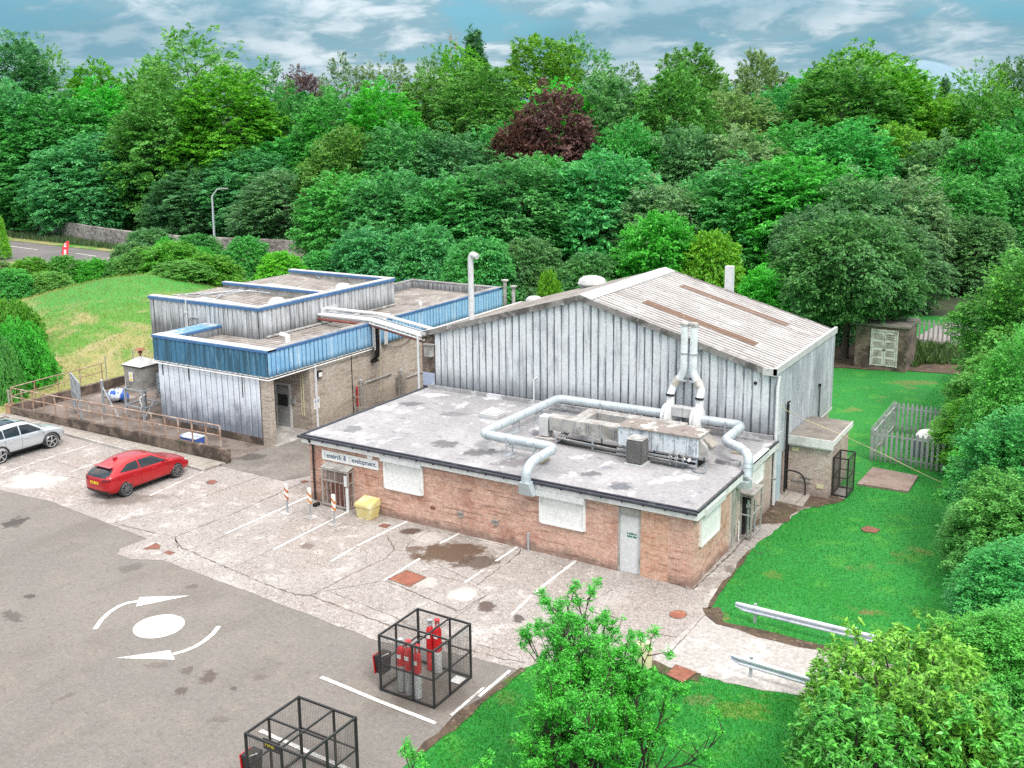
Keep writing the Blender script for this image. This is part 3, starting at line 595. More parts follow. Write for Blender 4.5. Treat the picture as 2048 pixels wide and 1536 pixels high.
# sign board
s0, s1 = fx(645, 910), fx(757.5, 930); zt = fz(645, 899); zb = zt-.39
sgn = thing('sign', 'long white board lettered Research & Development on the brick wall', 'sign', ((s0+s1)/2, YF-.03, zb))
P(MB().box(s0, s1, YF-.035, YF-.002, zb, zt), 'board', m_clean, sgn)
m_ink = surf('blue_lettering', (.02, .07, .16), rough=.6); m_faded = surf('faded_lettering', (.50, .50, .53), rough=.7)
xc = s0+.10; L = (s1-s0)
# slab serif strokes under plain letters keep the look of the old serif face
def put(txt, m, wid):
    global xc
    def M(wd):
        return Matrix.Translation((xc, YF-.038, zb+.115)) @ Matrix.Rotation(R(90), 4, 'X') @ Matrix.Diagonal((wid/wd, 1, 1, 1))
    text_mesh(txt, .29, 'lettering', m, sgn, M, .002, .004); xc += wid
def wid_(t_):
    cu = bpy.data.curves.new('t', 'FONT'); cu.body = t_; cu.size = .29; o = bpy.data.objects.new('t', cu); COL.objects.link(o); bpy.context.view_layer.update(); w_ = o.dimensions.x
    bpy.data.objects.remove(o); bpy.data.curves.remove(cu); return w_
words = (('R', m_faded, .015), ('esearch', m_ink, .12), ('&', m_ink, .12), ('D', m_faded, .015), ('evelopment.', m_ink, 0)); ws = [wid_(w_[0]) for w_ in words]
kf = (L-.20-.27)/sum(ws)
for (t_, mt_, gap_), w0 in zip(words, ws): put(t_, mt_, w0*kf); xc += gap_
px_, pz_ = fx(741, 912), fz(741, 912)
pg = MB(); pts = [(px_+.17*math.sin(2*math.pi*i/5), YF-.06, pz_+.17*math.cos(2*math.pi*i/5)) for i in range(5)]
pg.prism(pts, (0, .055, 0)); tag(pg.build('pentagon_plaque', m_clean, loc=(px_, YF-.03, pz_)), 'small white pentagon plaque above the right end of the lettered board', 'plaque')
# grit bin
bx0, bx1, by1 = fx(727, 1015)+.18, fx(768, 1020)-.08, YF-.12; by0 = by1-.62
gb = thing('grit_bin', 'faded yellow plastic grit bin standing against the brick wall', 'grit bin', ((bx0+bx1)/2, (by0+by1)/2, 0))
m_yel = surf('faded_yellow_plastic', (.62, .52, .22), [((.74, .68, .42), 'noise', .8, 1.5, .45, .62), ((.45, .34, .10), 'noise', .5, 3, .6, .7)], .55)
e = .06
P(MB().hexa([(bx0+e, by0+e, .02), (bx1-e, by0+e, .02), (bx1-e, by1-e, .02), (bx0+e, by1-e, .02), (bx0, by0, .50), (bx1, by0, .50), (bx1, by1, .50), (bx0, by1, .50)]), 'bin_body', m_yel, gb, bevel=.015)
P(MB().box(bx0+.15, bx0+.3, by0+.05, by1-.1, .0, .03).box(bx1-.3, bx1-.15, by0+.05, by1-.1, .0, .03), 'foot', m_yel, gb)
P(MB().hexa([(bx0-.03, by0-.03, .505), (bx1+.03, by0-.03, .505), (bx1+.03, by1+.02, .505), (bx0-.03, by1+.02, .505), (bx0-.02, by0-.02, .62), (bx1+.02, by0-.02, .62), (bx1, by1, .78), (bx0, by1, .78)]), 'lid', m_yel, gb, bevel=.015)
# bollards
def bollard(px, py, lab):
    c = G(px, py); b = thing('hazard_post', lab, 'bollard', tuple(c), 'striped posts across the parking bays')
    P(MB().bar((c[0], c[1], .02), (c[0], c[1], .62), .07), 'post', m_steel, b)
    P(MB().box(c[0]-.06, c[0]+.06, c[1]-.055, c[1]+.045, .60, 1.25), 'marker_board', m_clean, b)
    st = MB()
    for z in (.72, 1.0):
        st.add([(c[0]-.061, c[1]-.059, z+.14), (c[0]-.061, c[1]-.059, z+.02), (c[0]+.061, c[1]-.059, z-.10), (c[0]+.061, c[1]-.059, z+.02)], [(0, 1, 2, 3)])
        st.add([(c[0]+.0635, c[1]-.055, z+.02), (c[0]+.0635, c[1]-.055, z-.10), (c[0]+.0635, c[1]+.045, z-.16), (c[0]+.0635, c[1]+.045, z-.04)], [(0, 1, 2, 3)])
    P(st, 'stripe', surf('orange_stripe%d' % px, (.60, .20, .03) if px > 590 else (.5, .11, .03), rough=.5), b)
    P(MB().box(c[0]-.22, c[0]+.22, c[1]-.2, c[1]+.2, .016, .045).box(c[0]-.09, c[0]+.09, c[1]-.09, c[1]+.09, .046, .07), 'base_plate', m_conc2, b)
bollard(575, 1027, 'striped post farthest from the brick wall, nearest the alley mouth'); bollard(621, 1036, 'striped post in the middle of the row of three'); bollard(669, 1050, 'striped post beside the long painted bay line, nearest the yellow bin')
# ------------------------------------------------------------------ tall hall
HL, HR, HY, HB = -28.45, -11.63, 39.2, 48.3; AX = -20.25; ZA = 7.85; ZE = 5.48; D1 = .10
hall = thing('clad_hall', 'tall gabled hall in streaked ribbed cladding behind the flat felt roof', 'building', (AX, (HY+HB)/2, 0))
Hh = lambda n_, nm, mt, **k: n_.build(nm, mt, hall, **k)
def ztop(x): return ZE+(ZA-ZE)*(1-abs(x-AX)/(HR-AX if x > AX else AX-HL))
core = MB(); pr = [(HL+.1, HY+.06, -.2), (HR-.1, HY+.06, -.2), (HR-.1, HY+.06, ZE-.05), (AX, HY+.06, ZA-.08), (HL+.1, HY+.06, ZE-.05)]
core.prism(pr, (0, HB-HY-.12, 0)); Hh(core, 'wall', m_brick_gr)
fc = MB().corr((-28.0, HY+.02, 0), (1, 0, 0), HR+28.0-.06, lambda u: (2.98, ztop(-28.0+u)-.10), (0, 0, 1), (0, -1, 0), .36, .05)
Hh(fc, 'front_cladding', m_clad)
sc_ = MB().corr((HR-.02, HY+.03, 0), (0, 1, 0), HB-HY-.06, lambda u: (1.95, ZE+.02), (0, 0, 1), (1, 0, 0), .19, .03)
Hh(sc_, 'side_cladding', m_clad_side)
Hh(MB().corr((AX-8, HB-.02, 0), (1, 0, 0), 16, lambda u: (1, ztop(AX-8+u)-.1), (0, 0, 1), (0, 1, 0), .36, .05), 'rear_cladding', m_clad)
Hh(MB().box(HR-.1, HR+.03, HY+.02, HY+.16, .0, ZE), 'corner_trim', m_clad_side)
bp = MB().box(-28.75, -28.02, HY-.04, HY+.5, 0, 5.35); Hh(bp, 'brick_pier', m_brick_dk)
Hh(MB().box(-28.73, -28.05, HY-.07, HY-.041, 2.9, 3.55), 'painted_patch', surf('grey_blue_paint', (.33, .38, .50), [((.6, .6, .6), 'noise', .7, 2, .55, .7)]))
p_ = PL(860, 700, 1, HY-.1); lamp = MB().box(p_[0]-.22, p_[0]+.2, HY-.3, HY-.05, p_[2]-.3, p_[2]+.25).box(p_[0]-.28, p_[0]+.26, HY-.34, HY-.05, p_[2]+.26, p_[2]+.31)
Hh(lamp, 'meter_box', m_leadgrey, bevel=.02)
Hh(MB().tube([(-28.95, HY-.1, .1), (-28.95, HY-.1, 5.3)], .06, 8), 'downpipe', m_white, smooth=True)
# roof slopes
sl_ = math.atan2(ZA-ZE, HR-AX)
ln = math.hypot(ZA-ZE, HR-AX)
rr_ = MB().corr((AX, HY-.12, ZA+.04), (0, 1, 0), HB-HY+.2, lambda u: (0, ln-.22), (math.cos(sl_), 0, -math.sin(sl_)), (math.sin(sl_), 0, math.cos(sl_)), .33, .05)
Hh(rr_, 'roof', m_roof_sheet)
ll = math.hypot(ZA-ZE, AX-HL); s2 = math.atan2(ZA-ZE, AX-HL)
Hh(MB().corr((AX, HY-.12, ZA+.04), (0, 1, 0), HB-HY+.2, lambda u: (0, ll+.1), (-math.cos(s2), 0, -math.sin(s2)), (-math.sin(s2), 0, math.cos(s2)), .33, .05), 'roof', m_roof_old)
def onr(u, v, h=0):   # point on the right slope: u along y, v down slope
    return Vector((AX+v*math.cos(sl_)+h*math.sin(sl_), HY-.12+u, ZA+.04-v*math.sin(sl_)+h*math.cos(sl_)))
def inv(px, py):      # photo point to (u, v) on the slope
    d_ = ray(px, py); nn = np.array([math.sin(sl_), 0, math.cos(sl_)]); o = np.array([AX, HY-.12, ZA+.09])
    t = ((o-CAM)@nn)/(d_@nn); q = CAM+d_*t; return q[1]-(HY-.12), (q-o)@np.array([math.cos(sl_), 0, -math.sin(sl_)])
for (a, b, wd) in (((1288, 603), (1510, 690), .66), ((1365, 570), (1575, 650), .62), ((1395, 640), (1500, 687), .0)):
    if not wd: continue
    u0, v0 = inv(*a); u1, v1 = inv(*b); um = (u0+u1)/2; um = round(um/.33)*.33
    Hh(MB().corr(onr(um-wd/2, 0, .012), (0, 1, 0), wd, lambda u: (min(v0, v1), max(v0, v1)), (math.cos(sl_), 0, -math.sin(sl_)), (math.sin(sl_), 0, math.cos(sl_)), .33, .05), 'rooflight', m_rooflight)
rd = MB(); a0 = onr(0, -.05, .13); a1 = onr(HB-HY+.2, -.05, .13)
for A, B_ in ((0, .55),):
    q = [onr(-.02, A, .075), onr(HB-HY+.22, A, .075), onr(HB-HY+.22, B_, .06), onr(-.02, B_, .06)]
    rd.hexa([*q, *[p+Vector((0, 0, .03)) for p in q]])
q = [Vector((AX, HY-.14, ZA+.11)), Vector((AX, HB+.1, ZA+.11)), Vector((AX-.35, HB+.1, ZA+.01)), Vector((AX-.35, HY-.14, ZA+.01))]
rd.hexa([*q, *[p+Vector((0, 0, .03)) for p in q]])
Hh(rd, 'ridge_flashing', m_cap)
vg = MB()
def slab(pa, pb, h, t, y0, y1):
    vg.hexa([(pa[0], y0, pa[1]-h), (pb[0], y0, pb[1]-h), (pb[0], y1, pb[1]-h), (pa[0], y1, pa[1]-h), (pa[0], y0, pa[1]+t), (pb[0], y0, pb[1]+t), (pb[0], y1, pb[1]+t), (pa[0], y1, pa[1]+t)])
slab((AX, ZA+.02), (HR-.2, ZE+.07), .16, .1, HY-.17, HY-.05); slab((HL-.2, ZE-.03), (AX, ZA+.02), .16, .1, HY-.17, HY-.05)
Hh(vg, 'verge_trim', m_verge)
vg = MB(); slab((AX, ZA+.02), (HR-.2, ZE+.07), .16, .1, HB+.06, HB+.14)
Hh(vg, 'verge_trim', m_verge)
Hh(MB().box(HR-.07, HR+.06, HY-.18, HB+.15, ZE-.02, ZE+.26).box(HR-.5, HR+.06, HY-.18, HY-.10, ZE-.05, ZE+.24), 'eaves_fascia', m_cap)
dbs = MB().box(HR-.33, HR-.071, HY-.09, HB+.1, ZE-.01, ZE+.03); Hh(dbs, 'box_gutter', m_dark)
rg = random.Random(4); lf = MB()
for i in range(240):
    x = HR-.2+rg.uniform(-.10, .10); y = rg.uniform(HY, HB); s_ = rg.uniform(.02, .07); lf.box(x-s_, x+s_, y-s_, y+s_, ZE+.03, ZE+.04+s_*.8)
Hh(lf, 'gutter_debris', m_greywood)
Hh(MB().box(HL-.3, HL+.0, HY-.18, HB+.1, ZE-.1, ZE+.05), 'left_gutter', m_cap)['label'] = 'long pale gutter along the left eaves'
Hh(MB().tube([(HR+.10, HY+.12, ZE-.1), (HR+.10, HY-.05, ZE-.5), (HR+.10, HY-.05, .1)], .065, 10), 'downpipe', m_white, smooth=True)
for z in (1.2, 2.7): Hh(MB().box(HR+.0, HR+.18, HY-.13, HY+.03, z, z+.05), 'pipe_clip', m_steel)
dr = Hh(MB().box(HR+.0, HR+.06, HY+.18, HY+1.0, .05, 2.05).box(HR+.061, HR+.075, HY+.5, HY+.68, 1.45, 1.62), 'side_door', surf('pale_blue_door', (.42, .52, .60), [((.6, .65, .68), 'noise', .6, 1, .5, .7)], .5))
Hh(MB().box(HR+.0, HR+.05, HY+.18, HY+1.0, 2.06, 2.9), 'door_panel', m_clad_side)
Hh(MB().box(HR, HR+.03, HB-3.2, HB, 1.78, 1.9), 'sill_flashing', m_white)
Hh(MB().tube([(HR+.1, HY+1.45, .15), (HR+.1, HY+1.45, 4.0), (HR+.2, HY+1.45, 4.05)], .045, 6).tube([(HR+.1, HY+1.6, .35), (HR+.1, HY+1.6, 3.9)], .035, 6), 'service_pipe', m_dark)
Hh(MB().tube([(HR+.08, HB-2.6, 2.0), (HR+.08, HB-2.6, 3.5)], .03, 6).box(HR+.02, HR+.12, HB-2.66, HB-2.54, 3.5, 3.62), 'wall_conduit', m_dark)
p1 = PL(1068, 780, 1, HY-.12); Hh(MB().tube([(p1[0], HY-.14, 2.85), (p1[0], HY-.14, 3.95), (p1[0]+.12, HY-.02, 4.05)], .04, 8), 'roof_vent_pipe', m_white, smooth=True)
p1 = PL(1511, 766, 1, HY-.04); Hh(MB().lathe([(.07, -.02), (.07, .0)], (p1[0], HY-.05, p1[2]), 12, 'y'), 'hole', m_dark)
# vents and flues standing on the hall roof
def onl(px, py, y):
    p = PL(px, py, 1, y); return Vector((p[0], y, ztop(p[0])))
b = onl(943, 632, HY+.9); fl = thing('roof_flue', 'tall pale flue with a bent cowl on the left slope of the hall roof', 'flue', tuple(b))
tp = PL(941, 513, 1, b.y)
MB().tube([(b.x, b.y, b.z-.3), (b.x, b.y, tp[2]-.05), (b.x+.12, b.y-.02, tp[2]+.13), (b.x+.42, b.y-.05, tp[2]+.02)], .135, 12, bend=.14).build('pipe', m_white, fl, smooth=True)
MB().lathe([(.24, -.12), (.2, .05), (.14, .08)], (b.x, b.y, b.z), 14).build('collar', m_leadgrey, fl)
for px, py, h_, lab, sc in ((1184, 572, .55, 'domed roof vent near the ridge of the hall', 1.0), (1068, 592, .5, 'lower domed roof vent halfway down the left slope of the hall', .6)):
    b = onl(px, py, HB-1.0); v_ = thing('roof_ventilator', lab, 'roof vent', tuple(b), 'roof vents on the hall')
    MB().box(b.x-.45*sc, b.x+.45*sc, b.y-.45, b.y+.45, b.z-.3, b.z+.2-(1-sc)*.4).build('upstand', m_leadgrey, v_)
    MB().lathe([(.75*sc, 0), (.78*sc, .08*sc), (.7*sc, .26*sc), (.45*sc, .4*sc), (.1, .45*sc)], (b.x, b.y, b.z+.18-(1-sc)*.4), 8).build('hood', m_cap, v_)
for px, y0, y1, lab in ((1010, 592, 562, 'slender grey flue with a flat cap behind the left slope of the hall'), (1027, 590, 574, 'short capped flue just right of the slender one behind the hall roof')):
    b = Vector(PL(px, y0, 1, HB-.3)); T = PL(px, y1, 1, HB-.3)
    zb_ = ztop(b.x) if HL < b.x < HR else 5.4
    v_ = thing('capped_flue', lab, 'flue', (b.x, b.y, zb_)); MB().tube([(b.x, b.y, zb_-.1), (b.x, b.y, T[2])], .10, 8).build('pipe', m_leadgrey, v_, smooth=True)
    MB().lathe([(.2, 0), (.22, .06), (.05, .1)], (b.x, b.y, T[2]), 10).build('cap', m_leadgrey, v_)
b = PL(1458, 590, 1, HB+.35); T = PL(1458, 532, 1, HB+.35); v_ = thing('square_flue', 'plain white square flue rising behind the right slope of the hall roof', 'flue', (b[0], b[1], 4.0))
MB().box(b[0]-.19, b[0]+.19, b[1]-.16, b[1]+.16, 4.0, T[2]).build('stack', m_white, v_); MB().box(b[0]-.2, b[0]+.2, b[1]-.25, b[1]-.161, 4.2, 4.3).build('bracket', m_steel, v_)
# ------------------------------------------------------------------ small brick lean-to on the right
EX0, EX1, EY0, EY1, EZ = -11.55, -9.86, 41.15, 44.2, 2.4
ex = thing('brick_outbuilding', 'small grey brick lean-to with a mossy flat roof on the right side of the hall', 'building', ((EX0+EX1)/2, (EY0+EY1)/2, 0))
MB().box(EX0, EX1, EY0, EY1, -.2, EZ-.02).build('wall', m_brick_gr, ex)
MB().box(EX0, EX1+.12, EY0-.12, EY1+.1, EZ, EZ+.10).build('roof', m_felt2, ex)
MB().box(EX0, EX1+.15, EY0-.16, EY0-.121, EZ-.24, EZ+.12).box(EX0, EX1+.12, EY0-.13, EY0-.001, EZ-.3, EZ-.02).build('fascia', m_fascia, ex)
MB().box(EX1+.121, EX1+.15, EY0-.121, EY1+.1, EZ-.12, EZ+.12).build('fascia', m_fascia, ex)
m_cream = surf('cream_panel', (.66, .62, .38), rough=.6)
for px, py in ((1591, 898), (1640, 973)):
    q = PL(px, py, 1, EY0); MB().box(q[0]-.14, q[0]+.14, EY0-.03, EY0-.002, q[2]-.08, q[2]+.08).build('vent_panel', m_cream, ex)
MB().box(-11.35, -10.6, EY0-.05, EY0-.002, .55, .62).box(-11.0, -10.55, EY0-.05, EY0-.002, .75, .81).build('cable_tray', m_leadgrey, ex)
for i, lab in enumerate(('left', 'middle', 'right')):
    q = G(1583+i*14, 976); cyl = MB().lathe([(.10, 0), (.13, .05), (.14, .4), (.09, .52), (.05, .56)], (q[0], q[1]+.3, .03), 10)
    tag(cyl.build('black_drum', m_rubber, loc=(q[0], q[1]+.3, .03), smooth=True), 'dark drum, %s one of three at the foot of the grey brick lean-to' % lab, 'drum', 'drums by the lean-to')
hs = MB().tube([(HR+.12, HY+1.5, 1.1), (-11.3, 41.0, 1.02), (-10.9, 40.95, .95), (-10.75, 40.95, .6), (-10.75, 40.95, .05)], .035, 7, bend=.3)
tag(hs.build('black_hose', m_rubber, loc=(-11, 41, 0), smooth=True), 'black hose dropping over the drums beside the lean-to', 'hose')
q = [tuple(G(*p)[:2]) for p in ((1552, 990), (1575, 985), (1618, 992), (1606, 1012), (1550, 1008))]
tag(sheet('ground_slab', [tuple(G(*p)[:2]) for p in ((1556, 984), (1580, 978), (1622, 990), (1605, 1016), (1548, 1003))], .06, m_slab, None, None, .05), 'worn square slab at the foot of the lean-to by the white downpipe', 'slab')
cb = [PL(1553, 808, 0, HR+.05), PL(1575, 823, 1, 41.3)]
pts = [tuple(PL(1556, 808, 0, HR+.06)), tuple(PL(1573, 821, 0, HR+.25)), (EX0+.3, EY0+.7, 3.05), (EX1+.1, EY0+.9, EZ+.16), tuple(G(1760, 905, .9)), tuple(G(1850, 950, .3)), tuple(G(1885, 965, .1))]
tag(MB().tube(pts, .013, 6, bend=.5).build('rope', surf('cream_rope', (.62, .56, .30), [((.5, .45, .4), 'noise', .7, 2, .5, .6)]), loc=(EX1, EY0, EZ), smooth=True), 'cream rope running from the hall wall across the lean-to roof down to the lawn', 'rope')
# grey meter enclosure on the side wall
y0_, y1_ = sx(1480, 1040), sx(1500, 1020); mt = thing('meter_enclosure', 'narrow grey metal enclosure with pipes standing against the side wall', 'enclosure', (XR+.2, (y0_+y1_)/2, 0))
en = MB()
for x in (XR+.03, XR+.42):
    for y in (y0_, y1_): en.bar((x, y, .1), (x, y, 1.75), .05)
for z in (.15, 1.0, 1.72):
    for y in (y0_, y1_): en.bar((XR+.03, y, z), (XR+.42, y, z), .04)
    for x in (XR+.03, XR+.42): en.bar((x, y0_, z), (x, y1_, z), .04)
en.build('frame', m_leadgrey, mt)
MB().box(XR, XR+.5, y0_-.06, y1_+.06, 1.78, 1.84).build('canopy', m_leadgrey, mt)
MB().box(XR+.02, XR+.12, y0_+.08, y1_-.08, .2, 1.6).build('back_panel', m_dark, mt)
MB().tube([(XR+.25, y0_+.15, .05), (XR+.25, y0_+.15, 1.55)], .05, 8).tube([(XR+.25, y1_-.2, .05), (XR+.25, y1_-.2, 1.3)], .04, 8).build('pipe', m_steel, mt, smooth=True)
MB().lathe([(.09, -.06), (.09, .06)], (XR+.25, y0_+.15, 1.3), 10, 'x').build('valve', m_steel, mt)
# ------------------------------------------------------------------ building with the blue fascia
BX0, BX1, BY0, BY1 = -42.3, -34.7, 34.9, 55.7
bb = thing('blue_fascia_building', 'flat-roofed buff brick building with a blue ribbed fascia and a grey rooftop box', 'building', ((BX0+BX1)/2, 45, 0))
Bh = lambda n_, nm, mt, **k: n_.build(nm, mt, bb, **k)
RX = -37.6; RY = 37.75; FZ0, FZ1 = 3.52, 4.74
w = MB().box(BX0, RX, BY0+.001, BY0+.3, -.3, 4.2).box(RX, RX+.3, BY0+.3, RY, -.2, 4.2).box(RX, BX1, RY, RY+.3, -.2, 4.2).box(BX1-.3, BX1, RY+.3, BY1, -.3, 4.2).box(BX0, BX0+.3, BY0+.3, BY1, -.3, 4.2).box(BX0, BX1, BY1-.3, BY1-.001, -.3, 4.2)
Bh(w, 'wall', m_brick_bf)
Bh(MB().box(BX1-.55, BX1+.0, BY0, BY0+.34, 0, FZ0), 'brick_pillar', m_brick_bf)
Bh(MB().box(RX, BX1-.551, BY0+.05, BY0+.3, 0, FZ0), 'wall', m_brick_bf)
Bh(MB().box(BX0-.0, BX1-.56, BY0-.06, BY0, 0, .40), 'plinth', m_brick_dk)
Bh(MB().corr((BX0, BY0-.02, 0), (1, 0, 0), BX1-.55-BX0, lambda u: (.36, 3.42), (0, 0, 1), (0, -1, 0), .38, .03), 'front_cladding', m_clad_wh)
cf = MB()
for x, z in ((-42.0, 2.75), (-40.1, 2.7), (-36.4, 2.3)): cf.box(x, x+.04, BY0-.075, BY0-.055, z, 3.4)
Bh(cf, 'cable_conduit', m_dark)
o_ = .14
Bh(MB().corr((BX0-o_, BY0-o_, 0), (1, 0, 0), BX1-BX0+2*o_, lambda u: (FZ0, FZ1), (0, 0, 1), (0, -1, 0), .34, .03), 'fascia_cladding', m_blue_dk)['label'] = 'dark stained blue front fascia'
Bh(MB().corr((BX1+o_, BY0-o_, 0), (0, 1, 0), BY1-BY0+2*o_, lambda u: (FZ0, FZ1), (0, 0, 1), (1, 0, 0), .30, .035), 'fascia_cladding', m_blue_lt)['label'] = 'bright light blue side fascia'
Bh(MB().corr((BX0-o_, BY0-o_, 0), (0, 1, 0), 3.6, lambda u: (FZ0, FZ1), (0, 0, 1), (-1, 0, 0), .34, .03), 'fascia_cladding', m_blue_dk)
Bh(MB().corr((BX0-o_, BY1+o_, 0), (1, 0, 0), BX1-BX0+2*o_, lambda u: (FZ0, FZ1), (0, 0, 1), (0, 1, 0), .34, .03), 'fascia_cladding', m_blue_dk)
T = .42; cz0, cz1 = FZ1-.02, FZ1+.08
Bh(MB().box(BX0-.2, BX1+.2, BY0-.2, BY0-.14, FZ1-.06, FZ1+.06).box(BX1+.14, BX1+.2, BY0-.139, BY1+.2, FZ1-.06, FZ1+.06), 'blue_edge_trim', m_blue_tr)
Bh(MB().box(BX0-.2, BX1+.2, BY0-.139, BY0+T, cz0, cz1-.005), 'parapet_cap', m_cap)
Bh(MB().box(BX1-T+.15, BX1+.139, BY0+T+.001, BY1-.2, cz0, cz1).box(BX0+.9, BX1+.2, BY1-.199, BY1+.2, cz0, cz1-.004).box(BX0+.6, BX0+.899, 49.75, BY1+.2, cz0, cz1), 'parapet_cap', m_cap_dk)
Bh(MB().box(BX0-.1, BX0+1.05, BY0+T+.001, 38.28, cz0, cz1+.002), 'parapet_cap', surf('blue_stained_cap', (.13, .30, .42), [((.5, .52, .53), 'noise', .8, 1.2, .48, .62), ((.07, .12, .16), 'noise', .6, 3, .55, .68)]))
Bh(MB().box(BX0+1.051, BX0+1.09, BY0+T, 38.28, FZ1-.06, FZ1+.05), 'blue_edge_trim', m_blue_tr)
ins = MB().box(BX0+.3, BX0+1.05, BY0+T, 38.28, 4.2, cz0-.001).box(BX0+.3, BX1-.3, BY0+.3, BY0+T-.02, 4.2, cz0-.001).box(BX1-T+.17, BX1-.05, BY0+T-.02, BY1-.3, 4.2, cz0-.001)
Bh(ins, 'parapet_wall', m_clad_box)
Bh(MB().corr((BX0+.9, BY1-.2, 0), (1, 0, 0), BX1-BX0-1.2, lambda u: (4.15, cz0), (0, 0, 1), (0, -1, 0), .34, .04).corr((BX0+.9, 49.75, 0), (0, 1, 0), 5.8, lambda u: (4.15, cz0), (0, 0, 1), (1, 0, 0), .34, .04), 'inner_parapet_cladding', m_clad_box)
Bh(MB().box(-38.5, -34.9, BY0+.3, BY1-.3, 3.9, 4.18), 'roof_deck', m_leadgrey)
Bh(MB().corr((-38.55, BY0+T, 4.24), (0, 1, 0), BY1-BY0-T-.2, lambda u: (0, 3.6), (1, 0, -.012), (0, 0, 1), .33, .05).corr((-42, BY0+T, 4.24), (0, 1, 0), 3.0, lambda u: (0, 3.46), (1, 0, 0), (0, 0, 1), .33, .05).corr((-42, 49.75, 4.24), (0, 1, 0), 5.8, lambda u: (0, 3.45), (1, 0, 0), (0, 0, 1), .33, .05), 'roof', m_roof_old)
# two thin pipes below the fascia
pp = MB()
for k, z in enumerate((FZ0-.05, FZ0-.16)):
    pp.tube([(BX0-.3, BY0-.12-.04*k, z), (BX1+.12+.04*k, BY0-.12-.04*k, z), (BX1+.12+.04*k, 42.55, z)] + ([(BX1+.24, 42.55, z), (BX1+.24, 42.55, 4.95)] if k == 0 else []), .032, 6)
Bh(pp, 'pipe_run', m_clean, smooth=True)
Bh(MB().tube([(BX1+.07, RY+.35, .05), (BX1+.07, RY+.35, FZ0)], .07, 8), 'downpipe', m_white, smooth=True)
Bh(MB().tube([(BX1+.07, 47.3, .05), (BX1+.07, 47.3, 3.2)], .05, 8), 'downpipe', m_white, smooth=True)
# door in the recess
Bh(MB().box(-36.95, -36.1, RY-.06, RY-.001, .07, 2.15), 'door', surf('grey_door', (.33, .34, .34), [((.5, .5, .48), 'noise', .6, 1.5, .5, .66)], .5))
Bh(MB().box(-36.85, -36.2, RY-.075, RY-.061, 1.15, 1.75), 'door_glass', surf('dark_glass', (.02, .025, .03), rough=.1))
Bh(MB().box(-37.05, -36.951, RY-.08, RY, .07, 2.25).box(-36.099, -36.0, RY-.08, RY, .07, 2.25).box(-37.05, -36.0, RY-.08, RY, 2.251, 2.35), 'door_frame', m_white)
Bh(MB().box(-37.4, -37.1, RY-.05, RY, 1.2, 2.1), 'side_window', m_leadgrey)
Bh(MB().box(-35.95, -35.75, RY-.1, RY, 1.35, 1.6), 'entry_panel', m_steel)
Bh(MB().tube([(-35.3, RY-.03, .8), (-35.3, RY-.03, 2.9)], .02, 5).tube([(-35.15, RY-.03, .8), (-35.15, RY-.03, 3.0)], .02, 5), 'conduit', m_cream)
yl = lambda px, py: PL(px, py, 0, BX1+.03)[1]; zl = lambda px, py: PL(px, py, 0, BX1+.03)[2]
Bh(MB().box(BX1, BX1+.16, yl(637, 748)-.17, yl(637, 748)+.17, zl(637, 748)-.15, zl(637, 748)+.17), 'wall_light', m_black)
Bh(MB().box(BX1+.161, BX1+.175, yl(637, 748)-.13, yl(637, 748)+.13, zl(637, 748)-.12, zl(637, 748)+.1), 'wall_light_lens', m_clean)
sb = Bh(MB().box(BX1, BX1+.02, yl(634, 805)-.2, yl(634, 805)+.2, zl(634, 808)-.25, zl(634, 808)+.3), 'notice_board', m_clean)
Bh(MB().box(BX1+.02, BX1+.024, yl(634, 805)-.15, yl(634, 805)+.15, zl(634, 808)+.08, zl(634, 808)+.22).box(BX1+.02, BX1+.024, yl(634, 805)-.15, yl(634, 805)+.05, zl(634, 808)-.12, zl(634, 808)-.06), 'notice_print', surf('notice_blue', (.08, .22, .5), rough=.6))
Bh(MB().box(BX1, BX1+.05, yl(683, 718)-.12, yl(683, 718)+.12, zl(683, 718)-.1, zl(683, 718)+.1), 'junction_box', m_cream)
Bh(MB().box(BX1, BX1+.012, yl(705, 760)-.03, yl(705, 760)+.03, 0, 3.4), 'movement_joint', m_dark)
Bh(MB().box(BX1, BX1+.02, yl(762, 760)-.02, yl(762, 760)+.02, 0.8, 3.4), 'conduit', m_cream)
Bh(MB().tube([(BX1+.06, yl(722, 775), 1.62), (BX1+.06, yl(783, 752), 1.62)], .05, 7).tube([(BX1+.06, yl(812, 768), 1.1), (BX1+.06, yl(845, 757), 1.1)], .04, 7), 'wall_pipe', m_leadgrey)
for cx_, cy_, red, lab in ((715, 790, 1, 'wire cage with a red valve on the buff brick wall of the alley'), (796, 768, 0, 'wire cage with grey valves on the buff brick wall, further up the alley')):
    y, z = yl(cx_, cy_), zl(cx_, cy_); q = thing('valve_cage', lab, 'valve cage', (BX1+.2, y, z-.6), 'valve cages in the alley')
    m = MB()
    for yy in (y-.32, y+.32):
        for zz_ in (z-.6, z, z+.6): m.bar((BX1, yy, zz_), (BX1+.38, yy, zz_), .035)
    for k in range(5): m.bar((BX1+.38, y-.32+.16*k, z-.6), (BX1+.38, y-.32+.16*k, z+.6), .03)
    for zz_ in (z-.6, z, z+.6): m.bar((BX1+.38, y-.32, zz_), (BX1+.38, y+.32, zz_), .035)
    m.build('frame', m_greywood, q)
    MB().tube([(BX1+.15, y-.12, z-.55), (BX1+.15, y-.12, z+.5)], .075, 8).build('valve', surf('valve_paint%d' % red, (.5, .03, .03) if red else (.25, .24, .22), rough=.5), q, smooth=True)
    MB().tube([(BX1+.15, y+.15, z-.5), (BX1+.15, y+.15, z+.8)], .04, 8).lathe([(.09, 0), (.02, .07)], (BX1+.15, y+.15, z+.8), 8).build('pipe', m_steel, q)
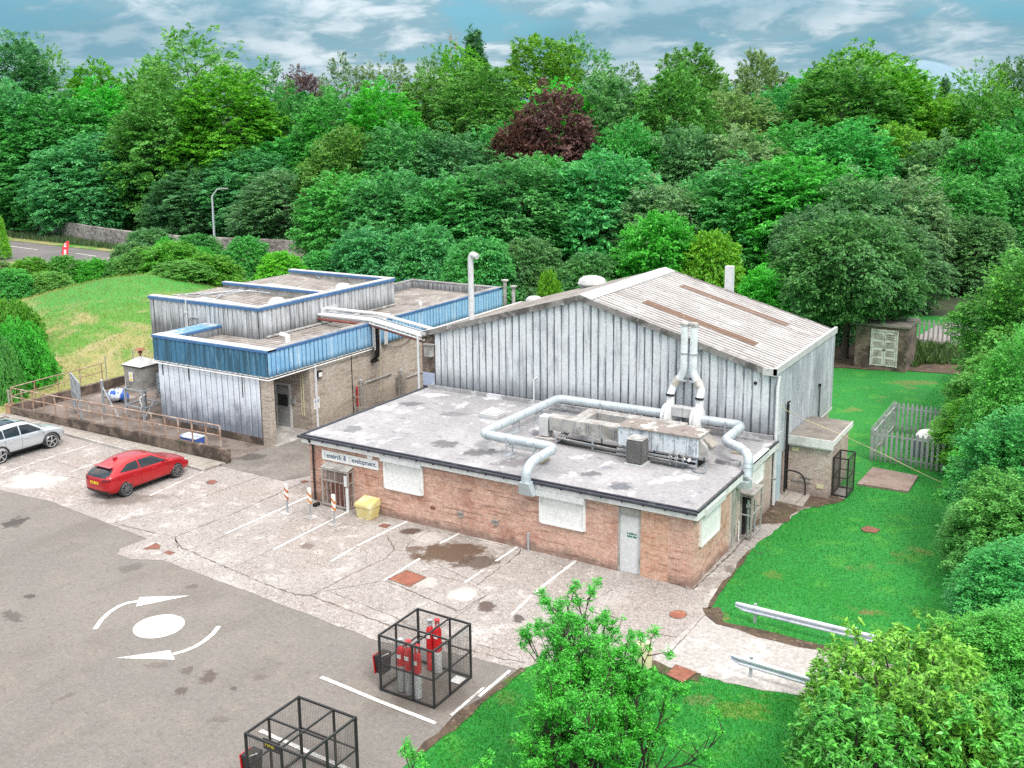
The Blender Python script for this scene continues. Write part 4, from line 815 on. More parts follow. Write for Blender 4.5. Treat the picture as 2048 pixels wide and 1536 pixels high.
# grey clad box on the roof
UX0, UX1, UY0, UY1, UZ = -46.75, -38.55, 38.3, 49.75, 5.9
up = MB().box(UX0+.05, UX1-.05, UY0+.05, UY1-.05, 0, 5.15)
Bh(up, 'roof_box_core', m_leadgrey)
Bh(MB().corr((UX0, UY0, 0), (1, 0, 0), UX1-UX0, lambda u: (.2 if u < 4.4 else 4.1, UZ-.12), (0, 0, 1), (0, -1, 0), .37, .045), 'roof_box_cladding', m_clad_box)
Bh(MB().corr((UX1, UY0, 0), (0, 1, 0), UY1-UY0, lambda u: (4.1, UZ-.12), (0, 0, 1), (1, 0, 0), .34, .045), 'roof_box_cladding', m_clad_box)
Bh(MB().corr((UX0, UY0, 0), (0, 1, 0), UY1-UY0, lambda u: (.2, 5.15), (0, 0, 1), (-1, 0, 0), .37, .045).corr((UX0, UY1, 0), (1, 0, 0), UX1-UX0, lambda u: (.2, UZ-.12), (0, 0, 1), (0, 1, 0), .37, .045), 'roof_box_cladding', m_clad_box)
Bh(MB().box(UX0, UX1-.3, UY0+.02, UY0+.3, 5.0, UZ-.12).box(UX0, UX1-.3, 43.75, 43.95, 5.0, UZ-.12).box(UX0, UX1-.3, UY1-.3, UY1-.02, 5.0, UZ-.12).box(UX1-.299, UX1-.02, UY0+.02, UY1-.02, 5.0, UZ-.12), 'box_parapet_wall', m_leadgrey)
Bh(MB().box(UX0-.06, UX1-.3, UY0-.03, UY0+.36, UZ-.02, UZ+.07).box(UX1-.299, UX1+.07, UY0-.03, UY1+.06, UZ-.02, UZ+.075).box(UX0-.06, UX1-.3, 43.7, 44.0, UZ-.02, UZ+.065).box(UX0-.06, UX1-.3, UY1-.34, UY1+.06, UZ-.02, UZ+.066), 'box_parapet_cap', m_cap)
tr = MB().box(UX0-.08, UX1+.12, UY0-.085, UY0-.031, UZ-.12, UZ+.02).box(UX1+.071, UX1+.12, UY0-.03, UY1+.08, UZ-.12, UZ+.02).box(UX0, UX1-.3, 44.001, 44.03, UZ-.1, UZ+.03).box(UX0, UX1-.3, 43.66, 43.699, UZ-.1, UZ+.03).box(UX0, UX1-.3, UY1-.38, UY1-.341, UZ-.1, UZ+.03)
Bh(tr, 'blue_edge_trim', m_blue_tr)
for (ya, yb_, zh) in ((UY0+.3, 43.7, .62), (44.0, UY1-.3, .66)):
    Bh(MB().corr((UX0-.15, ya, 5.26+zh*.5), (0, 1, 0), yb_-ya, lambda u: (0, 7.9), (1, 0, -.045), (0, 0, 1), .33, .06), 'box_roof', m_roof_old)
    Bh(MB().corr((UX0-.15, ya+.6, 5.31+zh*.5), (0, 1, 0), 1.65, lambda u: (1.6, 7.0), (1, 0, -.045), (0, 0, 1), .33, .06), 'box_roof_light', surf('pale_roof_strip%d' % int(ya), (.62, .61, .59), [((.30, .27, .25), 'noise', .7, 1.4, .48, .64), ((.16, .13, .11), 'rib', .7, .33, .83, .15)], .8))
    x, y = -40.3, (ya+yb_)/2+.4
    Bh(MB().lathe([(.55, 0), (.5, .25), (.3, .42), (.05, .48)], (x, y, 5.4), 14), 'roof_dome', m_cap, smooth=True)
tb = MB()
for a, b in (((345, 590), (560, 578)), ((400, 590), (520, 574)), ((430, 592), (500, 580)), ((470, 580), (540, 586)), ((520, 585), (560, 573)), ((445, 588), (432, 598)), ((610, 545), (640, 556))):
    Bh(MB().tube([tuple(G(*a, UZ-.25)), tuple(G(*b, UZ-.25))], .035, 6), 'roof_pipe', m_steel)
rr2 = MB()
for py in (584, 590): rr2.tube([tuple(G(366, py+2, UZ+.1)), tuple(G(366, py+2, UZ+.5))], .02, 5)
for a, b in (((366, 588), (425, 600)), ((408, 592), (425, 598))): rr2.tube([tuple(G(*a, UZ+.25)), tuple(G(*b, UZ+.25))], .02, 5)
Bh(rr2, 'roof_rail', m_steel)
fy = UY0-.09; fp = lambda px, py: PL(px, py, 1, fy)
q0, q1 = fp(371, 600), fp(373, 658)
Bh(MB().tube([(q0[0], fy, UZ+.1), (q0[0], fy, q1[2])], .045, 7).box(q0[0]-.15, q0[0]+.05, fy-.06, fy+.04, 5.2, 5.32).tube([(q0[0]-.1, fy, UZ-.2), (q0[0]-.12, fy, q1[2])], .03, 6), 'wall_pipe', m_white, smooth=True)
Bh(MB().tube([tuple(fp(378, 638)), tuple(fp(385, 634)), tuple(fp(396, 636))], .03, 6).tube([tuple(fp(341, 636)), tuple(fp(344, 664))], .04, 6), 'bracket', m_steel)
# white plate behind the pipe bridge, small vents
y, z = PL(655, 625, 0, UX1+.06)[1:]; Bh(MB().box(UX1+.05, UX1+.10, y-.55, y+.75, z-1.0, z+.35), 'pipe_plate', m_white)
Bh(MB().tube([(UX1+.25, UY0+.3, 4.36), (UX1+.25, 49.5, 4.36)], .07, 7), 'base_pipe', m_leadgrey)
c = G(576, 690, 4.28); Bh(MB().tube([(c[0], c[1], 4.2), (c[0], c[1], 4.75), (c[0]-.4, c[1]-.06, 4.8)], .14, 10), 'roof_vent_pipe', m_clean, smooth=True)
c = PL(842, 650, 0, BX1-.1); T = PL(846, 606, 0, BX1-.1); Bh(MB().tube([(c[0], c[1], 4.2), (c[0], c[1], T[2])], .05, 7).lathe([(.09, 0), (.11, .12), (.06, .26)], (c[0], c[1], T[2]-.1), 9), 'roof_vent_pipe', m_clean, smooth=True)
c = G(765, 638, 4.3); Bh(MB().box(c[0]-.4, c[0]+.4, c[1]-.3, c[1]+.3, 4.2, 4.6), 'roof_hatch', m_white)
# pipe bridge over the alley
pb = thing('pipe_bridge', 'bundle of white and red pipes bridging the alley from the rooftop box to the hall', 'pipe bridge', (-33, 41, 4.9))
A0 = Vector((UX1+.1, 43.1, 4.85)); A1 = Vector((BX1+.2, 42.75, 4.95)); A2 = Vector((-28.6, 39.55, 5.25))
for k, (dy, dz, r, mt) in enumerate(((-.28, .0, .085, m_clean), (-.05, .04, .05, m_clean), (.15, .08, .05, m_steel), (.40, .24, .085, m_clean), (-.34, -.24, .08, surf('red_oxide_pipe', (.22, .07, .055), [((.6, .5, .48), 'noise', .7, 2, .52, .68)])), (.02, -.2, .04, m_steel))):
    o = Vector((0, dy, dz)); MB().tube([A0+o, A1+o, A2+o], r, 8).build('pipe', mt, pb, smooth=True)
lad = MB()
for s_ in (-.42, .5): lad.bar(A1+Vector((0, s_, -.14)), A2+Vector((0, s_, -.14)), .05)
for t in range(13): p = A1.lerp(A2, t/12); lad.bar(p+Vector((0, -.42, -.11)), p+Vector((0, .5, -.11)), .04)
for s_ in (-.1, .35): lad.bar((BX1+.26, A1.y+s_, 3.3), (BX1+.26, A1.y+s_, 4.85), .06)
lad.build('support_frame', m_clean, pb)
for k, dy in enumerate((.08, .2, .32, .9, 1.05)):
    yy = 42.65+dy; dn = 2.9 if k < 3 else 3.45
    pts = [(BX1+.25, yy, 4.85), (BX1+.25, yy, dn)] + ([(BX1+.05, yy-.12, dn-.18)] if k < 3 else [])
    MB().tube(pts, .055, 8, bend=.1).build('drop_pipe', m_dark if k < 3 else m_white, pb, smooth=True)
MB().box(BX1, BX1+.25, 42.55, 42.95, 2.62, 2.74).build('elbow_collar', m_dark, pb)
wl = [Vector((-30.2, 43.5, 3.5)), Vector((-31.5, 44.2, 3.0)), Vector((-33.3, 44.4, 3.0)), Vector((BX1+.3, 44.0, 3.4))]
tag(MB().tube([(BX1+.08, 43.6, 3.35), (BX1+.10, 44.6, 3.02), (BX1+.12, 45.6, 3.08), (BX1+.12, 46.4, 3.5)], .018, 5, bend=.5).build('hanging_cable', m_dark, loc=(BX1+.1, 45, 3.1)), 'thin dark cable sagging across the top of the buff brick alley wall', 'cable')
# ------------------------------------------------------------------ roof plant on the felt roof
ZD = ZR+.62
def g3(px, py): return G(px, py, ZD)
def ducting(name, label, pts, supp, endhood):
    t = thing(name, label, 'duct', tuple(pts[len(pts)//2]))
    MB().tube(pts, .178, 16, bend=.40).build('pipe', m_duct, t, smooth=True)
    P_ = [Vector(p) for p in pts]
    for a, b in zip(P_, P_[1:]):
        d = b-a; n_ = max(1, int(d.length/.95)); dn = d.normalized()
        if d.length < .5: continue
        for i in range(n_+1):
            s_ = .32+(d.length-.64)*i/max(1, n_); c_ = a+dn*s_; MB().tube([c_-dn*.015, c_+dn*.015], .188, 16).build('joint_band', m_steel, t)
    for x, y in supp:
        MB().bar((x, y-.24, ZR), (x, y-.24, ZD+.12), .035).bar((x, y+.24, ZR), (x, y+.24, ZD+.12), .035).bar((x, y-.24, ZD-.23), (x, y+.24, ZD-.23), .035).box(x-.1, x+.1, y-.34, y+.34, ZR, ZR+.03).build('support', m_steel, t)
    return t
DY = 38.45
xe = -17.75
d1 = ducting('roof_duct', 'long round metal duct looping over the felt roof to its front edge', [(-15.95, DY, ZD+.02), (-20.95, DY, ZD), (-21.1, 32.45, ZD), (xe, 32.35, ZD), (xe, YF-.0, ZD-.02), (xe, YF-.44, ZD-.25), (xe, YF-.46, 2.74)],
    [(-17.2, DY), (-18.8, DY), (-21.0, 36.8), (-21.05, 35.0), (-19.8, 32.4), (-18.6, 32.4)], 1)
MB().hexa([(xe-.30, YF-.50, 2.30), (xe+.30, YF-.50, 2.30), (xe+.30, YF-.24, 2.30), (xe-.30, YF-.24, 2.30), (xe-.19, YF-.65, 2.80), (xe+.19, YF-.65, 2.80), (xe+.19, YF-.28, 2.80), (xe-.19, YF-.28, 2.80)]).build('wall_hood', m_duct, d1)
MB().box(xe-.3, xe+.62, YF-.235, YF-.003, 2.26, 2.48).build('wall_plate', m_duct, d1)
d2 = ducting('roof_duct', 'shorter round metal duct bending from the right fan over the side roof edge', [(-14.35, DY, ZD), (-12.65, DY, ZD), (-12.62, 36.2, ZD), (-11.75, 35.6, ZD), (-11.33, 35.2, ZD-.05), (-11.26, 34.95, 2.62)], [(-13.3, DY), (-12.63, 37.3)], 1)
MB().box(XR+.01, XR+.48, 34.72, 35.12, 2.22, 2.495).build('wall_hood', m_duct, d2)
m_flue = surf('white_flue_metal', (.80, .84, .86), [((.55, .60, .62), 'noise', .6, 1.2, .5, .66), ((.30, .27, .24), 'noise', .6, 3, .62, .72)], .45, .15)
m_beige = surf('beige_elbow', (.50, .46, .40), [((.66, .66, .64), 'noise', .8, 2.5, .5, .62)], .6)
def fan(cx, sg, bx_, lab, lab2):
    t = thing('extract_fan', lab, 'fan', (cx, DY, ZR), 'extract fans at the foot of the hall wall')
    MB().lathe([(.36, -.17), (.52, -.15), (.54, 0), (.52, .15), (.36, .17)], (cx, DY-.1, ZD-.03), 22, 'x').build('housing', m_clean, t, smooth=True)
    MB().lathe([(.565, -.03), (.565, .03)], (cx, DY-.1, ZD-.03), 22, 'x').build('housing_rim', m_cap, t)
    MB().box(cx+.18*sg, cx+.62*sg, DY-.20, DY+.18, ZD+.02, ZD+.42).build('motor_box', m_cap, t, bevel=.02)
    MB().box(cx-.14, cx+.14, DY-.02, DY+.22, ZD+.30, ZD+.78).build('outlet', m_clean, t, bevel=.03)
    MB().bar((cx, DY-.3, ZR), (cx, DY-.3, ZD-.3), .05).bar((cx, DY+.3, ZR), (cx, DY+.3, ZD-.3), .05).bar((cx, DY-.34, ZR+.04), (cx, DY+.34, ZR+.04), .08).build('stand', m_steel, t)
    f = thing('flue_stack', lab2, 'flue', (cx, DY+.2, ZD+.8), 'paired flues on the hall wall')
    yy = DY+.35; x1 = bx_
    MB().tube([(cx, DY+.05, ZD+.78), (cx, yy, ZD+1.12), (x1, yy, ZD+1.75), (x1, yy, 7.22)], .155, 16, bend=.3).build('pipe', m_flue, f, smooth=True)
    MB().tube([(cx+(x1-cx)*.15, yy, ZD+1.12+.63*.15), (cx+(x1-cx)*.6, yy, ZD+1.12+.63*.6)], .182, 16).build('elbow', m_beige, f, smooth=True)
    MB().tube([(cx, DY+.05, ZD+.78), (cx, DY+.07, ZD+.86)], .175, 16).build('clamp_band', m_dark, f)
    for z in (4.85, 6.0): MB().lathe([(.19, 0), (.19, .05)], (x1, yy, z), 16).bar((x1, yy, z+.02), (x1, HY-.02, z+.02), .05).bar((x1-.28, HY-.06, z+.02), (x1+.28, HY-.06, z+.02), .05).build('bracket', m_steel, f)
    MB().lathe([(.185, 0), (.19, .10), (.17, .14)], (x1, yy, 7.15), 16).lathe([(.165, 0), (.165, .01)], (x1, yy, 7.291), 16).build('top_collar', m_leadgrey, f)
fan(-15.78, 1, -15.32, 'white round extract fan at the end of the long duct', 'left of the two tall white flues clamped to the front of the hall')
fan(-14.52, -1, -14.93, 'white round extract fan feeding the shorter duct', 'right of the two tall white flues clamped to the front of the hall')
# air handling unit with square ducts
AX0, AX1, AY0, AY1, AZ0, AZ1 = -16.15, -12.95, 34.35, 35.45, ZR+.42, ZR+1.15
ah = thing('air_handling_unit', 'long weathered air handling unit with square grey ducts in the middle of the felt roof', 'air handler', ((AX0+AX1)/2, (AY0+AY1)/2, ZR))
m_ahu = surf('streaked_unit_panel', (.58, .63, .68), [((.24, .26, .30), 'noise', .9, 1.6, .50, .62, (3, 3, .5)), ((.74, .76, .78), 'noise', .7, 2.2, .52, .66), ((.05, .055, .06), 'noise', .8, 4, .63, .71, (2, 2, .6))], .5)
MB().box(AX0, AX1, AY0, AY1, AZ0, AZ1).build('casing', m_ahu, ah, bevel=.02)
m_lichen = surf('lichen_top', (.24, .21, .19), [((.60, .59, .56), 'noise', .85, 1.7, .50, .60), ((.10, .08, .07), 'noise', .7, 4, .54, .66)], .9)
MB().box(AX0-.04, AX1+.05, AY0-.06, AY1+.06, AZ1+.001, AZ1+.05).build('top_cover', m_lichen, ah)
MB().hexa([(AX1+.001, AY0+.08, AZ0), (AX1+.35, AY0+.1, AZ0+.05), (AX1+.35, AY1-.1, AZ0+.05), (AX1+.001, AY1-.08, AZ0), (AX1+.001, AY0+.05, AZ1-.05), (AX1+.28, AY0+.1, AZ1-.32), (AX1+.28, AY1-.1, AZ1-.32), (AX1+.001, AY1-.05, AZ1-.05)]).build('inlet_hood', m_leadgrey, ah)
MB().hexa([(AX1+.06, AY0+.3, AZ1-.10), (AX1+.40, AY0+.3, AZ1-.40), (AX1+.40, AY1-.2, AZ1-.40), (AX1+.06, AY1-.2, AZ1-.10), (AX1+.1, AY0+.3, AZ1-.04), (AX1+.44, AY0+.3, AZ1-.35), (AX1+.44, AY1-.2, AZ1-.35), (AX1+.1, AY1-.2, AZ1-.04)]).build('louvre', m_greywood, ah)
pn = MB()
for i in range(1, 7): pn.box(AX0+i*.46-.012, AX0+i*.46+.012, AY0-.012, AY0-.001, AZ0+.03, AZ1-.02)
for i in range(8): pn.box(AX0+.12+i*.42, AX0+.17+i*.42, AY0-.03, AY0-.001, AZ0+.5, AZ0+.56)
pn.build('panel_seam', m_steel, ah)
DZ0, DZ1 = ZR+.42, ZR+.95
MB().box(-19.35, AX0-.25, 34.75, 35.3, DZ0, DZ1).hexa([(AX0-.249, 34.75, DZ0), (AX0-.001, AY0+.05, AZ0), (AX0-.001, AY1-.05, AZ0), (AX0-.249, 35.3, DZ0), (AX0-.249, 34.75, DZ1), (AX0-.001, AY0+.05, AZ1-.03), (AX0-.001, AY1-.05, AZ1-.03), (AX0-.249, 35.3, DZ1)]).build('square_duct', m_leadgrey, ah)
MB().box(-18.55, -18.0, 35.301, 36.75, DZ0+.02, DZ1-.01).box(-18.0, -14.3, 36.25, 36.75, DZ0+.03, DZ1-.02).build('square_duct', m_leadgrey, ah)
MB().box(-14.299, -13.7, 36.1, 36.75, ZR+.1, DZ1-.1).build('square_duct', m_leadgrey, ah)
sm = MB()
for i in range(6): sm.box(-19.3+i*.55, -19.27+i*.55, 34.72, 35.33, DZ0-.02, DZ1+.02)
for i in range(7): sm.box(-17.9+i*.55, -17.87+i*.55, 36.22, 36.78, DZ0-.01, DZ1+.01)
sm.build('duct_flange', m_steel, ah)
for x in (-18.9, -17.3, AX0+.15, AX0+1.1, AX0+2.1, AX1-.1):
    for y in (34.5, 35.3): MB().bar((x, y, ZR), (x, y, AZ0), .06).build('leg', m_steel, ah)
for x in (-17.6, -16.2, -14.9): MB().bar((x, 36.5, ZR), (x, 36.5, DZ0), .05).build('leg', m_steel, ah)
lg = MB()
lg.bar((AX0, AY0-.08, ZR+.30), (AX1, AY0-.08, ZR+.30), .06).bar((AX0, AY0-.10, ZR+.12), (AX1, AY0-.10, ZR+.12), .08)
lg.build('support_rail', m_steel, ah)
pr_ = MB()
for k in range(4): pr_.tube([(-18.6-.08*k, 35.0, ZR+.35), (-18.6-.08*k, 34.5-.06*k, ZR+.16+.05*k), (-13.2, 34.14-.06*k, ZR+.12+.05*k)], .028, 6, bend=.2)
for x in (-13.9, -13.65, -13.4): pr_.tube([(x, 34.05, ZR+.1), (x, 34.05, ZR+.5), (x, AY0, ZR+.55)], .03, 6)
pr_.tube([(-13.1, 34.1, ZR+.05), (-12.8, 33.9, ZR+.03), (-12.5, 34.0, ZR+.03), (-12.6, 34.3, ZR+.3)], .02, 5, bend=.1)
pr_.build('pipework', m_cap_dk, ah, smooth=True)
MB().box(-18.9, -13.0, 34.5, 35.3, ZR+.003, ZR+.02).build('tray', m_dark, ah)
vl = MB()
for x in (-13.95, -13.7, -13.42, -13.2): vl.lathe([(.06, 0), (.06, .09)], (x, 34.1, ZR+.36), 8, 'y')
vl.build('valve', m_clean, ah)
# air conditioner cabinet and round-cornered condenser
c0, c1 = G(1040+165/4.267, 780+405/4.267, ZR), G(1040+290/4.267, 780+395/4.267, ZR)
ac = thing('cooling_cabinet', 'pale upright cooling cabinet on a pad at the left end of the square ducts', 'air conditioner', (c0[0]+.25, c0[1]+.2, ZR))
x0 = c0[0]; y0 = c0[1]-.05
MB().box(x0-.1, x0+.75, y0-.15, y0+.6, ZR, ZR+.06).build('pad', m_conc2, ac)
MB().box(x0, x0+.42, y0, y0+.45, ZR+.1, ZR+.92).build('casing', m_cap, ac, bevel=.02)
MB().box(x0+.43, x0+.62, y0+.08, y0+.4, ZR+.55, ZR+.98).build('side_box', m_cap, ac, bevel=.01)
gm = MB()
for i in range(9): gm.box(x0+.421, x0+.428, y0+.05, y0+.4, ZR+.17+i*.08, ZR+.2+i*.08)
gm.build('grille', m_leadgrey, ac)
cn = G(1040+975/4.267, 780+648/4.267, ZR); cn[1] += .25
co = thing('condenser_unit', 'dark grey square condenser unit with a round top grille in front of the air handler', 'condenser', tuple(cn))
m_mesh = surf('dark_condenser_mesh', (.09, .09, .09), [((.17, .165, .16), 'noise', .7, 3, .5, .65)], .7)
MB().box(cn[0]-.32, cn[0]+.32, cn[1]-.30, cn[1]+.30, ZR+.08, ZR+.98).build('casing', m_mesh, co, bevel=.07)
fn_ = MB()
for i in range(30): fn_.box(cn[0]-.325, cn[0]+.325, cn[1]-.305, cn[1]+.305, ZR+.14+i*.026, ZR+.146+i*.026)
fn_.build('fins', surf('condenser_fin', (.16, .155, .15), rough=.6), co, bevel=.03)
MB().box(cn[0]-.33, cn[0]+.33, cn[1]-.31, cn[1]+.31, ZR+.981, ZR+1.03).build('top_plate', m_leadgrey, co, bevel=.02)
tp_ = MB()
for r in (.08, .14, .2, .25):
    tp_.tube([(cn[0]+r*math.cos(a), cn[1]+r*math.sin(a), ZR+1.05) for a in np.linspace(0, 2*math.pi, 21)], .012, 4, cap=False)
tp_.lathe([(.07, 0), (.07, .05)], (cn[0], cn[1], ZR+1.031), 12); tp_.build('fan_grille', m_cap, co)
MB().box(cn[0]-.38, cn[0]+.38, cn[1]-.36, cn[1]+.36, ZR, ZR+.08).build('base', m_cap, co)
# ------------------------------------------------------------------ sunken yard with walls, rails, hopper
sheet('service_yard', [(-51.0, 32.2), (-34.9, 32.2), (-34.9, 34.85), (-42.3, 34.85), (-42.3, 40.2), (-51.0, 40.2)], .03, surf('stained_yard_concrete', (.20, .165, .145), [((.10, .08, .065), 'noise', .8, .8, .45, .62), ((.36, .31, .28), 'noise', .7, .5, .56, .68), ((.07, .045, .03), 'noise', .6, 4, .56, .7)], .95))
tag(MB().hexa([(-51.2, 32.05, -.1), (-34.75, 32.05, -.1), (-34.75, 32.3, -.1), (-51.2, 32.3, -.1), (-51.2, 32.05, .46), (-34.75, 32.05, .68), (-34.75, 32.3, .68), (-51.2, 32.3, .46)]).build('brick_wall', m_brick_dk, loc=(-43, 32.15, 0)), 'low dark stained brick wall carrying the rusty railing above the paving slabs', 'wall')
tag(MB().box(-51.2, -50.95, 32.301, 40.4, -.1, .55).box(-50.95, -42.4, 40.15, 40.4, -.1, .9).build('brick_wall', m_brick_dk, loc=(-51, 36, 0)), 'dark low retaining wall at the foot of the dry grass mound', 'wall')
rl_ = thing('railing', 'long rusty two-bar railing with square posts on the low dark brick wall', 'railing', (-43, 32.2, .5))
def wz(x): return .46+(x+51.2)/16.45*.22
rx0, rx1 = -51.0, -35.25
MB().tube([(rx0, 32.2, wz(rx0)+1.03), (rx1, 32.2, wz(rx1)+1.05)], .032, 7).build('top_rail', m_rail, rl_, smooth=True)
MB().tube([(rx0, 32.2, wz(rx0)+.55), (rx1, 32.2, wz(rx1)+.57)], .028, 7).build('mid_rail', m_rail, rl_, smooth=True)
for i in range(18):
    x = rx0+(rx1-rx0)*i/17; MB().bar((x, 32.2, wz(x)-.02), (x, 32.2, wz(x)+1.03), .055).build('post', m_rail, rl_)
rl2 = thing('railing', 'short rusty railing running back along the grass to the mesh gate', 'railing', (-51.07, 35, .5))
MB().tube([(-51.07, 32.25, 1.5), (-51.07, 38.2, 1.62)], .03, 7).build('top_rail', m_rail, rl2); MB().tube([(-51.07, 32.25, 1.03), (-51.07, 38.2, 1.12)], .026, 7).build('mid_rail', m_rail, rl2)
for i in range(1, 5): y = 32.2+i*1.45; MB().bar((-51.07, y, .5), (-51.07, y, 1.55), .04).build('post', m_rail, rl2)
# mesh gate, open, and its other post
a_ = lambda x, y, z=0: G(x/6.024, 700+y/6.024, z)
g0 = a_(870, 640, .05); g1 = a_(985, 822, .05)
gt_ = thing('mesh_gate', 'galvanised wire mesh gate standing open beside the rusty railing', 'gate', tuple(g1))
P0 = Vector((g0[0]-1.35, g0[1]+1.0, .05)); P1 = Vector(g1); P0 = Vector(a_(800, 560, .05)); P0 = P1+(P0-P1).normalized()*2.6
m = MB()
for p in (P0, P1): m.bar(p, p+Vector((0, 0, 1.95)), .09)
for z in (.08, 1.0, 1.93): m.bar(P0+Vector((0, 0, z)), P1+Vector((0, 0, z)), .06)
m.bar(P0+Vector((0, 0, 1.9)), P1+Vector((0, 0, .1)), .045); m.build('frame', m_steel, gt_)
m = MB()
for i in range(44): p = P0.lerp(P1, i/44); m.bar(p+Vector((0, 0, .1)), p+Vector((0, 0, 1.9)), .009)
for i in range(30): z = .1+i*.06; m.bar(P0+Vector((0, 0, z)), P1+Vector((0, 0, z)), .009)
m.build('wire_mesh', m_steel, gt_)
q = a_(1262, 790, .03); gp = thing('gate_post', 'galvanised gate post with a slanting brace in the small yard', 'post', tuple(q))
MB().bar(q, q+np.array([0, 0, 1.95]), .11).lathe([(.07, 0), (.03, .06)], (q[0], q[1], 1.98), 6).build('post', m_steel, gp); MB().bar(q+np.array([0, 0, 1.6]), q+np.array([1.25, -.1, .1]), .06).build('brace', m_steel, gp)
mf = thing('wire_fence', 'thin wire mesh fence on the retaining wall below the mound', 'fence', (-51.07, 39.5, .5))
m = MB()
for y in (38.3, 40.25): m.bar((-51.07, y, .5), (-51.07, y, 2.0), .04)
for x in (-48, -45.2, -42.6): m.bar((x, 40.27, .85), (x, 40.27, 2.2), .04)
m.build('post', m_steel, mf); m = MB()
for i in range(60): m.bar((-51.05+i*.14, 40.27, .9), (-51.05+i*.14, 40.27, 2.15), .006)
for i in range(12): m.bar((-51.05, 40.27, .95+i*.1), (-42.6, 40.27, .95+i*.1), .006)
m.build('wire_mesh', m_steel, mf)
# hopper on a steel stand
hx0, hx1, hy0, hy1 = -44.95, -43.6, 34.75, 36.0
hp_ = thing('dust_hopper', 'square grey hopper with a pyramid lid and warning label on a galvanised stand', 'hopper', (-44.3, 35.4, 0))
m_hop = surf('hopper_metal', (.34, .32, .30), [((.22, .205, .19), 'noise', .7, 1.5, .45, .64), ((.48, .46, .43), 'noise', .6, 3, .57, .7)], .55, .1)
MB().hexa([(hx0+.1, hy0+.08, 1.72), (hx1-.06, hy0+.08, 1.72), (hx1-.06, hy1-.08, 1.72), (hx0+.1, hy1-.08, 1.72), (hx0, hy0, 2.95), (hx1, hy0, 2.95), (hx1, hy1, 2.95), (hx0, hy1, 2.95)]).build('body', m_hop, hp_)
e = .06; cx_, cy_ = (hx0+hx1)/2, (hy0+hy1)/2
MB().add([(hx0-e, hy0-e, 2.96), (hx1+e, hy0-e, 2.96), (hx1+e, hy1+e, 2.96), (hx0-e, hy1+e, 2.96), (cx_, cy_, 3.38)], [(0, 1, 4), (1, 2, 4), (2, 3, 4), (3, 0, 4), (3, 2, 1, 0)]).build('lid', m_cap, hp_)
MB().box(hx0-e, hx1+e, hy0-e-.01, hy0-e, 2.9, 2.955).box(hx1+e, hx1+e+.01, hy0-e, hy1+e, 2.9, 2.955).build('lid_rim', m_dark, hp_)
MB().tube([(cx_, cy_, 3.3), (cx_, cy_, 3.75)], .05, 8).lathe([(.10, 3.5), (.12, 3.58), (.08, 3.62)], (cx_, cy_, 0), 10).lathe([(.30, 3.7), (.10, 3.78), (.03, 3.8)], (cx_, cy_, 0), 12).build('vent_cap', m_rust, hp_)
MB().box(hx0+.45, hx0+.75, hy0-.03, hy0-.012, 2.12, 2.62).build('label_plate', m_clean, hp_)
yz = hy0-.034; MB().add([(hx0+.5, yz, 2.36), (hx0+.7, yz, 2.36), (hx0+.6, yz, 2.56)], [(0, 1, 2)]).box(hx0+.49, hx0+.71, yz, yz+.003, 2.17, 2.27).build('warning_triangle', surf('warning_yellow', (.75, .55, .03), rough=.5), hp_)
m = MB()
for x in (hx0, hx1):
    for y in (hy0, hy1): m.bar((x, y, .03), (x, y, 1.72), .10)
for z in (.75, 1.66):
    for y in (hy0, hy1): m.bar((hx0, y, z), (hx1, y, z), .07)
    for x in (hx0, hx1): m.bar((x, hy0, z), (x, hy1, z), .07)
m.bar((hx1, hy0, .2), (hx1, hy1, 1.55), .05).bar((hx0, hy0, .75), (hx1, hy0, 1.6), .05)
m.build('stand', m_steel, hp_)
MB().tube([(hx1+.1, hy0+.1, 1.5), (hx1-.1, hy0-.15, 1.3), (hx1+.05, hy0-.1, .9), (hx1-.2, hy0-.1, .5)], .035, 6, bend=.15).build('pipe', m_white, hp_, smooth=True)
MB().box(hx0-.06, hx0-.01, hy0+.1, hy0+.25, 1.4, 2.4).build('bracket', m_white, hp_)
# grey tarpaulin bundle hung between hopper and cladding
def lump(c, r, seed, n=18, squash=(1, 1, 1), amp=.25):
    rr = np.random.RandomState(seed); mb = MB(); ph = rr.uniform(0, 6, (6, 3)); V = []
    for i in range(n//2+1):
        for j in range(n):
            th = math.pi*i/(n//2); a = 2*math.pi*j/n; d_ = np.array([math.sin(th)*math.cos(a), math.sin(th)*math.sin(a), math.cos(th)])
            k = 1+amp*sum(math.sin(3.1*(d_@[1, 1.7, .6])*(q+1)*.6+ph[q][0])/(q+1) for q in range(5))
            V.append(np.array(c)+d_*r*k*np.array(squash))
    mb.add(V, [(i*n+j, (i+1)*n+j, (i+1)*n+(j+1) % n, i*n+(j+1) % n) for i in range(n//2) for j in range(n)]); return mb
tp = lump((-42.85, 35.6, 2.0), .55, 3, 20, (.8, .7, 1.15), .22)
tag(tp.build('tarpaulin', surf('grey_blue_tarpaulin', (.26, .31, .36), [((.10, .12, .15), 'noise', .8, 3, .46, .6), ((.5, .55, .58), 'noise', .6, 4, .58, .7)], .5), loc=(-42.85, 35.6, 2.0)), 'crumpled grey blue tarpaulin bundled between the hopper and the pale cladding', 'tarpaulin')
m_bag = surf('blue_white_bag', (.03, .12, .50), [((.70, .76, .84), 'noise', 1, 2.6, .47, .51)], .4)
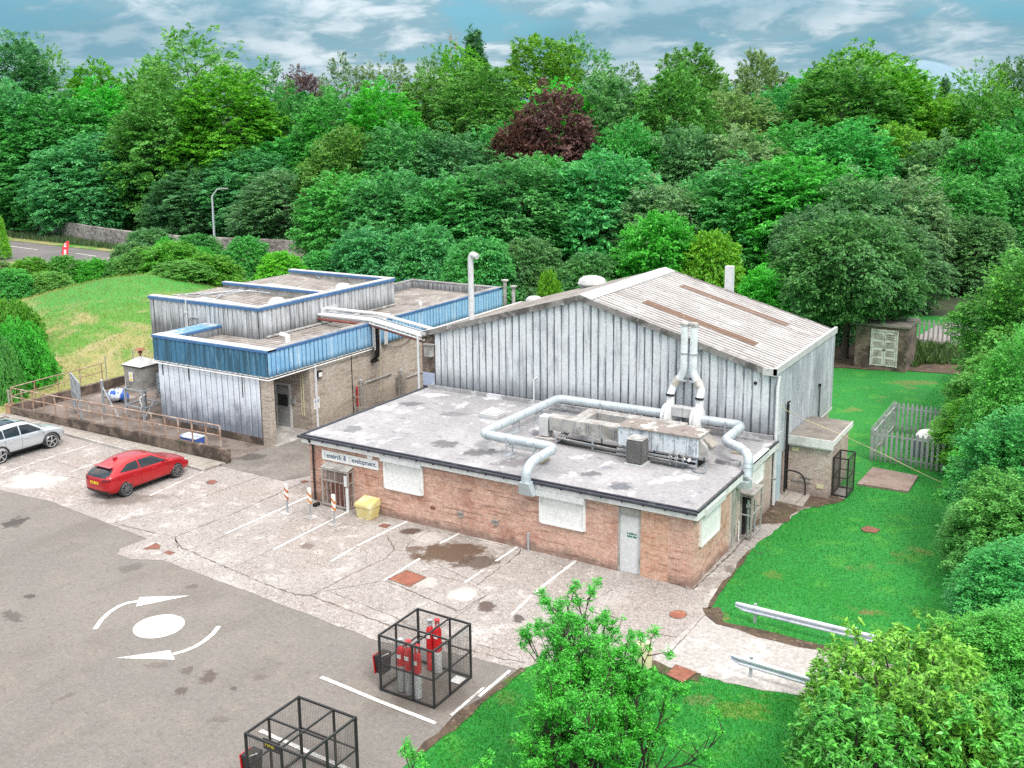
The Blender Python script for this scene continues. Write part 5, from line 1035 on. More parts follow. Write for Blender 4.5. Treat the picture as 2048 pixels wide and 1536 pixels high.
for k, (px, py) in enumerate(((1370, 560), (1430, 545), (1480, 560))):
    c = a_(px, py, .35); tag(lump((c[0], c[1], .42), .46, 5+k, 14, (1, .7, .7), .12).build('filled_bag', m_bag, loc=(c[0], c[1], .3), smooth=True), 'blue and white plastic bag of material, %s in the pile beside the hopper' % ('left', 'middle', 'right')[k], 'bag', 'bags in the small yard')
bm = MB(); c = a_(1450, 590); tag(MB().box(c[0]-.9, c[0]+.9, c[1]-.4, c[1]+.4, .03, .14).build('pallet', m_greywood, loc=tuple(c)), 'grey timber pallet under the blue and white bags', 'pallet')
c = np.array([-38.6, 33.45, 0]); sx_ = thing('salt_box', 'blue plastic box with a white lid behind the low dark brick wall', 'box', tuple(c))
MB().box(c[0]-.55, c[0]+.55, c[1]-.3, c[1]+.3, .03, .34).build('body', surf('blue_plastic', (.05, .12, .45), rough=.4), sx_, bevel=.03)
MB().box(c[0]-.58, c[0]+.58, c[1]-.33, c[1]+.33, .345, .41).box(c[0]-.5, c[0]-.1, c[1]-.24, c[1]+.24, .411, .43).build('lid', surf('pale_blue_lid', (.62, .68, .80), [((.2, .3, .6), 'noise', .8, 2, .5, .58)], .4), sx_, bevel=.02)
q = G(21, 829); cp = thing('chimney_pot', 'clay chimney pot holding a pale post at the left end of the dark brick wall', 'pot', tuple(q))
MB().lathe([(.24, 0), (.21, .06), (.21, .50), (.25, .53), (.25, .58), (.18, .58), (.17, .5)], (q[0], q[1], .01), 18).build('pot', surf('clay_pot', (.36, .22, .13), [((.5, .38, .26), 'noise', .7, 2, .5, .65)]), cp, smooth=True)
MB().tube([(q[0], q[1], .3), (q[0], q[1], 1.32)], .05, 8).bar((q[0]-.12, q[1], 1.33), (q[0]+.12, q[1], 1.33), .05).build('post', m_greywood, cp)
wb = MB(); rg = random.Random(9)
# ------------------------------------------------------------------ gas bottle cages
def cage(x0, x1, y0, y1, h, label, name='bottle_cage', mid=True, fx_=.62):
    t = thing(name, label, 'cage', ((x0+x1)/2, (y0+y1)/2, 0)); w_ = .048; f = MB()
    xm = x0+(x1-x0)*fx_; ym = y0+(y1-y0)*.42
    for x, y in ((x0, y0), (x1, y0), (x0, y1), (x1, y1)): f.bar((x, y, .02), (x, y, h+.024), w_+.006)
    ex_ = [(xm, y0), (xm, y1), (x0, ym), (x1, ym)] if mid else []
    for x, y in ex_: f.bar((x, y, .05), (x, y, h-.02), w_)
    for z in (.05, h*.5, h):
        ww = w_ if z != h*.5 else w_*.7
        for y in (y0, y1): f.bar((x0, y, z), (x1, y, z), ww)
        for x in (x0, x1): f.bar((x, y0, z+.001), (x, y1, z+.001), ww)
    if mid: f.bar((xm, y0, h), (xm, y1, h), w_*.8).bar((x0, ym, h-.01), (x1, ym, h-.01), w_*.8)
    f.build('frame', m_black, t)
    m = MB(); st = .052; r = .0042
    def pane(a, u, v, lu, lv):
        a = Vector(a); u = Vector(u); v = Vector(v)
        for i in range(1, int(lu/st)): m.bar(a+u*(i*st), a+u*(i*st)+v*lv, r)
        for i in range(1, int(lv/st)): m.bar(a+v*(i*st), a+v*(i*st)+u*lu, r)
    X = Vector((1, 0, 0)); Y = Vector((0, 1, 0)); Z = Vector((0, 0, 1)); lx, ly = x1-x0, y1-y0
    pane((x0, y0, .05), X, Z, lx, h-.05); pane((x0, y1, .05), X, Z, lx, h-.05); pane((x0, y0, .05), Y, Z, ly, h-.05); pane((x1, y0, .05), Y, Z, ly, h-.05)
    m.build('wire_mesh', surf(name+'_mesh', (.10, .09, .085), rough=.7) if name+'_mesh' not in MATS else MATS[name+'_mesh'], t)
    return t
cage(-16.70, -14.90, 20.40, 22.18, 1.66, 'black mesh cage with red gas cylinders standing on the yard')
cage(-16.50, -14.72, 15.22, 17.0, 1.64, 'black mesh cage without cylinders at the bottom edge of the photo')
c3 = cage(-9.80, -9.22, 41.6, 42.72, 1.66, 'narrow black mesh cage against the brick lean-to', 'tall_cage', False)
for i, (x0_, x1_, y0_, y1_) in enumerate(((-16.7, -14.9, 20.4, 22.18), (-16.5, -14.72, 15.22, 17.0))):
    pass
m_cred = surf('cylinder_red', (.56, .015, .02), [((.62, .10, .09), 'noise', .6, 4, .55, .68)], .35); m_cgrey = surf('cylinder_grey', (.36, .37, .36), [((.5, .5, .5), 'noise', .6, 4, .5, .66)], .5); m_cwht = surf('cylinder_white', (.66, .67, .68), [((.5, .5, .5), 'noise', .6, 5, .55, .68)], .5)
def cyl(x, y, h, red0, low, lab, topc):
    t = thing('gas_cylinder', lab, 'gas cylinder', (x, y, .03), 'gas cylinders in the cage'); r = .115
    if red0 > .06: MB().lathe([(r*.9, 0), (r, .03), (r, red0)], (x, y, .03), 16).build('lower_body', low, t, smooth=True)
    MB().lathe([(r+.001, max(.0, red0)), (r+.001, h-.18), (r*.93, h-.11), (r*.62, h-.04), (.045, h)], (x, y, .03), 16).build('body', m_cred, t, smooth=True)
    MB().lathe([(.05, h), (.05, h+.04), (.03, h+.05), (.03, h+.12)], (x, y, .03), 10).build('valve', m_steel, t)
    g = MB()
    for k in range(4): a = math.pi/2*k; g.bar((x+.065*math.cos(a), y+.065*math.sin(a), h+.03), (x+.065*math.cos(a), y+.065*math.sin(a), h+.16), .02)
    g.lathe([(.08, h+.16), (.085, h+.19), (.05, h+.2)], (x, y, .03), 10); g.build('guard', topc, t)
    MB().add([(x+(r+.004)*math.cos(a), y+(r+.004)*math.sin(a), z) for a in np.linspace(-2.3, -1.0, 6) for z in (h-.32, h-.20)], [(2*i, 2*i+2, 2*i+3, 2*i+1) for i in range(5)]).build('shoulder_label', m_clean, t)
cyl(-16.17, 20.66, 1.36, .78, m_cgrey, 'red and grey gas cylinder, left of the front three', m_steel)
cyl(-15.88, 20.62, 1.40, .74, m_cgrey, 'red topped grey gas cylinder, middle of the front three', m_cred)
cyl(-15.58, 20.60, 1.36, .74, m_cwht, 'red topped white gas cylinder, right of the front three', m_cred)
cyl(-16.15, 22.0, 1.34, 0, m_cwht, 'all red gas cylinder at the back of the cage', m_steel)
cyl(-15.87, 21.97, 1.42, .66, m_cwht, 'taller red and white gas cylinder at the back of the cage', m_cred)
tag(MB().box(-15.3, -14.98, 21.7, 22.05, .03, .045).build('paper_sheet', m_clean, loc=(-15.1, 21.9, .03)), 'torn white paper lying on the floor of the cylinder cage', 'paper')
for i, (x, y, lab) in enumerate(((-16.98, 20.75, 'black fire bucket box with a red back fixed to the cylinder cage'), (-16.80, 15.55, 'black box with a red side and yellow lettering on the empty cage'))):
    t = thing('fire_point_box', lab, 'fire point', (x, y, .3))
    MB().hexa([(x-.02, y-.14, .35), (x+.2, y-.14, .35), (x+.2, y+.2, .35), (x-.02, y+.2, .35), (x-.07, y-.18, .88), (x+.22, y-.18, .88), (x+.22, y+.24, .88), (x-.07, y+.24, .88)]).build('bucket', m_black, t)
    MB().hexa([(x-.06, y-.20, .34), (x-.035, y-.20, .34), (x-.035, y+.16, .34), (x-.06, y+.16, .34), (x-.105, y-.2, .88), (x-.08, y-.2, .88), (x-.08, y+.18, .88), (x-.105, y+.18, .88)]).build('red_panel', m_cred, t)
    lump((x+.08, y, .88), .12, 30+i, 10, (1, 1.2, .5), .2).build('sand_fill', m_soil, t)
    MB().bar((x+.12, y-.1, .86), (x+.38, y-.1, 1.02), .06, .02).build('scoop', m_clean, t)
    if i == 1:
        o = text_mesh('FIRE', .16, 'lettering', surf('yellow_letters', (.75, .62, .02), rough=.5), t, lambda wd: Matrix.Translation((x+.40, y+.15, 1.10)) @ Matrix.Rotation(R(90), 4, 'X'), .003, .006)
        MB().box(x+.34, x+.86, y+.16, y+.18, 1.0, 1.27).build('fire_board', m_black, t)
q = G(725, 1530); tag(MB().lathe([(.16, 0), (.2, .3), (.21, .34), (.17, .34), (.16, .3)], (-15.35, 15.6, .03), 14).build('black_bucket', m_black, loc=(-15.35, 15.6, .03), smooth=True), 'black bucket on the floor of the empty cage', 'bucket')
# ------------------------------------------------------------------ covers
def cover(poly, lab, z=.024, mat=m_rust, name='manhole_cover'):
    P_ = [G(*p) for p in poly]; c = sum(P_)/len(P_)
    t = thing(name, lab, 'manhole cover', (c[0], c[1], 0)); mb = MB(); mb.prism([(p[0], p[1], .005) for p in P_], (0, 0, z-.005)); mb.build('plate', mat, t)
    f = MB(); P2 = [c+(p-c)*1.06 for p in P_]; n_ = len(P_)
    for i in range(n_): a, b = P_[i], P_[(i+1) % n_]; a2, b2 = P2[i], P2[(i+1) % n_]; f.quad((a[0], a[1], z+.003), (b[0], b[1], z+.003), (b2[0], b2[1], z+.003), (a2[0], a2[1], z+.003))
    f.build('frame', m_crack, t); return t
cover([(777, 1159), (814, 1142), (852, 1156), (818, 1174)], 'large square rusty plate set in the concrete near the wet stain')
cover([(1356+17*math.cos(a), 1230+8*math.sin(a)) for a in np.linspace(0, 2*math.pi, 25)[:-1]], 'round orange rusty cover on the concrete below the building corner')
cover([(1333, 1352), (1352, 1333), (1392, 1348), (1366, 1368)], 'rusty square cover at the edge of the lawn behind the young tree', .06)
cover([(287, 1099), (312, 1087), (321, 1092), (318, 1099)], 'angular reddish cover at the rounded tip of the concrete', .022, m_redmet)
cover([(328, 1106), (336, 1102), (350, 1106), (340, 1111)], 'tiny reddish cover just right of the angular one', .022, m_redmet)
cover([(1722, 1058), (1735, 1053), (1760, 1060), (1752, 1067), (1728, 1064)], 'brown cover sunk in the middle of the right lawn', .03, m_redmet)
cover([(756, 1053), (768, 1048), (782, 1051), (772, 1057)], 'small dark red cover by the bay line right of the yellow bin', .022, m_redmet)
cover([(600, 964), (610, 961), (617, 964), (607, 967)], 'small red drain cover at the mouth of the alley', .026, m_redmet)
cover([(412, 966), (424, 960), (436, 964), (424, 970)], 'brown drain cover in front of the red car', .022, m_redmet)
tag(sheet('concrete_pad', [(-9.2, 43.35), (-7.15, 43.45), (-7.15, 45.65), (-9.1, 45.85)], .09, surf('brown_pad', (.25, .19, .165), [((.17, .12, .10), 'noise', .7, 1.2, .45, .64), ((.36, .30, .27), 'noise', .6, 2, .56, .7)], .9), None, None, .09), 'flat brown concrete pad on the lawn beside the palisade enclosure', 'slab')
# ------------------------------------------------------------------ guard rails
def guard(p, q, lab, posts):
    p = Vector((p[0], p[1], 0)); q = Vector((q[0], q[1], 0)); d = (q-p).normalized(); n_ = Vector((d.y, -d.x, 0))
    t = thing('crash_barrier', lab, 'crash barrier', tuple(p)); L_ = (q-p).length
    prof = [(0, .30), (.045, .34), (.05, .38), (.0, .42), (.0, .46), (.05, .50), (.045, .54), (0, .58)]
    mb = MB(); rows = []; ss = [0, .12, .3]+list(np.linspace(.6, L_, 12))
    for s_ in ss:
        fl_ = 1 if s_ > .3 else .6+.4*s_/.3; bk = -.10*(1-min(1, s_/.3)); r0 = len(mb.v)
        for k in (0, 1):
            for (o, z) in (prof if k == 0 else prof[::-1]):
                zz_ = .44+(z-.44)*fl_; mb.v.append(tuple(p+d*s_+n_*(o*1.2+bk-(.008 if k else 0))+Vector((0, 0, zz_))))
        rows.append(r0)
    m_ = 16
    for a, b in zip(rows, rows[1:]):
        for j in range(m_): mb.f.append((a+j, b+j, b+(j+1) % m_, a+(j+1) % m_))
    mb.f.append(tuple(rows[0]+j for j in range(m_))); mb.f.append(tuple(rows[-1]+j for j in range(m_))[::-1])
    mb.build('beam', surf('barrier_steel%d' % int(p.y), (.58, .62, .70), [((.34, .38, .46), 'noise', .6, 1.6, .5, .66), ((.75, .76, .78), 'noise', .6, 2, .54, .68)], .4, .3), t, smooth=True)
    for s_ in posts: c = p+d*s_-n_*.05; MB().box(c.x-.04, c.x+.04, c.y-.05, c.y+.03, .0, .64).build('post', m_steel, t)
guard((-9.70, 29.30), (-4.9, 29.27), 'upper galvanised crash barrier on the bare edge of the right lawn', (.65, 3.7))
guard((-8.75, 26.15), (-4.9, 25.95), 'lower galvanised crash barrier along the bottom of the concrete track', (.62,))
# ------------------------------------------------------------------ palisade fences, tank
def palis(name, label, runs, h, mat, gapx=.155, loc=(0, 0, 0), wd=.07):
    t = thing(name, label, 'fence', loc); pm = MB(); pb_ = MB(); rm = MB()
    for (a, b, out) in runs:
        a = Vector((*a, 0)); b = Vector((*b, 0)); d = (b-a).normalized(); L_ = (b-a).length; n_ = Vector((d.y, -d.x, 0))*out
        for z in (.28, h-.28): rm.bar(a+Vector((0, 0, z)), b+Vector((0, 0, z)), .05)
        k = int(L_/gapx)
        for i in range(k+1):
            c = a+d*(L_*i/k)+n_*.045
            o = len(pm.v); w2 = d*(wd/2); nn = n_*.012
            prf = [(-w2, 0), (w2, 0), (w2, h-.12), (Vector((0, 0, 0)), h), (-w2, h-.12)]
            pm.prism([c+w_+Vector((0, 0, z+.04)) for w_, z in prf], nn)
        kk = max(1, int(round(L_/2.4)))
        for i in range(kk+1): c = a+d*(L_*i/kk)-n_*.04; pb_.bar(c, c+Vector((0, 0, h-.05)), .09)
    pm.build('pales', mat, t); rm.build('rails', mat, t); pb_.build('posts', mat, t); return t
m_pal = surf('weathered_palisade', (.42, .44, .45), [((.26, .27, .27), 'noise', .7, 2, .46, .64), ((.10, .13, .09), 'height', .5, 0, .5, .4)], .6, .2)
palis('palisade_fence', 'grey palisade enclosure round a white tank on the lawn', [((-9.43, 47.0), (-4.2, 46.75), 1), ((-9.43, 47.0), (-9.45, 52.0), -1), ((-9.45, 52.0), (-4.2, 51.8), 1)], 1.55, m_pal, .21, (-7, 49, 0), .115)
m_pal2 = surf('pale_palisade', (.46, .45, .42), [((.28, .27, .25), 'noise', .7, 1, .46, .64)], .7)
palis('palisade_fence', 'long pale palisade fence under the trees beyond the brick hut', [((-26, 75.2), (-12.4, 73.6), 1), ((-12.4, 73.6), (6, 72.6), 1)], 1.75, m_pal2, .30, (-12, 74, 0), .13)
sheet('distant_yard', [(-12.8, 74.2), (5, 73.2), (6, 84), (-12, 82)], .03, surf('grey_yard', (.26, .24, .24), [((.18, .17, .17), 'noise', .6, .6, .45, .64)]))
sheet('leaf_litter', jag([(-19, 63), (-14.2, 64.3), (-10.6, 65.3), (-8, 66), (-8, 74), (-22, 74.5), (-19, 63)], .8, .2, 2)[:-1], .03, m_soil)
q = (-7.35, 48.9); tk = thing('white_tank', 'white tank with a dark cabinet inside the palisade enclosure', 'tank', (q[0], q[1], 0))
MB().lathe([(.3, .75), (.5, .8), (.55, .95), (.42, 1.15), (.15, 1.25)], (q[0], q[1], 0), 14).build('tank_top', m_clean, tk, smooth=True); MB().box(q[0]-.55, q[0]+.6, q[1]-.4, q[1]+.4, 0, .78).build('cabinet', surf('slate_cabinet', (.16, .20, .27), rough=.5), tk)
# ------------------------------------------------------------------ brick hut with double doors
hx, hy, hw, hz = -14.35, 64.75, 3.05, 2.85
ht = thing('brick_hut', 'dark brick hut with peeling white double doors under the trees', 'hut', (hx+hw/2, hy+1.5, 0))
MB().box(hx, hx+hw, hy, hy+3, -.1, hz-.12).build('wall', m_brick_dk, ht); MB().box(hx-.12, hx+hw+.12, hy-.12, hy+3.1, hz-.12, hz).build('roof', m_felt2, ht)
m_dpaint = surf('peeling_white_paint', (.60, .60, .57), [((.36, .31, .26), 'noise', .9, 3.5, .5, .6)], .7)
dxm = PL(1768, 700, 1, hy)[0]; dh = 2.25; dw = .72
MB().box(dxm-dw-.08, dxm-dw, hy-.07, hy, .25, dh+.3).box(dxm+dw, dxm+dw+.08, hy-.07, hy, .25, dh+.3).box(dxm-dw, dxm+dw, hy-.07, hy, dh+.2, dh+.3).build('door_frame', m_dpaint, ht)
for s_ in (-1, 1):
    xa, xb = (dxm-dw+.01, dxm-.01) if s_ < 0 else (dxm+.01, dxm+dw-.01)
    o = MB().box(xa, xb, hy-.04, hy-.003, .28, dh+.19).build('door', m_dpaint, ht)
    pn_ = MB()
    for k in range(4):
        for j in range(3): pn_.box(xa+.10, xb-.10, hy-.048, hy-.041, .38+k*.52+j*.13, .38+k*.52+j*.13+.09)
    pn_.build('louvre_panel', m_greywood, ht)
MB().box(dxm-.08, dxm+.08, hy-.07, hy-.045, 1.25, 1.32).build('padlock_bar', m_black, ht)
# ------------------------------------------------------------------ road side: lamp, flag, stone wall
q = G(432, 503); q = DEP(430, 500, 114); q[2] = 0; lp = thing('street_lamp', 'tall grey street lamp with a curved arm beside the stone wall', 'street lamp', (q[0], q[1], 0))
T = G(425, 385); hz_ = None
dq = (q@FW-CAM@FW); D_ = (q-CAM)@FW
tz = DEP(424, 392, D_)[2]; rtx = Vector((RT[0], RT[1], 0))
p = Vector((q[0], q[1], 0)); tpv = Vector(DEP(424, 388, D_)); tpv2 = Vector(DEP(434, 379, D_)); tpv3 = Vector(DEP(447, 377, D_))
MB().tube([p, p+Vector((0, 0, 1.2)), p.lerp(tpv, .97), tpv2, tpv3], [.14, .14, .10, .07, .06] , 8).build('column', m_steel, lp, smooth=True)
MB().bar(tpv3-rtx*.3, tpv3+rtx*.5, .28, .12).build('lantern', m_leadgrey, lp)
q = G(124, 522); fg = thing('feather_flag', 'red feather flag with white lettering beside the road', 'flag', (q[0], q[1], 0)); D_ = (q-CAM)@FW
m_flag = surf('flag_red', (.70, .03, .05), [((.85, .3, .3), 'noise', .3, 1, .55, .7)], .6)
pf = [DEP(*t_, D_) for t_ in ((124, 521), (124, 505), (126, 492), (131, 484), (138, 481), (138, 490), (136, 505), (135, 521))]
mb = MB(); mb.prism([tuple(t_) for t_ in pf], (.02, -.03, 0)); mb.build('cloth', m_flag, fg)
MB().tube([tuple(G(123, 524)), tuple(pf[0]), tuple(pf[1]), tuple(pf[2]), tuple(pf[3])], .035, 6).build('pole', m_dark, fg)
mt_ = MB()
for k, (yy, hh_) in enumerate(((519, 3.2), (514.5, 3.4), (510, 3.0), (506, 3.2), (502, 2.6), (494, 3), (489, 2))):
    a_q = DEP(127.5, yy, D_-.06); b_q = DEP(132.5, yy-hh_, D_-.06); mt_.add([DEP(127.6, yy, D_-.12), DEP(132.6, yy, D_-.12), DEP(132.4, yy-hh_, D_-.12), DEP(127.9, yy-hh_, D_-.12)], [(0, 1, 2, 3)])
mt_.build('lettering', m_clean, fg)
m_stone = surf('rubble_stone_wall', (.30, .27, .26), [((.16, .14, .135), 'noise', .8, .35, .46, .62), ((.46, .42, .41), 'noise', .8, 1.3, .52, .62, (1, 1, 2)), ((.07, .06, .055), 'noise', .9, 1.9, .54, .62, (1, 1, 2)), ((.10, .12, .05), 'height', .6, .0, .8, 1)], .95, bump=(3, .8, .1))
wp = [(-175, 107), (-149, 95.6), (-131, 90.0), (-113, 85.7), (-105, 84.2), (-97, 83.7), (-80, 86.2), (-62, 92)]
mb = MB(); pj = jag(wp, 2.0, .12, 3); hh = random.Random(5)
for i, (a, b) in enumerate(zip(pj, pj[1:])):
    a_v = Vector((*a, 0)); b_v = Vector((*b, 0)); n_ = Vector((-(b_v-a_v).y, (b_v-a_v).x, 0)).normalized()*.5
    zt_ = 2.15; mb.hexa([a_v, b_v, b_v+n_, a_v+n_]+[v+Vector((0, 0, zt_+hh.uniform(-.03, .03))) for v in (a_v, b_v, b_v+n_, a_v+n_)])
tag(mb.build('stone_wall', m_stone, loc=(-110, 86, 0)), 'long old rubble stone wall along the far side of the road', 'wall')
q = (-11.35, 24.9)
yc = G(1287, 1335); t = thing('yellow_container', 'faded cream plastic container half hidden behind the young tree', 'container', (yc[0], yc[1], 0))
MB().lathe([(.18, 0), (.24, .05), (.25, .6), (.2, .75), (.09, .8)], (yc[0], yc[1], .02), 14).build('body', surf('cream_plastic', (.66, .62, .40), [((.5, .45, .25), 'noise', .6, 3, .5, .65)], .5), t, smooth=True)
MB().lathe([(.1, .8), (.1, .88)], (yc[0], yc[1], .02), 10).build('cap', m_clean, t)
# far mast on the skyline
q = DEP(903, 150, 190); mk = thing('mast', 'thin radio mast rising above the skyline trees', 'mast', (q[0], q[1], 0)); tz = DEP(903, 57, 190)[2]
MB().tube([(q[0], q[1], 10), (q[0], q[1], tz)], [.18, .07], 6).tube([(q[0]+.8, q[1]+.5, 20), (q[0]+.8, q[1]+.5, tz-1.6)], .1, 5).build('pole', m_leadgrey, mk)
MB().box(q[0]-.3, q[0]+.3, q[1]-.2, q[1]+.2, tz-2.6, tz-1.5).box(q[0]+.5, q[0]+1.1, q[1]+.3, q[1]+.7, tz-3.8, tz-2.6).build('aerial', m_leadgrey, mk)
# pale old house glimpsed through the trees
for (px, py, w_, h_, D_, lab) in ((590, 372, 9, 12, 132, 'pale stone house mostly hidden by the trees behind the lamp'),):
    q = DEP(px, py, D_+10); hs_ = thing('stone_house', lab, 'house', (q[0], q[1], 0)); x, y = q[0], q[1]
    MB().box(x-5, x+5, y, y+8, 0, 7.5).build('wall', m_conc2, hs_)
    MB().prism([(x-5.3, y-.3, 7.5), (x-5.3, y+8.3, 7.5), (x-5.3, y+4, 10.6)], (10.6, 0, 0)).build('roof', m_leadgrey, hs_)
    for k in (-2.5, 1.5): MB().box(x+k, x+k+1, y-.05, y-.001, 4.5, 6.2).build('window', m_dark, hs_)
# ------------------------------------------------------------------ cars
def ev(ob):
    bpy.context.view_layer.update(); dg = bpy.context.evaluated_depsgraph_get()
    me = bpy.data.meshes.new_from_object(ob.evaluated_get(dg)); ob.modifiers.clear(); old = ob.data; ob.data = me; return ob
def car(name, label, st, wr, wx, paint, world, heading, suv):
    root = thing(name, label, 'car', (0, 0, 0)); mb = MB(); n_ = 0
    for (x, zb, w_, zbe, wb_, zr, wr_) in st:
        zm = zb+(zbe-zb)*.55
        half = [(0, zb), (w_*.80, zb), (w_*.97, zb+.10), (w_, zm), (wb_+.02, zbe-.03), (wb_, zbe), ((wb_+wr_)/2, (zbe+zr)/2+.015), (wr_, zr-.05), (wr_*.78, zr), (0, zr+.015)]
        ring = half+[(-y, z) for y, z in half[-2:0:-1]]; n_ = len(ring)
        mb.v += [(x, y, z) for y, z in ring]
    for i in range(len(st)-1):
        for j in range(n_): a = i*n_+j; b = i*n_+(j+1) % n_; mb.f.append((a, a+n_, b+n_, b))
    k = (len(st)-1)*n_; mb.f.append(tuple(range(n_))); mb.f.append(tuple(range(k, k+n_))[::-1])
    body = mb.build('body', paint, root, smooth=True)
    md = body.modifiers.new('s', 'SUBSURF'); md.levels = 2; md.render_levels = 2; ev(body)
    W_ = max(s[2] for s in st); cuts = []
    for x in wx:
        c = MB().lathe([(wr+.055, W_-.28), (wr+.055, W_+.5)], (x, 0, wr), 28, 'y').build('c', paint, None)
        c2 = MB().lathe([(wr+.055, -W_-.5), (wr+.055, -W_+.28)], (x, 0, wr), 28, 'y').build('c', paint, None)
        for o in (c, c2):
            md = body.modifiers.new('b', 'BOOLEAN'); md.operation = 'DIFFERENCE'; md.object = o; md.solver = 'EXACT'; cuts.append(o)
    ev(body)
    for c in cuts: bpy.data.objects.remove(c)
    for po in body.data.polygons: po.use_smooth = True
    if hasattr(body.data, 'set_sharp_from_angle'): body.data.set_sharp_from_angle(angle=R(38))
    bvh = BVHTree.FromPolygons([v.co.copy() for v in body.data.vertices], [tuple(p.vertices) for p in body.data.polygons])
    def patch(nm, mt, c, d, org, off=.007, nu=10, nv=6, cutx=None):
        """four corners in the plane seen along d, laid onto the body"""
        m = MB(); ok = True; d = Vector(d)
        for j in range(nv+1):
            for i in range(nu+1):
                u, v = i/nu, j/nv
                p = (Vector(c[0])*(1-u)+Vector(c[1])*u)*(1-v)+(Vector(c[3])*(1-u)+Vector(c[2])*u)*v
                h, nn, _, _ = bvh.ray_cast(p+Vector(org), d)
                if h is None: h = p+Vector(org)+d*.5; ok = False
                m.v.append(tuple(h-d*off))
        m.f = [(j*(nu+1)+i, j*(nu+1)+i+1, (j+1)*(nu+1)+i+1, (j+1)*(nu+1)+i) for j in range(nv) for i in range(nu)]
        return m.build(nm, mt, root, smooth=True)
    gl = MATS.get('car_glass') or surf('car_glass', (.015, .022, .028), rough=.04)
    pl_ = MATS.get('dark_trim') or surf('dark_trim', (.022, .022, .024), rough=.6)
    for s_ in (-1, 1):
        D = (0, -s_, 0); O = (0, s_*3, 0)
        for cc in suv['side']: patch('side_window', gl, [(x, 0, z) for x, z in cc], D, O)
        patch('side_sill', pl_, [(wx[0]+wr+.1, 0, suv['sill'][0]), (wx[1]-wr-.1, 0, suv['sill'][0]), (wx[1]-wr-.1, 0, suv['sill'][1]), (wx[0]+wr+.1, 0, suv['sill'][1])], D, O)
        for x in suv['joints']: patch('door_gap', pl_, [(x, 0, .32), (x+.012, 0, .32), (x+.012, 0, suv['belt']), (x, 0, suv['belt'])], D, O, .003, 1, 6)
        for x in suv['handles']:
            h, nn, _, _ = bvh.ray_cast(Vector((x, s_*3, suv['belt']-.12)), Vector(D))
            if h: MB().box(x-.09, x+.09, h.y-.01*s_, h.y+.035*s_, h.z-.015, h.z+.02).build('door_handle', paint, root, bevel=.008)
        mx, mz = suv['mirror']; h, nn, _, _ = bvh.ray_cast(Vector((mx, s_*3, mz-.04)), Vector(D))
        if h: lump((mx, h.y+s_*.14, mz+.03), .1, 2, 10, (.8, 1.15, .75), .0).build('wing_mirror', paint, root, smooth=True)
        for x in wx:
            w_ = MB().lathe([(wr-.09, -.10), (wr-.02, -.10), (wr, -.07), (wr, .07), (wr-.02, .10), (wr-.09, .10)], (x, s_*(W_-.115), wr), 26, 'y').build('wheel', m_rubber, root, smooth=True)
            rim_ = MB(); yo = s_*(W_-.010); yi = s_*(W_-.06)
            rim_.lathe([(wr-.075, min(yo, yi)), (wr-.075, max(yo, yi))], (x, 0, wr), 24, 'y')
            rr0 = rim_.build('rim_dish', m_dark, root); sp_ = MB()
            sp_.tube([(x+(wr-.085)*math.cos(a), yo+s_*.012, wr+(wr-.085)*math.sin(a)) for a in np.linspace(0, 2*math.pi, 29)], .018, 5, cap=False)
            for k in range(suv['spokes']):
                a = 2*math.pi*k/suv['spokes']+.3
                for da in (-.10, .10): sp_.bar((x+.05*math.cos(a+da), yo+s_*.02, wr+.05*math.sin(a+da)), (x+(wr-.085)*math.cos(a+da), yo+s_*.006, wr+(wr-.085)*math.sin(a+da)), .03, .022)
            sp_.lathe([(.055, min(yo, yo+s_*.03)), (.05, max(yo, yo+s_*.03))], (x, 0, wr), 12, 'y'); sp_.build('rim', suv['rim'], root)
            if suv['arch']: MB().tube([(x+(wr+.07)*math.cos(a), s_*(W_-.0), wr+(wr+.07)*math.sin(a)) for a in np.linspace(-.15, math.pi+.15, 20)], .045, 6).build('wheel_arch_trim', pl_, root, smooth=True)
        tl = suv['tail']; patch('tail_light', surf('tail_red', (.16, .006, .01), rough=.12) if 'tail_red' not in MATS else MATS['tail_red'], [(0, s_*tl[0], tl[2]), (0, s_*tl[1], tl[2]+.02), (0, s_*tl[1], tl[3]), (0, s_*tl[0], tl[3])], (1, 0, 0), (-4, 0, 0), .01, 6, 4)
        hl_ = suv['head']; patch('headlight', surf('headlamp_glass', (.55, .58, .60), rough=.08) if 'headlamp_glass' not in MATS else MATS['headlamp_glass'], [(0, s_*hl_[0], hl_[2]), (0, s_*hl_[1], hl_[2]+.03), (0, s_*hl_[1], hl_[3]+.02), (0, s_*hl_[0], hl_[3])], (-1, 0, 0), (4, 0, 0), .01, 6, 4)
    rw = suv['rear']; patch('rear_window', gl, [(0, -rw[0], rw[2]), (0, rw[0], rw[2]), (0, rw[1], rw[3]), (0, -rw[1], rw[3])], (1, 0, 0), (-4, 0, 0), .008, 12, 8)
    fw_ = suv['wind']; patch('windscreen', gl, [(0, -fw_[0], fw_[2]), (0, fw_[0], fw_[2]), (0, fw_[1], fw_[3]), (0, -fw_[1], fw_[3])], (-1, 0, 0), (4, 0, 0), .008, 12, 8)
    xr_ = st[0][0]; pz = suv['plate']
    o = patch('number_plate', surf('plate_yellow', (.80, .55, .03), rough=.4) if 'plate_yellow' not in MATS else MATS['plate_yellow'], [(0, -.26, pz-.055), (0, .26, pz-.055), (0, .26, pz+.055), (0, -.26, pz+.055)], (1, 0, 0), (-4, 0, 0), .014, 6, 2)
    for k in range(6): patch('plate_character', m_dark, [(0, -.20+k*.07, pz-.03), (0, -.165+k*.07, pz-.03), (0, -.165+k*.07, pz+.03), (0, -.20+k*.07, pz+.03)], (1, 0, 0), (-4, 0, 0), .017, 1, 1) if k != 2 else None
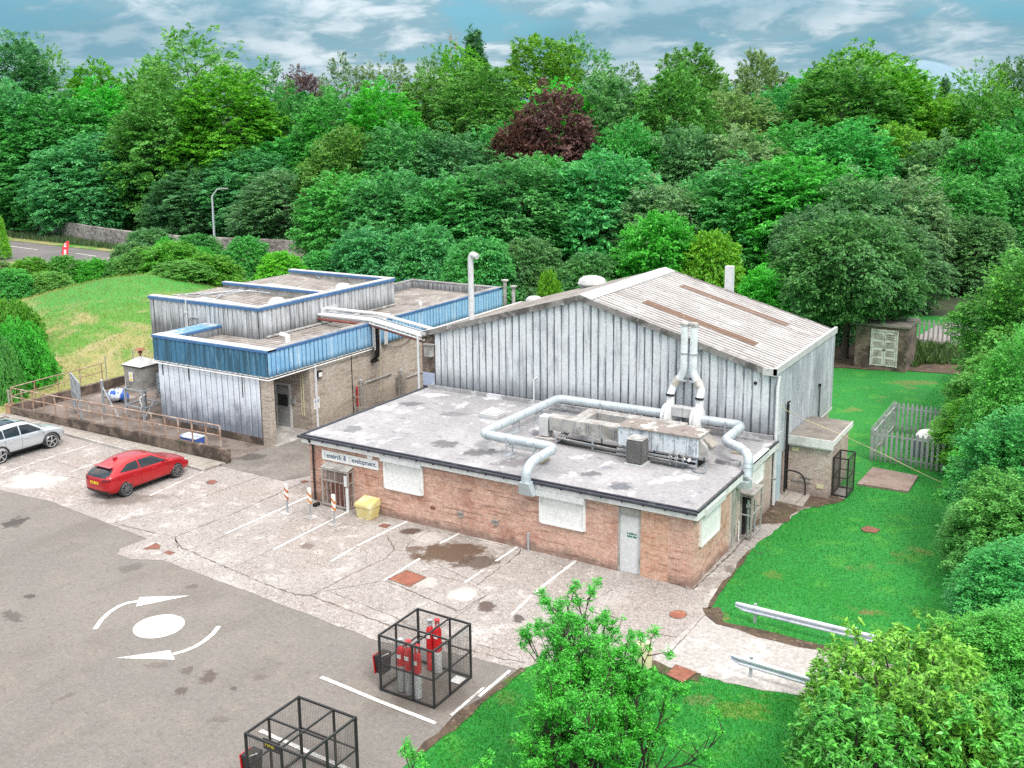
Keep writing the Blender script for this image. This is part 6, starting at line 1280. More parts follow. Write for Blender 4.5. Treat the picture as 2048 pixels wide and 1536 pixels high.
    bmp = suv['bump']; patch('rear_bumper', pl_, [(0, -bmp[0], bmp[1]), (0, bmp[0], bmp[1]), (0, bmp[0], bmp[2]), (0, -bmp[0], bmp[2])], (1, 0, 0), (-4, 0, 0), .012, 14, 4)
    bf = suv['grille']; patch('grille', pl_, [(0, -bf[0], bf[1]), (0, bf[0], bf[1]), (0, bf[0], bf[2]), (0, -bf[0], bf[2])], (-1, 0, 0), (4, 0, 0), .01, 10, 4)
    MB().box(wx[0]-.3, wx[1]+.4, -W_+.35, W_-.35, .14, .3).build('underside', m_dark, root)
    if suv.get('extra'): suv['extra'](root, bvh)
    root.rotation_euler = (0, 0, heading); root.location = world
    return root
def carpaint(name, c, met):
    N = NT(name); N.set(N.p, 'Base Color', c4(c)); N.set(N.p, 'Roughness', .34); N.set(N.p, 'Metallic', met); N.p.inputs['Coat Weight'].default_value = .8; N.p.inputs['Coat Roughness'].default_value = .06; MATS[name] = N.m; return N.m
hatch = [(-2.20, .44, .42, .74, .40, .82, .30), (-2.13, .28, .70, .88, .66, .98, .54), (-1.97, .22, .83, .98, .76, 1.09, .58), (-1.68, .20, .89, 1.01, .81, 1.27, .56), (-1.30, .19, .90, .99, .82, 1.40, .55), (-.85, .18, .90, .965, .83, 1.47, .56),
    (-.2, .18, .90, .93, .83, 1.49, .57), (.35, .18, .90, .91, .83, 1.42, .56), (.8, .18, .90, .90, .85, 1.20, .62), (1.12, .18, .90, .88, .84, .99, .66), (1.35, .18, .90, .86, .82, .93, .66), (1.75, .2, .885, .78, .78, .85, .58), (2.05, .22, .84, .70, .70, .75, .50), (2.2, .28, .72, .60, .60, .64, .42), (2.25, .34, .55, .52, .46, .55, .34)]
def red_extra(root, bvh):
    h, _, _, _ = bvh.ray_cast(Vector((-1.05, 0, 4)), Vector((0, 0, -1)))
    MB().prism([(-1.18, -.05, h.z-.01), (-.98, -.01, h.z-.01), (-.98, .01, h.z-.01), (-1.18, .05, h.z-.01)], (-.02, 0, .09)).build('roof_aerial', MATS['car_red'], root)
    MB().box(-1.80, -1.60, -.50, .50, 1.285, 1.31).build('roof_spoiler', MATS['car_red'], root, bevel=.012)
car('red_car', 'shiny red hatchback parked nose to the low brick wall', hatch, .34, (-1.33, 1.37), carpaint('car_red', (.50, .007, .014), .45), (-36.18, 28.28, .012), R(90),
    dict(side=[[(-1.52, 1.08), (-.55, 1.01), (-.55, 1.34), (-1.02, 1.31)], [(-.48, 1.0), (.92, .955), (.25, 1.31), (-.48, 1.335)]], sill=(.2, .30), joints=(-1.0, -.52, .95), belt=.93, handles=(-.85, .12), mirror=(.78, 1.0), spokes=9, rim=surf('dark_alloy', (.20, .205, .21), rough=.35, metal=.6), arch=False,
        tail=(.44, .82, .80, .93), head=(.40, .76, .58, .70), rear=(.70, .54, .96, 1.27), wind=(.72, .56, 1.0, 1.34), plate=.74, bump=(.74, .24, .42), grille=(.42, .36, .54), extra=red_extra))
suvs = [(-2.20, .5, .55, .85, .5, .95, .4), (-2.12, .34, .80, .98, .76, 1.12, .60), (-2.0, .28, .89, 1.06, .84, 1.30, .62), (-1.75, .26, .92, 1.08, .87, 1.50, .63), (-1.3, .25, .925, 1.05, .87, 1.62, .64), (-.7, .25, .925, 1.03, .87, 1.66, .65), (-.1, .25, .925, 1.0, .87, 1.65, .65), (.35, .25, .925, .98, .87, 1.57, .63),
    (.8, .25, .925, .97, .87, 1.32, .65), (1.1, .25, .925, .96, .86, 1.10, .68), (1.35, .25, .92, .93, .85, 1.02, .68), (1.75, .27, .90, .88, .80, .95, .60), (2.05, .3, .86, .80, .74, .86, .54), (2.2, .36, .74, .72, .62, .76, .46), (2.24, .42, .58, .62, .5, .66, .38)]
def suv_extra(root, bvh):
    for s_ in (-1, 1): MB().tube([(-1.7, s_*.60, 1.57), (-1.5, s_*.61, 1.66), (-.7, s_*.62, 1.70), (.1, s_*.62, 1.67), (.25, s_*.60, 1.60)], .022, 6).build('roof_rail', m_black, root, smooth=True)
    m = MB(); 
    for i in range(9):
        for j in range(7): 
            x = -1.25+i*.14; y = -.42+j*.12; h, _, _, _ = bvh.ray_cast(Vector((x, y, 4)), Vector((0, 0, -1))); m.v.append((x, y, h.z+.006))
    m.f = [(i*7+j, (i+1)*7+j, (i+1)*7+j+1, i*7+j+1) for i in range(8) for j in range(6)]; m.build('sunroof', MATS['car_glass'], root, smooth=True)
car('silver_car', 'silver sport utility car with black arch trim cut off by the left edge', suvs, .355, (-1.31, 1.33), carpaint('car_silver', (.62, .65, .68), .55), (-44.85, 28.22, .012), R(90),
    dict(side=[[(-1.62, 1.14), (-1.02, 1.10), (-1.02, 1.47), (-1.42, 1.46)], [(-.97, 1.10), (-.22, 1.07), (-.22, 1.50), (-.97, 1.48)], [(-.15, 1.07), (.98, 1.03), (.35, 1.44), (-.15, 1.50)]], sill=(.27, .40), joints=(-1.0, -.18, 1.0), belt=1.0, handles=(-.75, .10), mirror=(.85, 1.08), spokes=5, rim=surf('bright_alloy', (.60, .60, .60), rough=.3, metal=.7), arch=True,
        tail=(.55, .84, .95, 1.12), head=(.42, .78, .68, .82), rear=(.68, .56, 1.12, 1.46), wind=(.76, .58, 1.10, 1.5), plate=.85, bump=(.8, .36, .58), grille=(.42, .5, .64), extra=suv_extra))
# ------------------------------------------------------------------ vegetation
def foliage_mat(name, gloss=.5, lo=.66, hi=1.6, trans=.34, leafvar=True):
    N = NT(name); oc = N.n('ObjectInfo').outputs['Color']
    rnd = N.n('NewGeometry').outputs['Random Per Island']
    dark = N.n('VectorMath', {'operation': 'SCALE'}, i0=oc); N.set(dark, 'Scale', lo)
    paler = N.n('VectorMath', {'operation': 'MULTIPLY'}, i0=oc, i1=(hi*1.12, hi, hi*.9))  # paler, yellower leaf tone mixed in at random per leaf
    c = N.mix(rnd, dark.outputs[0], paler.outputs[0])
    nz = N.mapr(N.noise(.45, (1, 1, 1), 3, .5, 'P'), .36, .66)
    c = N.mix(N.math('MULTIPLY', nz, .45), c, N.n('VectorMath', {'operation': 'MULTIPLY'}, i0=c, i1=(1.45, 1.28, .9)).outputs[0])
    nz2 = N.mapr(N.noise(.8, (1, 1, 1), 3, .5, 'P', 0, (9, 4, 2)), .5, .7)
    c = N.mix(N.math('MULTIPLY', nz2, .35), c, N.n('VectorMath', {'operation': 'MULTIPLY'}, i0=c, i1=(.55, .75, 1.0)).outputs[0])
    N.set(N.p, 'Base Color', c); N.set(N.p, 'Roughness', gloss); N.p.inputs['Specular IOR Level'].default_value = .45
    tr = N.n('BsdfTranslucent', None, Color=c); mx = N.n('MixShader', None, i0=trans, i1=N.p.outputs[0], i2=tr.outputs[0])
    N.t.links.new(mx.outputs[0], N.out.inputs[0]); return N.m
m_leaf = foliage_mat('tree_leaves'); m_leaf_near = foliage_mat('shrub_leaves', .38, .55, 1.6, .28)
m_bark = surf('bark', (.075, .058, .045), [((.13, .11, .09), 'noise', .7, 2, .5, .65), ((.04, .05, .025), 'noise', .6, 1, .5, .65)], .95)
m_twig = surf('twig_bark', (.055, .035, .03), rough=.9)
m_flower = surf('cream_blossom', (.72, .70, .60), rough=.8)
def arr_mesh(name, V, Q):
    me = bpy.data.meshes.new(name); n = len(V); k = Q.shape[1]
    me.vertices.add(n); me.vertices.foreach_set('co', V.astype(np.float32).ravel())
    me.loops.add(Q.size); me.loops.foreach_set('vertex_index', Q.astype(np.int32).ravel())
    me.polygons.add(len(Q)); me.polygons.foreach_set('loop_start', (np.arange(len(Q))*k).astype(np.int32)); me.polygons.foreach_set('loop_total', np.full(len(Q), k, np.int32))
    me.update(calc_edges=True); return me
def nrm(a): return a/(np.linalg.norm(a, axis=-1, keepdims=True)+1e-9)
def leaves(P, N, size, rng, asp=.55, axis=None, jit=.35):
    n = len(P); t = rng.normal(size=(n, 3)) if axis is None else axis+rng.normal(size=(n, 3))*jit
    t = nrm(t-N*np.sum(t*N, 1, keepdims=True)); b = np.cross(N, t)
    s = (size*rng.uniform(.65, 1.35, n))[:, None]
    V = np.stack([P-t*s*.5, P+b*s*asp*.5-t*s*.02+N*s*.10, P+t*s*.5-N*s*.05, P-b*s*asp*.5-t*s*.02+N*s*.10], 1).reshape(-1, 3)
    return V, np.arange(4*n).reshape(-1, 4)
def crown(seed, W_, Hc, n, k, size, spray=1.4, shape=0, asp=.5, droop=.35, bumps=.44, gap=0.0, lean=.25):
    """sprays of leaves radiating from a billowed crown surface, some set deeper inside"""
    rng = np.random.default_rng(seed); R_ = W_/2
    K = nrm(rng.normal(size=(7, 3)))*rng.uniform(3.2, 6.5, (7, 1)); ph = rng.uniform(0, 6.28, 7)
    K2 = nrm(rng.normal(size=(6, 3)))*rng.uniform(8, 15, (6, 1)); ph2 = rng.uniform(0, 6.28, 6)
    zc = rng.uniform(0, 1, n*2)**(.85 if shape else .95); a = rng.uniform(0, 2*math.pi, n*2)
    if shape == 1: rad = .12+.88*(1-zc)**.85
    elif shape == 2: rad = np.sqrt(np.maximum(.02, 1-zc**2.3))
    else: rad = np.sqrt(np.maximum(.01, 1-np.abs((zc-.38)/np.where(zc > .38, .62, .50))**(1.75 if seed % 2 else 2.1)))
    keep = rng.uniform(0, 1, n*2) < np.maximum(.30, rad); zc = zc[keep][:n]; a = a[keep][:n]; rad = rad[keep][:n]; n = len(zc)
    d = np.stack([np.cos(a)*rad, np.sin(a)*rad, (zc-.45)*2*.9*Hc/W_*.7], 1); dn = nrm(d)
    q = np.stack([np.cos(a), np.sin(a), zc*Hc/W_*1.6], 1)
    b1 = np.mean(np.abs(np.sin(q@K.T*.75+ph)), 1)*1.55-.45; b2 = np.mean(np.abs(np.sin(q@K2.T*.7+ph2)), 1)*1.6-.5
    bl = np.clip(b1*.62+b2*.38, 0, 1.2)
    deep = rng.uniform(0, 1, n)**2.2*.38; sc = (1-bumps)+bumps*1.7*bl-deep
    C = np.stack([np.cos(a)*rad*R_*sc, np.sin(a)*rad*R_*sc, (.45+(zc-.45)*(1-.28*(1-sc)*2))*Hc], 1)
    if gap > 0: m = (b2 > gap) | (zc < .25); C = C[m]; dn = dn[m]; n = len(C)
    ax = nrm(nrm(dn*[1, 1, .55])+rng.normal(size=(n, 3))*.42+np.array([0, 0, lean])); L_ = spray*rng.uniform(.6, 1.3, n)
    t = rng.uniform(0, 1, (n, k)); lat = rng.normal(size=(n, k))*.24*(1.15-t*.8); th = rng.normal(size=(n, k))*.07
    up = np.array([0, 0, 1.0]); sd = nrm(np.cross(ax, up)+1e-6); nn = nrm(np.cross(sd, ax))
    nn = nn*np.sign(nn[:, 2:3]+1e-9)
    P = C[:, None]+(ax[:, None]*(t[..., None]-.45)+sd[:, None]*lat[..., None]+nn[:, None]*th[..., None])*L_[:, None, None]
    P[..., 2] -= droop*(t**2)*L_[:, None]*.8+np.abs(lat)*L_[:, None]*.35
    N_ = nrm(nn[:, None]*.8+dn[:, None]*.35+rng.normal(size=(n, k, 3))*.42); A = nrm(ax[:, None]+sd[:, None]*(lat[..., None]*2.5)+np.array([0, 0, -.35]))
    P = P.reshape(-1, 3); N_ = N_.reshape(-1, 3); A = A.reshape(-1, 3); P[:, 2] = np.maximum(P[:, 2], .02)
    return leaves(P, N_, size, rng, asp, A, .35), [C[i] for i in rng.integers(0, n, 40)]
def trunk_mesh(name, H0, C, Hc, r, rng, nl=9):
    mb = MB(); mb.tube([(0, 0, -.3), (.05, .03, H0*.5), (.0, .1, H0+Hc*.25), (0, 0, H0+Hc*.8)], [r*1.25, r, r*.75, r*.15], 8)
    for i in rng.sample(range(len(C)), min(nl, len(C))):
        c = C[i]; z = max(H0*.6, min(c[2]+H0-.8, H0+Hc*.6)*rng.uniform(.55, .85)); mb.tube([(0, 0, z), (c[0]*.45, c[1]*.45, (z+c[2]+H0)/2), (c[0], c[1], c[2]+H0)], [r*.42, r*.25, r*.06], 5)
    return mb
PROT = {}
def proto(key, seed, W_, H_, z0, **k):
    """crown and trunk meshes, unit: real metres of a typical tree"""
    Hc = H_*(1-z0); (V, Q), C = crown(seed, W_, Hc, **k); V[:, 2] += H_*z0
    cm = arr_mesh('crown', V, Q); cm.materials.append(m_leaf)
    tb = trunk_mesh('trunk', H_*z0, C, Hc, W_*.028, random.Random(seed)); ob = tb.build('trunk', m_bark, None, smooth=True); tm = ob.data; bpy.data.objects.remove(ob)
    PROT.setdefault(key, []).append((cm, tm, float(np.abs(V[:, 0]).max()+np.abs(V[:, 1]).max()), float(V[:, 2].max())))
for s_ in (1, 2, 3): proto('round', s_, 13, 20, .05, n=2000, k=30, size=.36)
for s_ in (4, 5, 6): proto('tall', s_, 12, 27, .06, n=2400, k=30, size=.36)
for s_ in (7, 8): proto('open', s_, 13, 26, .08, n=1800, k=24, size=.34, gap=.38, bumps=.55)
for s_ in (16, 17, 18): proto('mid', s_, 9.5, 13, .03, n=1900, k=30, size=.28, spray=1.05)
for s_ in (9, 10): proto('low', s_, 7, 7, .02, n=1500, k=28, size=.23, spray=.9, shape=2)
for s_ in (11, 12): proto('dome', s_, 8, 3.2, .0, n=1300, k=28, size=.20, spray=.8, shape=2)
proto('conifer', 13, 9, 24, .08, n=1500, k=30, size=.34, shape=1, lean=-.2)
for s_ in (14, 15): proto('near', s_, 7, 11, .02, n=3000, k=32, size=.16, spray=.95, asp=.6, bumps=.55, gap=.16)
for s_ in (19, 20): proto('stand', s_, 9.5, 12, .30, n=1800, k=30, size=.27, spray=1.1)
COLR = dict(em=(0.069, 0.370, 0.087), md=(0.106, 0.347, 0.069), yg=(0.120, 0.385, 0.036), dk=(0.091, 0.287, 0.098), gr=(0.144, 0.312, 0.126), cu=(0.112, 0.069, 0.062), br=(0.068, 0.458, 0.052), bl=(0.078, 0.368, 0.115), nr=(0.104, 0.395, 0.078), py=(0.125, 0.109, 0.130), lm=(0.130, 0.447, 0.031))
trng = random.Random(21)
def tree(px, ytop, D_, wpx, key, colr, label, name='broadleaf_tree', group='trees of the wood behind the buildings', y_b=None, cat='tree', hs=1.35):
    top = DEP(px, ytop, D_); zg = gh(top[0], top[1]); h = max(1.0, top[2]-zg); w_ = wpx*D_/F
    ks = ('round', 'tall', 'mid', 'open') if key in ('round', 'tall') else (key,)
    best = None
    for k_ in ks:
        for pr_ in PROT[k_]:
            sc_ = abs(math.log(w_*hs/pr_[2]))+abs(math.log(h/pr_[3]))+(.0 if k_ == key else .22)+(.5 if k_ == 'open' and key != 'open' else 0)+trng.uniform(0, .25)
            if best is None or sc_ < best[0]: best = (sc_, pr_)
    cm, tm, pw, ph = best[1]
    t = thing(name, label, cat, (top[0], top[1], zg), group, trng.uniform(0, 6.28))
    s_ = w_/pw*hs; sc = (s_, s_, h/ph)
    for nm, me in (('crown', cm), ('trunk', tm)):
        o = bpy.data.objects.new(nm, me); COL.objects.link(o); o.parent = t; o.scale = sc
        c = COLR[colr]; j = trng.uniform(.85, 1.15)
        if nm == 'crown': o.color = (c[0]*j*trng.uniform(.85, 1.2), c[1]*j, c[2]*j*trng.uniform(.8, 1.2), 1)
    return t
TR = [
 # skyline row
 (20, 52, 165, 190, 'round', 'dk', 'dark tree at the left edge of the skyline'), (75, 62, 172, 120, 'open', 'md', 'loose crowned tree second from the left on the skyline'),
 (185, 108, 170, 130, 'tall', 'yg', 'narrow yellow green tree in the dip of the left skyline'), (385, 46, 150, 235, 'open', 'md', 'tallest tree of the left skyline with an open flat crown and bare twigs'),
 (300, 105, 158, 150, 'round', 'md', 'tree filling the gap left of the tallest open crowned tree'), (520, 108, 165, 130, 'open', 'md', 'small loose tree just left of the purple skyline tree'),
 (602, 126, 185, 120, 'round', 'py', 'dusky purple tree low on the skyline'), (690, 102, 175, 120, 'open', 'gr', 'grey green tree right of the purple skyline tree'), (772, 102, 178, 130, 'open', 'gr', 'second grey green tree in the middle of the left skyline'),
 (868, 84, 175, 110, 'open', 'gr', 'thin topped tree just left of the mast'), (948, 46, 200, 110, 'conifer', 'dk', 'dark pointed conifer peeping over the skyline beside the mast'), (930, 82, 165, 150, 'tall', 'lm', 'bright lime green tree below the dark pointed conifer'),
 (1080, 62, 160, 190, 'round', 'yg', 'broad yellow green tree on the skyline above the copper beech'), (1160, 60, 166, 170, 'open', 'md', 'tall tree right of the broad yellow green skyline tree'), (1255, 122, 178, 130, 'open', 'gr', 'thin grey tree in the dip right of the copper beech'),
 (1385, 82, 150, 150, 'tall', 'md', 'tall pointed tree standing alone in the middle right skyline'), (1420, 118, 158, 110, 'open', 'yg', 'loose tree leaning out right of the lone pointed tree'), (1522, 92, 205, 120, 'round', 'gr', 'rounded grey pine far off on the skyline'),
 (1620, 130, 170, 170, 'round', 'br', 'bright green tree under the far rounded pine'), (1735, 74, 150, 230, 'round', 'yg', 'largest domed tree of the right skyline'), (1660, 105, 160, 130, 'open', 'dk', 'dark loose tree at the left shoulder of the largest domed tree'),
 (1892, 146, 215, 60, 'conifer', 'dk', 'small conifer in front of the distant hill'), (1965, 112, 150, 140, 'open', 'yg', 'yellowish open tree right of the distant hill'), (2040, 105, 160, 130, 'round', 'dk', 'dark tree at the right edge of the skyline'),
 # middle rows
 (110, 172, 152, 250, 'round', 'em', 'wide emerald tree below the left skyline'), (205, 150, 158, 190, 'round', 'br', 'vivid green tree between the dip and the tallest open tree'), (0, 150, 150, 180, 'tall', 'bl', 'blue green tree cut by the left edge'),
 (330, 160, 142, 210, 'round', 'md', 'olive tree below the tallest open crowned tree'), (450, 130, 140, 210, 'tall', 'yg', 'tall yellow green tree right of the tallest open crowned tree'), (570, 165, 146, 180, 'round', 'em', 'emerald tree under the purple skyline tree'),
 (660, 165, 134, 170, 'tall', 'em', 'tall green tree above the street lamp, left of the middle'), (760, 152, 132, 190, 'tall', 'br', 'bright feathery tree in the middle of the left half'), (850, 130, 140, 180, 'tall', 'md', 'layered tree below the thin topped skyline tree'),
 (960, 120, 134, 200, 'tall', 'md', 'deep green layered tree left of the copper beech'), (1110, 150, 136, 170, 'round', 'br', 'bright tree directly behind the top of the copper beech'), (1215, 135, 136, 190, 'tall', 'dk', 'darker tree right of the copper beech'),
 (1350, 120, 132, 190, 'tall', 'md', 'tall feathery tree under the lone pointed tree'), (1470, 165, 138, 200, 'round', 'gr', 'wide grey green tree left of the largest domed tree'), (1560, 160, 142, 170, 'round', 'em', 'emerald tree below the far rounded pine'),
 (1690, 110, 134, 230, 'tall', 'md', 'tall tree making the left half of the largest dome'), (1800, 110, 138, 210, 'tall', 'yg', 'yellow green tree making the right half of the largest dome'), (1890, 185, 134, 170, 'tall', 'yg', 'yellow green tree below the distant hill'),
 (1985, 165, 130, 190, 'tall', 'md', 'leafy tree below the yellowish open tree'), (2060, 190, 124, 150, 'tall', 'em', 'green tree below the dark tree at the right edge'),
 # lower rows
 (50, 250, 149, 220, 'round', 'em', 'spreading tree over the stone wall at the left edge'), (165, 262, 142, 200, 'round', 'bl', 'second spreading tree over the stone wall'), (285, 235, 148, 210, 'round', 'dk', 'grey green tree behind the stone wall, above the red flag'),
 (395, 255, 144, 220, 'round', 'dk', 'dark bushy tree behind the stone wall, left of the street lamp'), (510, 290, 134, 190, 'round', 'bl', 'blue green tree right behind the street lamp'), (590, 260, 138, 170, 'round', 'em', 'green tree half hiding the pale stone house'),
 (690, 245, 122, 180, 'tall', 'md', 'upright tree right of the pale stone house'), (800, 235, 120, 190, 'tall', 'em', 'tall tree above the flat roofed building'), (905, 240, 118, 190, 'tall', 'dk', 'dark layered tree lower left of the copper beech'),
 (1010, 235, 124, 170, 'round', 'em', 'round green tree touching the left side of the copper beech'), (1260, 225, 118, 170, 'tall', 'em', 'emerald tree lower right of the copper beech'), (1370, 235, 116, 190, 'tall', 'dk', 'dark narrow tree in the middle of the right half'),
 (1480, 245, 114, 200, 'tall', 'gr', 'grey tree with layered boughs above the hall roof'), (1580, 235, 118, 200, 'round', 'em', 'domed emerald tree above the right end of the hall roof'), (1700, 230, 112, 220, 'tall', 'em', 'tall emerald tree standing in front of the largest dome'),
 (1800, 240, 116, 200, 'tall', 'yg', 'olive tree under the right half of the largest dome'), (1895, 255, 108, 190, 'tall', 'dk', 'dark tree behind the big right hand tree'), (1990, 240, 104, 200, 'tall', 'em', 'emerald tree near the right edge, below the skyline'),
 (2060, 300, 98, 170, 'round', 'em', 'leafy tree halfway down the right edge'),
 # front row
 (395, 325, 136, 170, 'round', 'dk', 'low dark tree overhanging the stone wall by the lamp'), (565, 335, 124, 190, 'round', 'dk', 'dark bushy tree above the right end of the stone wall'), (690, 335, 104, 180, 'round', 'em', 'green bushy tree behind the left part of the grey roof box'),
 (790, 325, 100, 200, 'round', 'bl', 'pale blue green tree behind the grey roof box'), (905, 335, 96, 210, 'round', 'em', 'bushy tree behind the tall bent flue'), (1010, 305, 98, 240, 'round', 'bl', 'blue green tree right of the tall bent flue'),
 (1090, 300, 104, 170, 'round', 'em', 'bright round tree below the copper beech'), (1205, 285, 100, 240, 'tall', 'bl', 'blue green tree between the copper beech and the hall ridge'), (1320, 345, 96, 190, 'round', 'gr', 'pale grey green tree above the bright saplings'),
 (1500, 300, 96, 240, 'tall', 'em', 'green tree right of the bright saplings behind the hall'), (1420, 330, 102, 160, 'round', 'bl', 'blue green tree peeping over the bright saplings'), (1600, 290, 94, 270, 'tall', 'br', 'fresh green tree rising behind the right end of the hall roof'),
 (1720, 330, 88, 210, 'tall', 'dk', 'dark tree overhanging the brick hut'), (1810, 330, 90, 190, 'tall', 'gr', 'grey green tree right of the brick hut'), (1640, 400, 80, 170, 'tall', 'dk', 'dark low tree left of the brick hut, behind the hall corner'), (1770, 410, 81, 210, 'round', 'dk', 'wide dark crown right above the white double doors'), (1905, 335, 96, 180, 'round', 'em', 'green tree above the pale palisade'),
 (1960, 420, 90, 170, 'round', 'dk', 'dark thicket tree behind the pale palisade'),
]
for r_ in TR:
    nm = 'conifer_tree' if r_[4] == 'conifer' else 'broadleaf_tree'
    tree(*r_, name=nm, hs=1.42)
tree(1105, 152, 120, 165, 'tall', 'cu', 'dark copper beech with a tall purple brown crown in the middle of the wood', 'copper_beech', None, hs=1.4)
tree(1045, 215, 119, 150, 'round', 'cu', 'left shoulder of dark purple foliage, a smaller copper beech beside the tall one', 'copper_beech', None, hs=1.35)
tree(1165, 225, 120, 120, 'round', 'cu', 'small copper beech on the right of the tall purple one', 'copper_beech', None, hs=1.35)
G2 = 'saplings and low trees behind the hall'
tree(1320, 418, 78, 200, 'low', 'br', 'brightest fresh green sapling tree just above the hall ridge', 'sapling_tree', G2); tree(1425, 455, 76, 140, 'low', 'lm', 'yellow green sapling left of the white square flue', 'sapling_tree', G2)
tree(1535, 525, 72, 130, 'low', 'br', 'low green sapling right of the white square flue', 'sapling_tree', G2); tree(1098, 535, 66, 66, 'low', 'lm', 'tiny bright sapling behind the left slope of the hall roof', 'sapling_tree', G2)
tree(960, 470, 80, 160, 'low', 'em', 'leafy low tree right behind the tall bent flue', 'sapling_tree', G2); tree(850, 440, 86, 170, 'low', 'bl', 'low tree behind the corner of the grey roof box', 'sapling_tree', G2); tree(740, 450, 90, 180, 'low', 'bl', 'low bushy tree behind the middle of the grey roof box', 'sapling_tree', G2)
tree(1180, 500, 78, 150, 'low', 'dk', 'dark low tree behind the domed roof vent', 'sapling_tree', G2); tree(1055, 470, 82, 150, 'low', 'dk', 'dark low bush left of the tiny bright sapling', 'sapling_tree', G2); tree(1640, 520, 72, 150, 'low', 'dk', 'low shrubby tree behind the eaves of the hall', 'sapling_tree', G2)
SH = 'shrubs round the mound and verge'
for a in ((262, 482, 100, 100, 'low', 'dk', 'dark bush by the road right of the red flag'), (345, 480, 90, 150, 'low', 'yg', 'arching golden green hedge bush left of the lamp'), (415, 505, 84, 130, 'low', 'yg', 'arching olive hedge bush below the street lamp'), (285, 492, 91, 120, 'low', 'md', 'arching hedge bush on the crest of the mound'), (365, 520, 82, 130, 'low', 'md', 'weeping green hedge bush beside the roof box corner'),
          (490, 468, 92, 110, 'low', 'em', 'white flowering shrub right of the street lamp'), (560, 500, 90, 110, 'low', 'lm', 'bright shrub behind the mid roof parapet'), (640, 498, 92, 110, 'low', 'em', 'green shrub behind the roof box, right of the bright one'), (295, 452, 113, 110, 'low', 'dk', 'dark bush hiding the foot of the stone wall right of the flag'), (392, 466, 112, 100, 'low', 'em', 'round green bush in front of the stone wall just left of the lamp'), (330, 470, 104, 60, 'dome', 'br', 'small vivid shrub against the stone wall left of the lamp'), (398, 488, 104, 60, 'dome', 'br', 'small vivid shrub at the foot of the stone wall near the lamp'),
          (60, 512, 90, 100, 'low', 'yg', 'yellow green hedge bush below the road at far left'), (125, 508, 91, 90, 'low', 'md', 'hedge bush right under the red flag'), (185, 512, 91, 90, 'low', 'br', 'hedge bush between the flag and the mound top'), (235, 512, 91, 80, 'low', 'md', 'dark hedge bush at the left shoulder of the mound'), (20, 535, 84, 90, 'low', 'em', 'dark green bush at the left edge below the road'), (95, 540, 86, 100, 'low', 'md', 'dark bush in front of the hedge at the foot of the mound'),
          (15, 590, 66, 110, 'dome', 'yg', 'golden brown bush on the left edge of the mound'), (25, 630, 61, 120, 'dome', 'br', 'vivid green bush on the left edge above the car park'), (-5, 660, 58, 70, 'dome', 'md', 'lowest dark bush at the left edge'), (0, 520, 100, 60, 'low', 'gr', 'pale bush at the left edge beside the road'), (-12, 425, 118, 40, 'low', 'lm', 'yellowish sapling at the left edge above the verge')):
    tree(*a, name='shrub', group=SH, cat='shrub', hs=1.3)
NG = 'trees and shrubs along the right edge'
tree(1705, 415, 65, 250, 'stand', 'dk', 'dark spreading tree with a bare trunk left of the brick hut', 'broadleaf_tree', 'saplings and low trees behind the hall'); tree(2095, 478, 50, 285, 'near', 'nr', 'large leafy tree filling the right edge from the palisade to the lawn', 'broadleaf_tree', NG); tree(2012, 625, 58, 105, 'near', 'dk', 'dark shrub hiding the end of the pale palisade', 'broadleaf_tree', NG)
tree(1995, 785, 45, 230, 'near', 'yg', 'sprawling hawthorn with white blossom over the palisade enclosure', 'hawthorn_tree', NG); tree(2035, 850, 38, 230, 'near', 'br', 'fresh green tree beside the right end of the enclosure', 'broadleaf_tree', NG)
tree(2040, 940, 34, 250, 'near', 'nr', 'dense green tree at the right edge of the lawn', 'broadleaf_tree', NG); tree(2000, 1150, 31, 170, 'near', 'bl', 'dark leaved shrub between the lawn and the pale leaved bush', 'shrub', NG, cat='shrub'); tree(2060, 640, 41, 200, 'near', 'nr', 'green tree cut by the right edge of the photo', 'broadleaf_tree', NG)
tree(2015, 690, 46, 200, 'near', 'nr', 'light green tree above the white blossomed hawthorn', 'broadleaf_tree', NG); tree(2070, 790, 36, 260, 'near', 'em', 'deep green tree at the right edge beside the fresh green one', 'broadleaf_tree', NG)
tree(1950, 1235, 27.5, 190, 'near', 'nr', 'light green tree between the right lawn and the pale leaved bush', 'broadleaf_tree', NG); tree(2050, 1215, 27, 240, 'near', 'em', 'leafy tree above the lower right corner of the photo', 'broadleaf_tree', NG)
tree(1985, 1010, 35, 150, 'near', 'nr', 'narrow light green tree at the lawn edge, halfway down the right side', 'broadleaf_tree', NG); tree(2050, 1075, 30.5, 230, 'near', 'em', 'green tree behind the pale leaved bush at the right edge', 'broadleaf_tree', NG)
# blossom dots
def blossom(px, py, wpx, hpx, D_, n, s_, label, seed):
    rng = np.random.default_rng(seed); mb = MB(); c = None
    for i in range(n):
        p = DEP(px+rng.normal()*wpx/2.5, py+rng.normal()*hpx/2.5, D_+rng.normal()*.3); k = s_*rng.uniform(.5, 1.3)
        mb.add([p+[k, 0, 0], p+[0, k, .3*k], p+[-k, 0, 0], p+[0, -k, -.2*k], p+[0, 0, k*.8]], [(0, 1, 4), (1, 2, 4), (2, 3, 4), (3, 0, 4)])
    q = DEP(px, py, D_); tag(mb.build('blossom_cluster', m_flower, loc=tuple(q)), label, 'blossom')
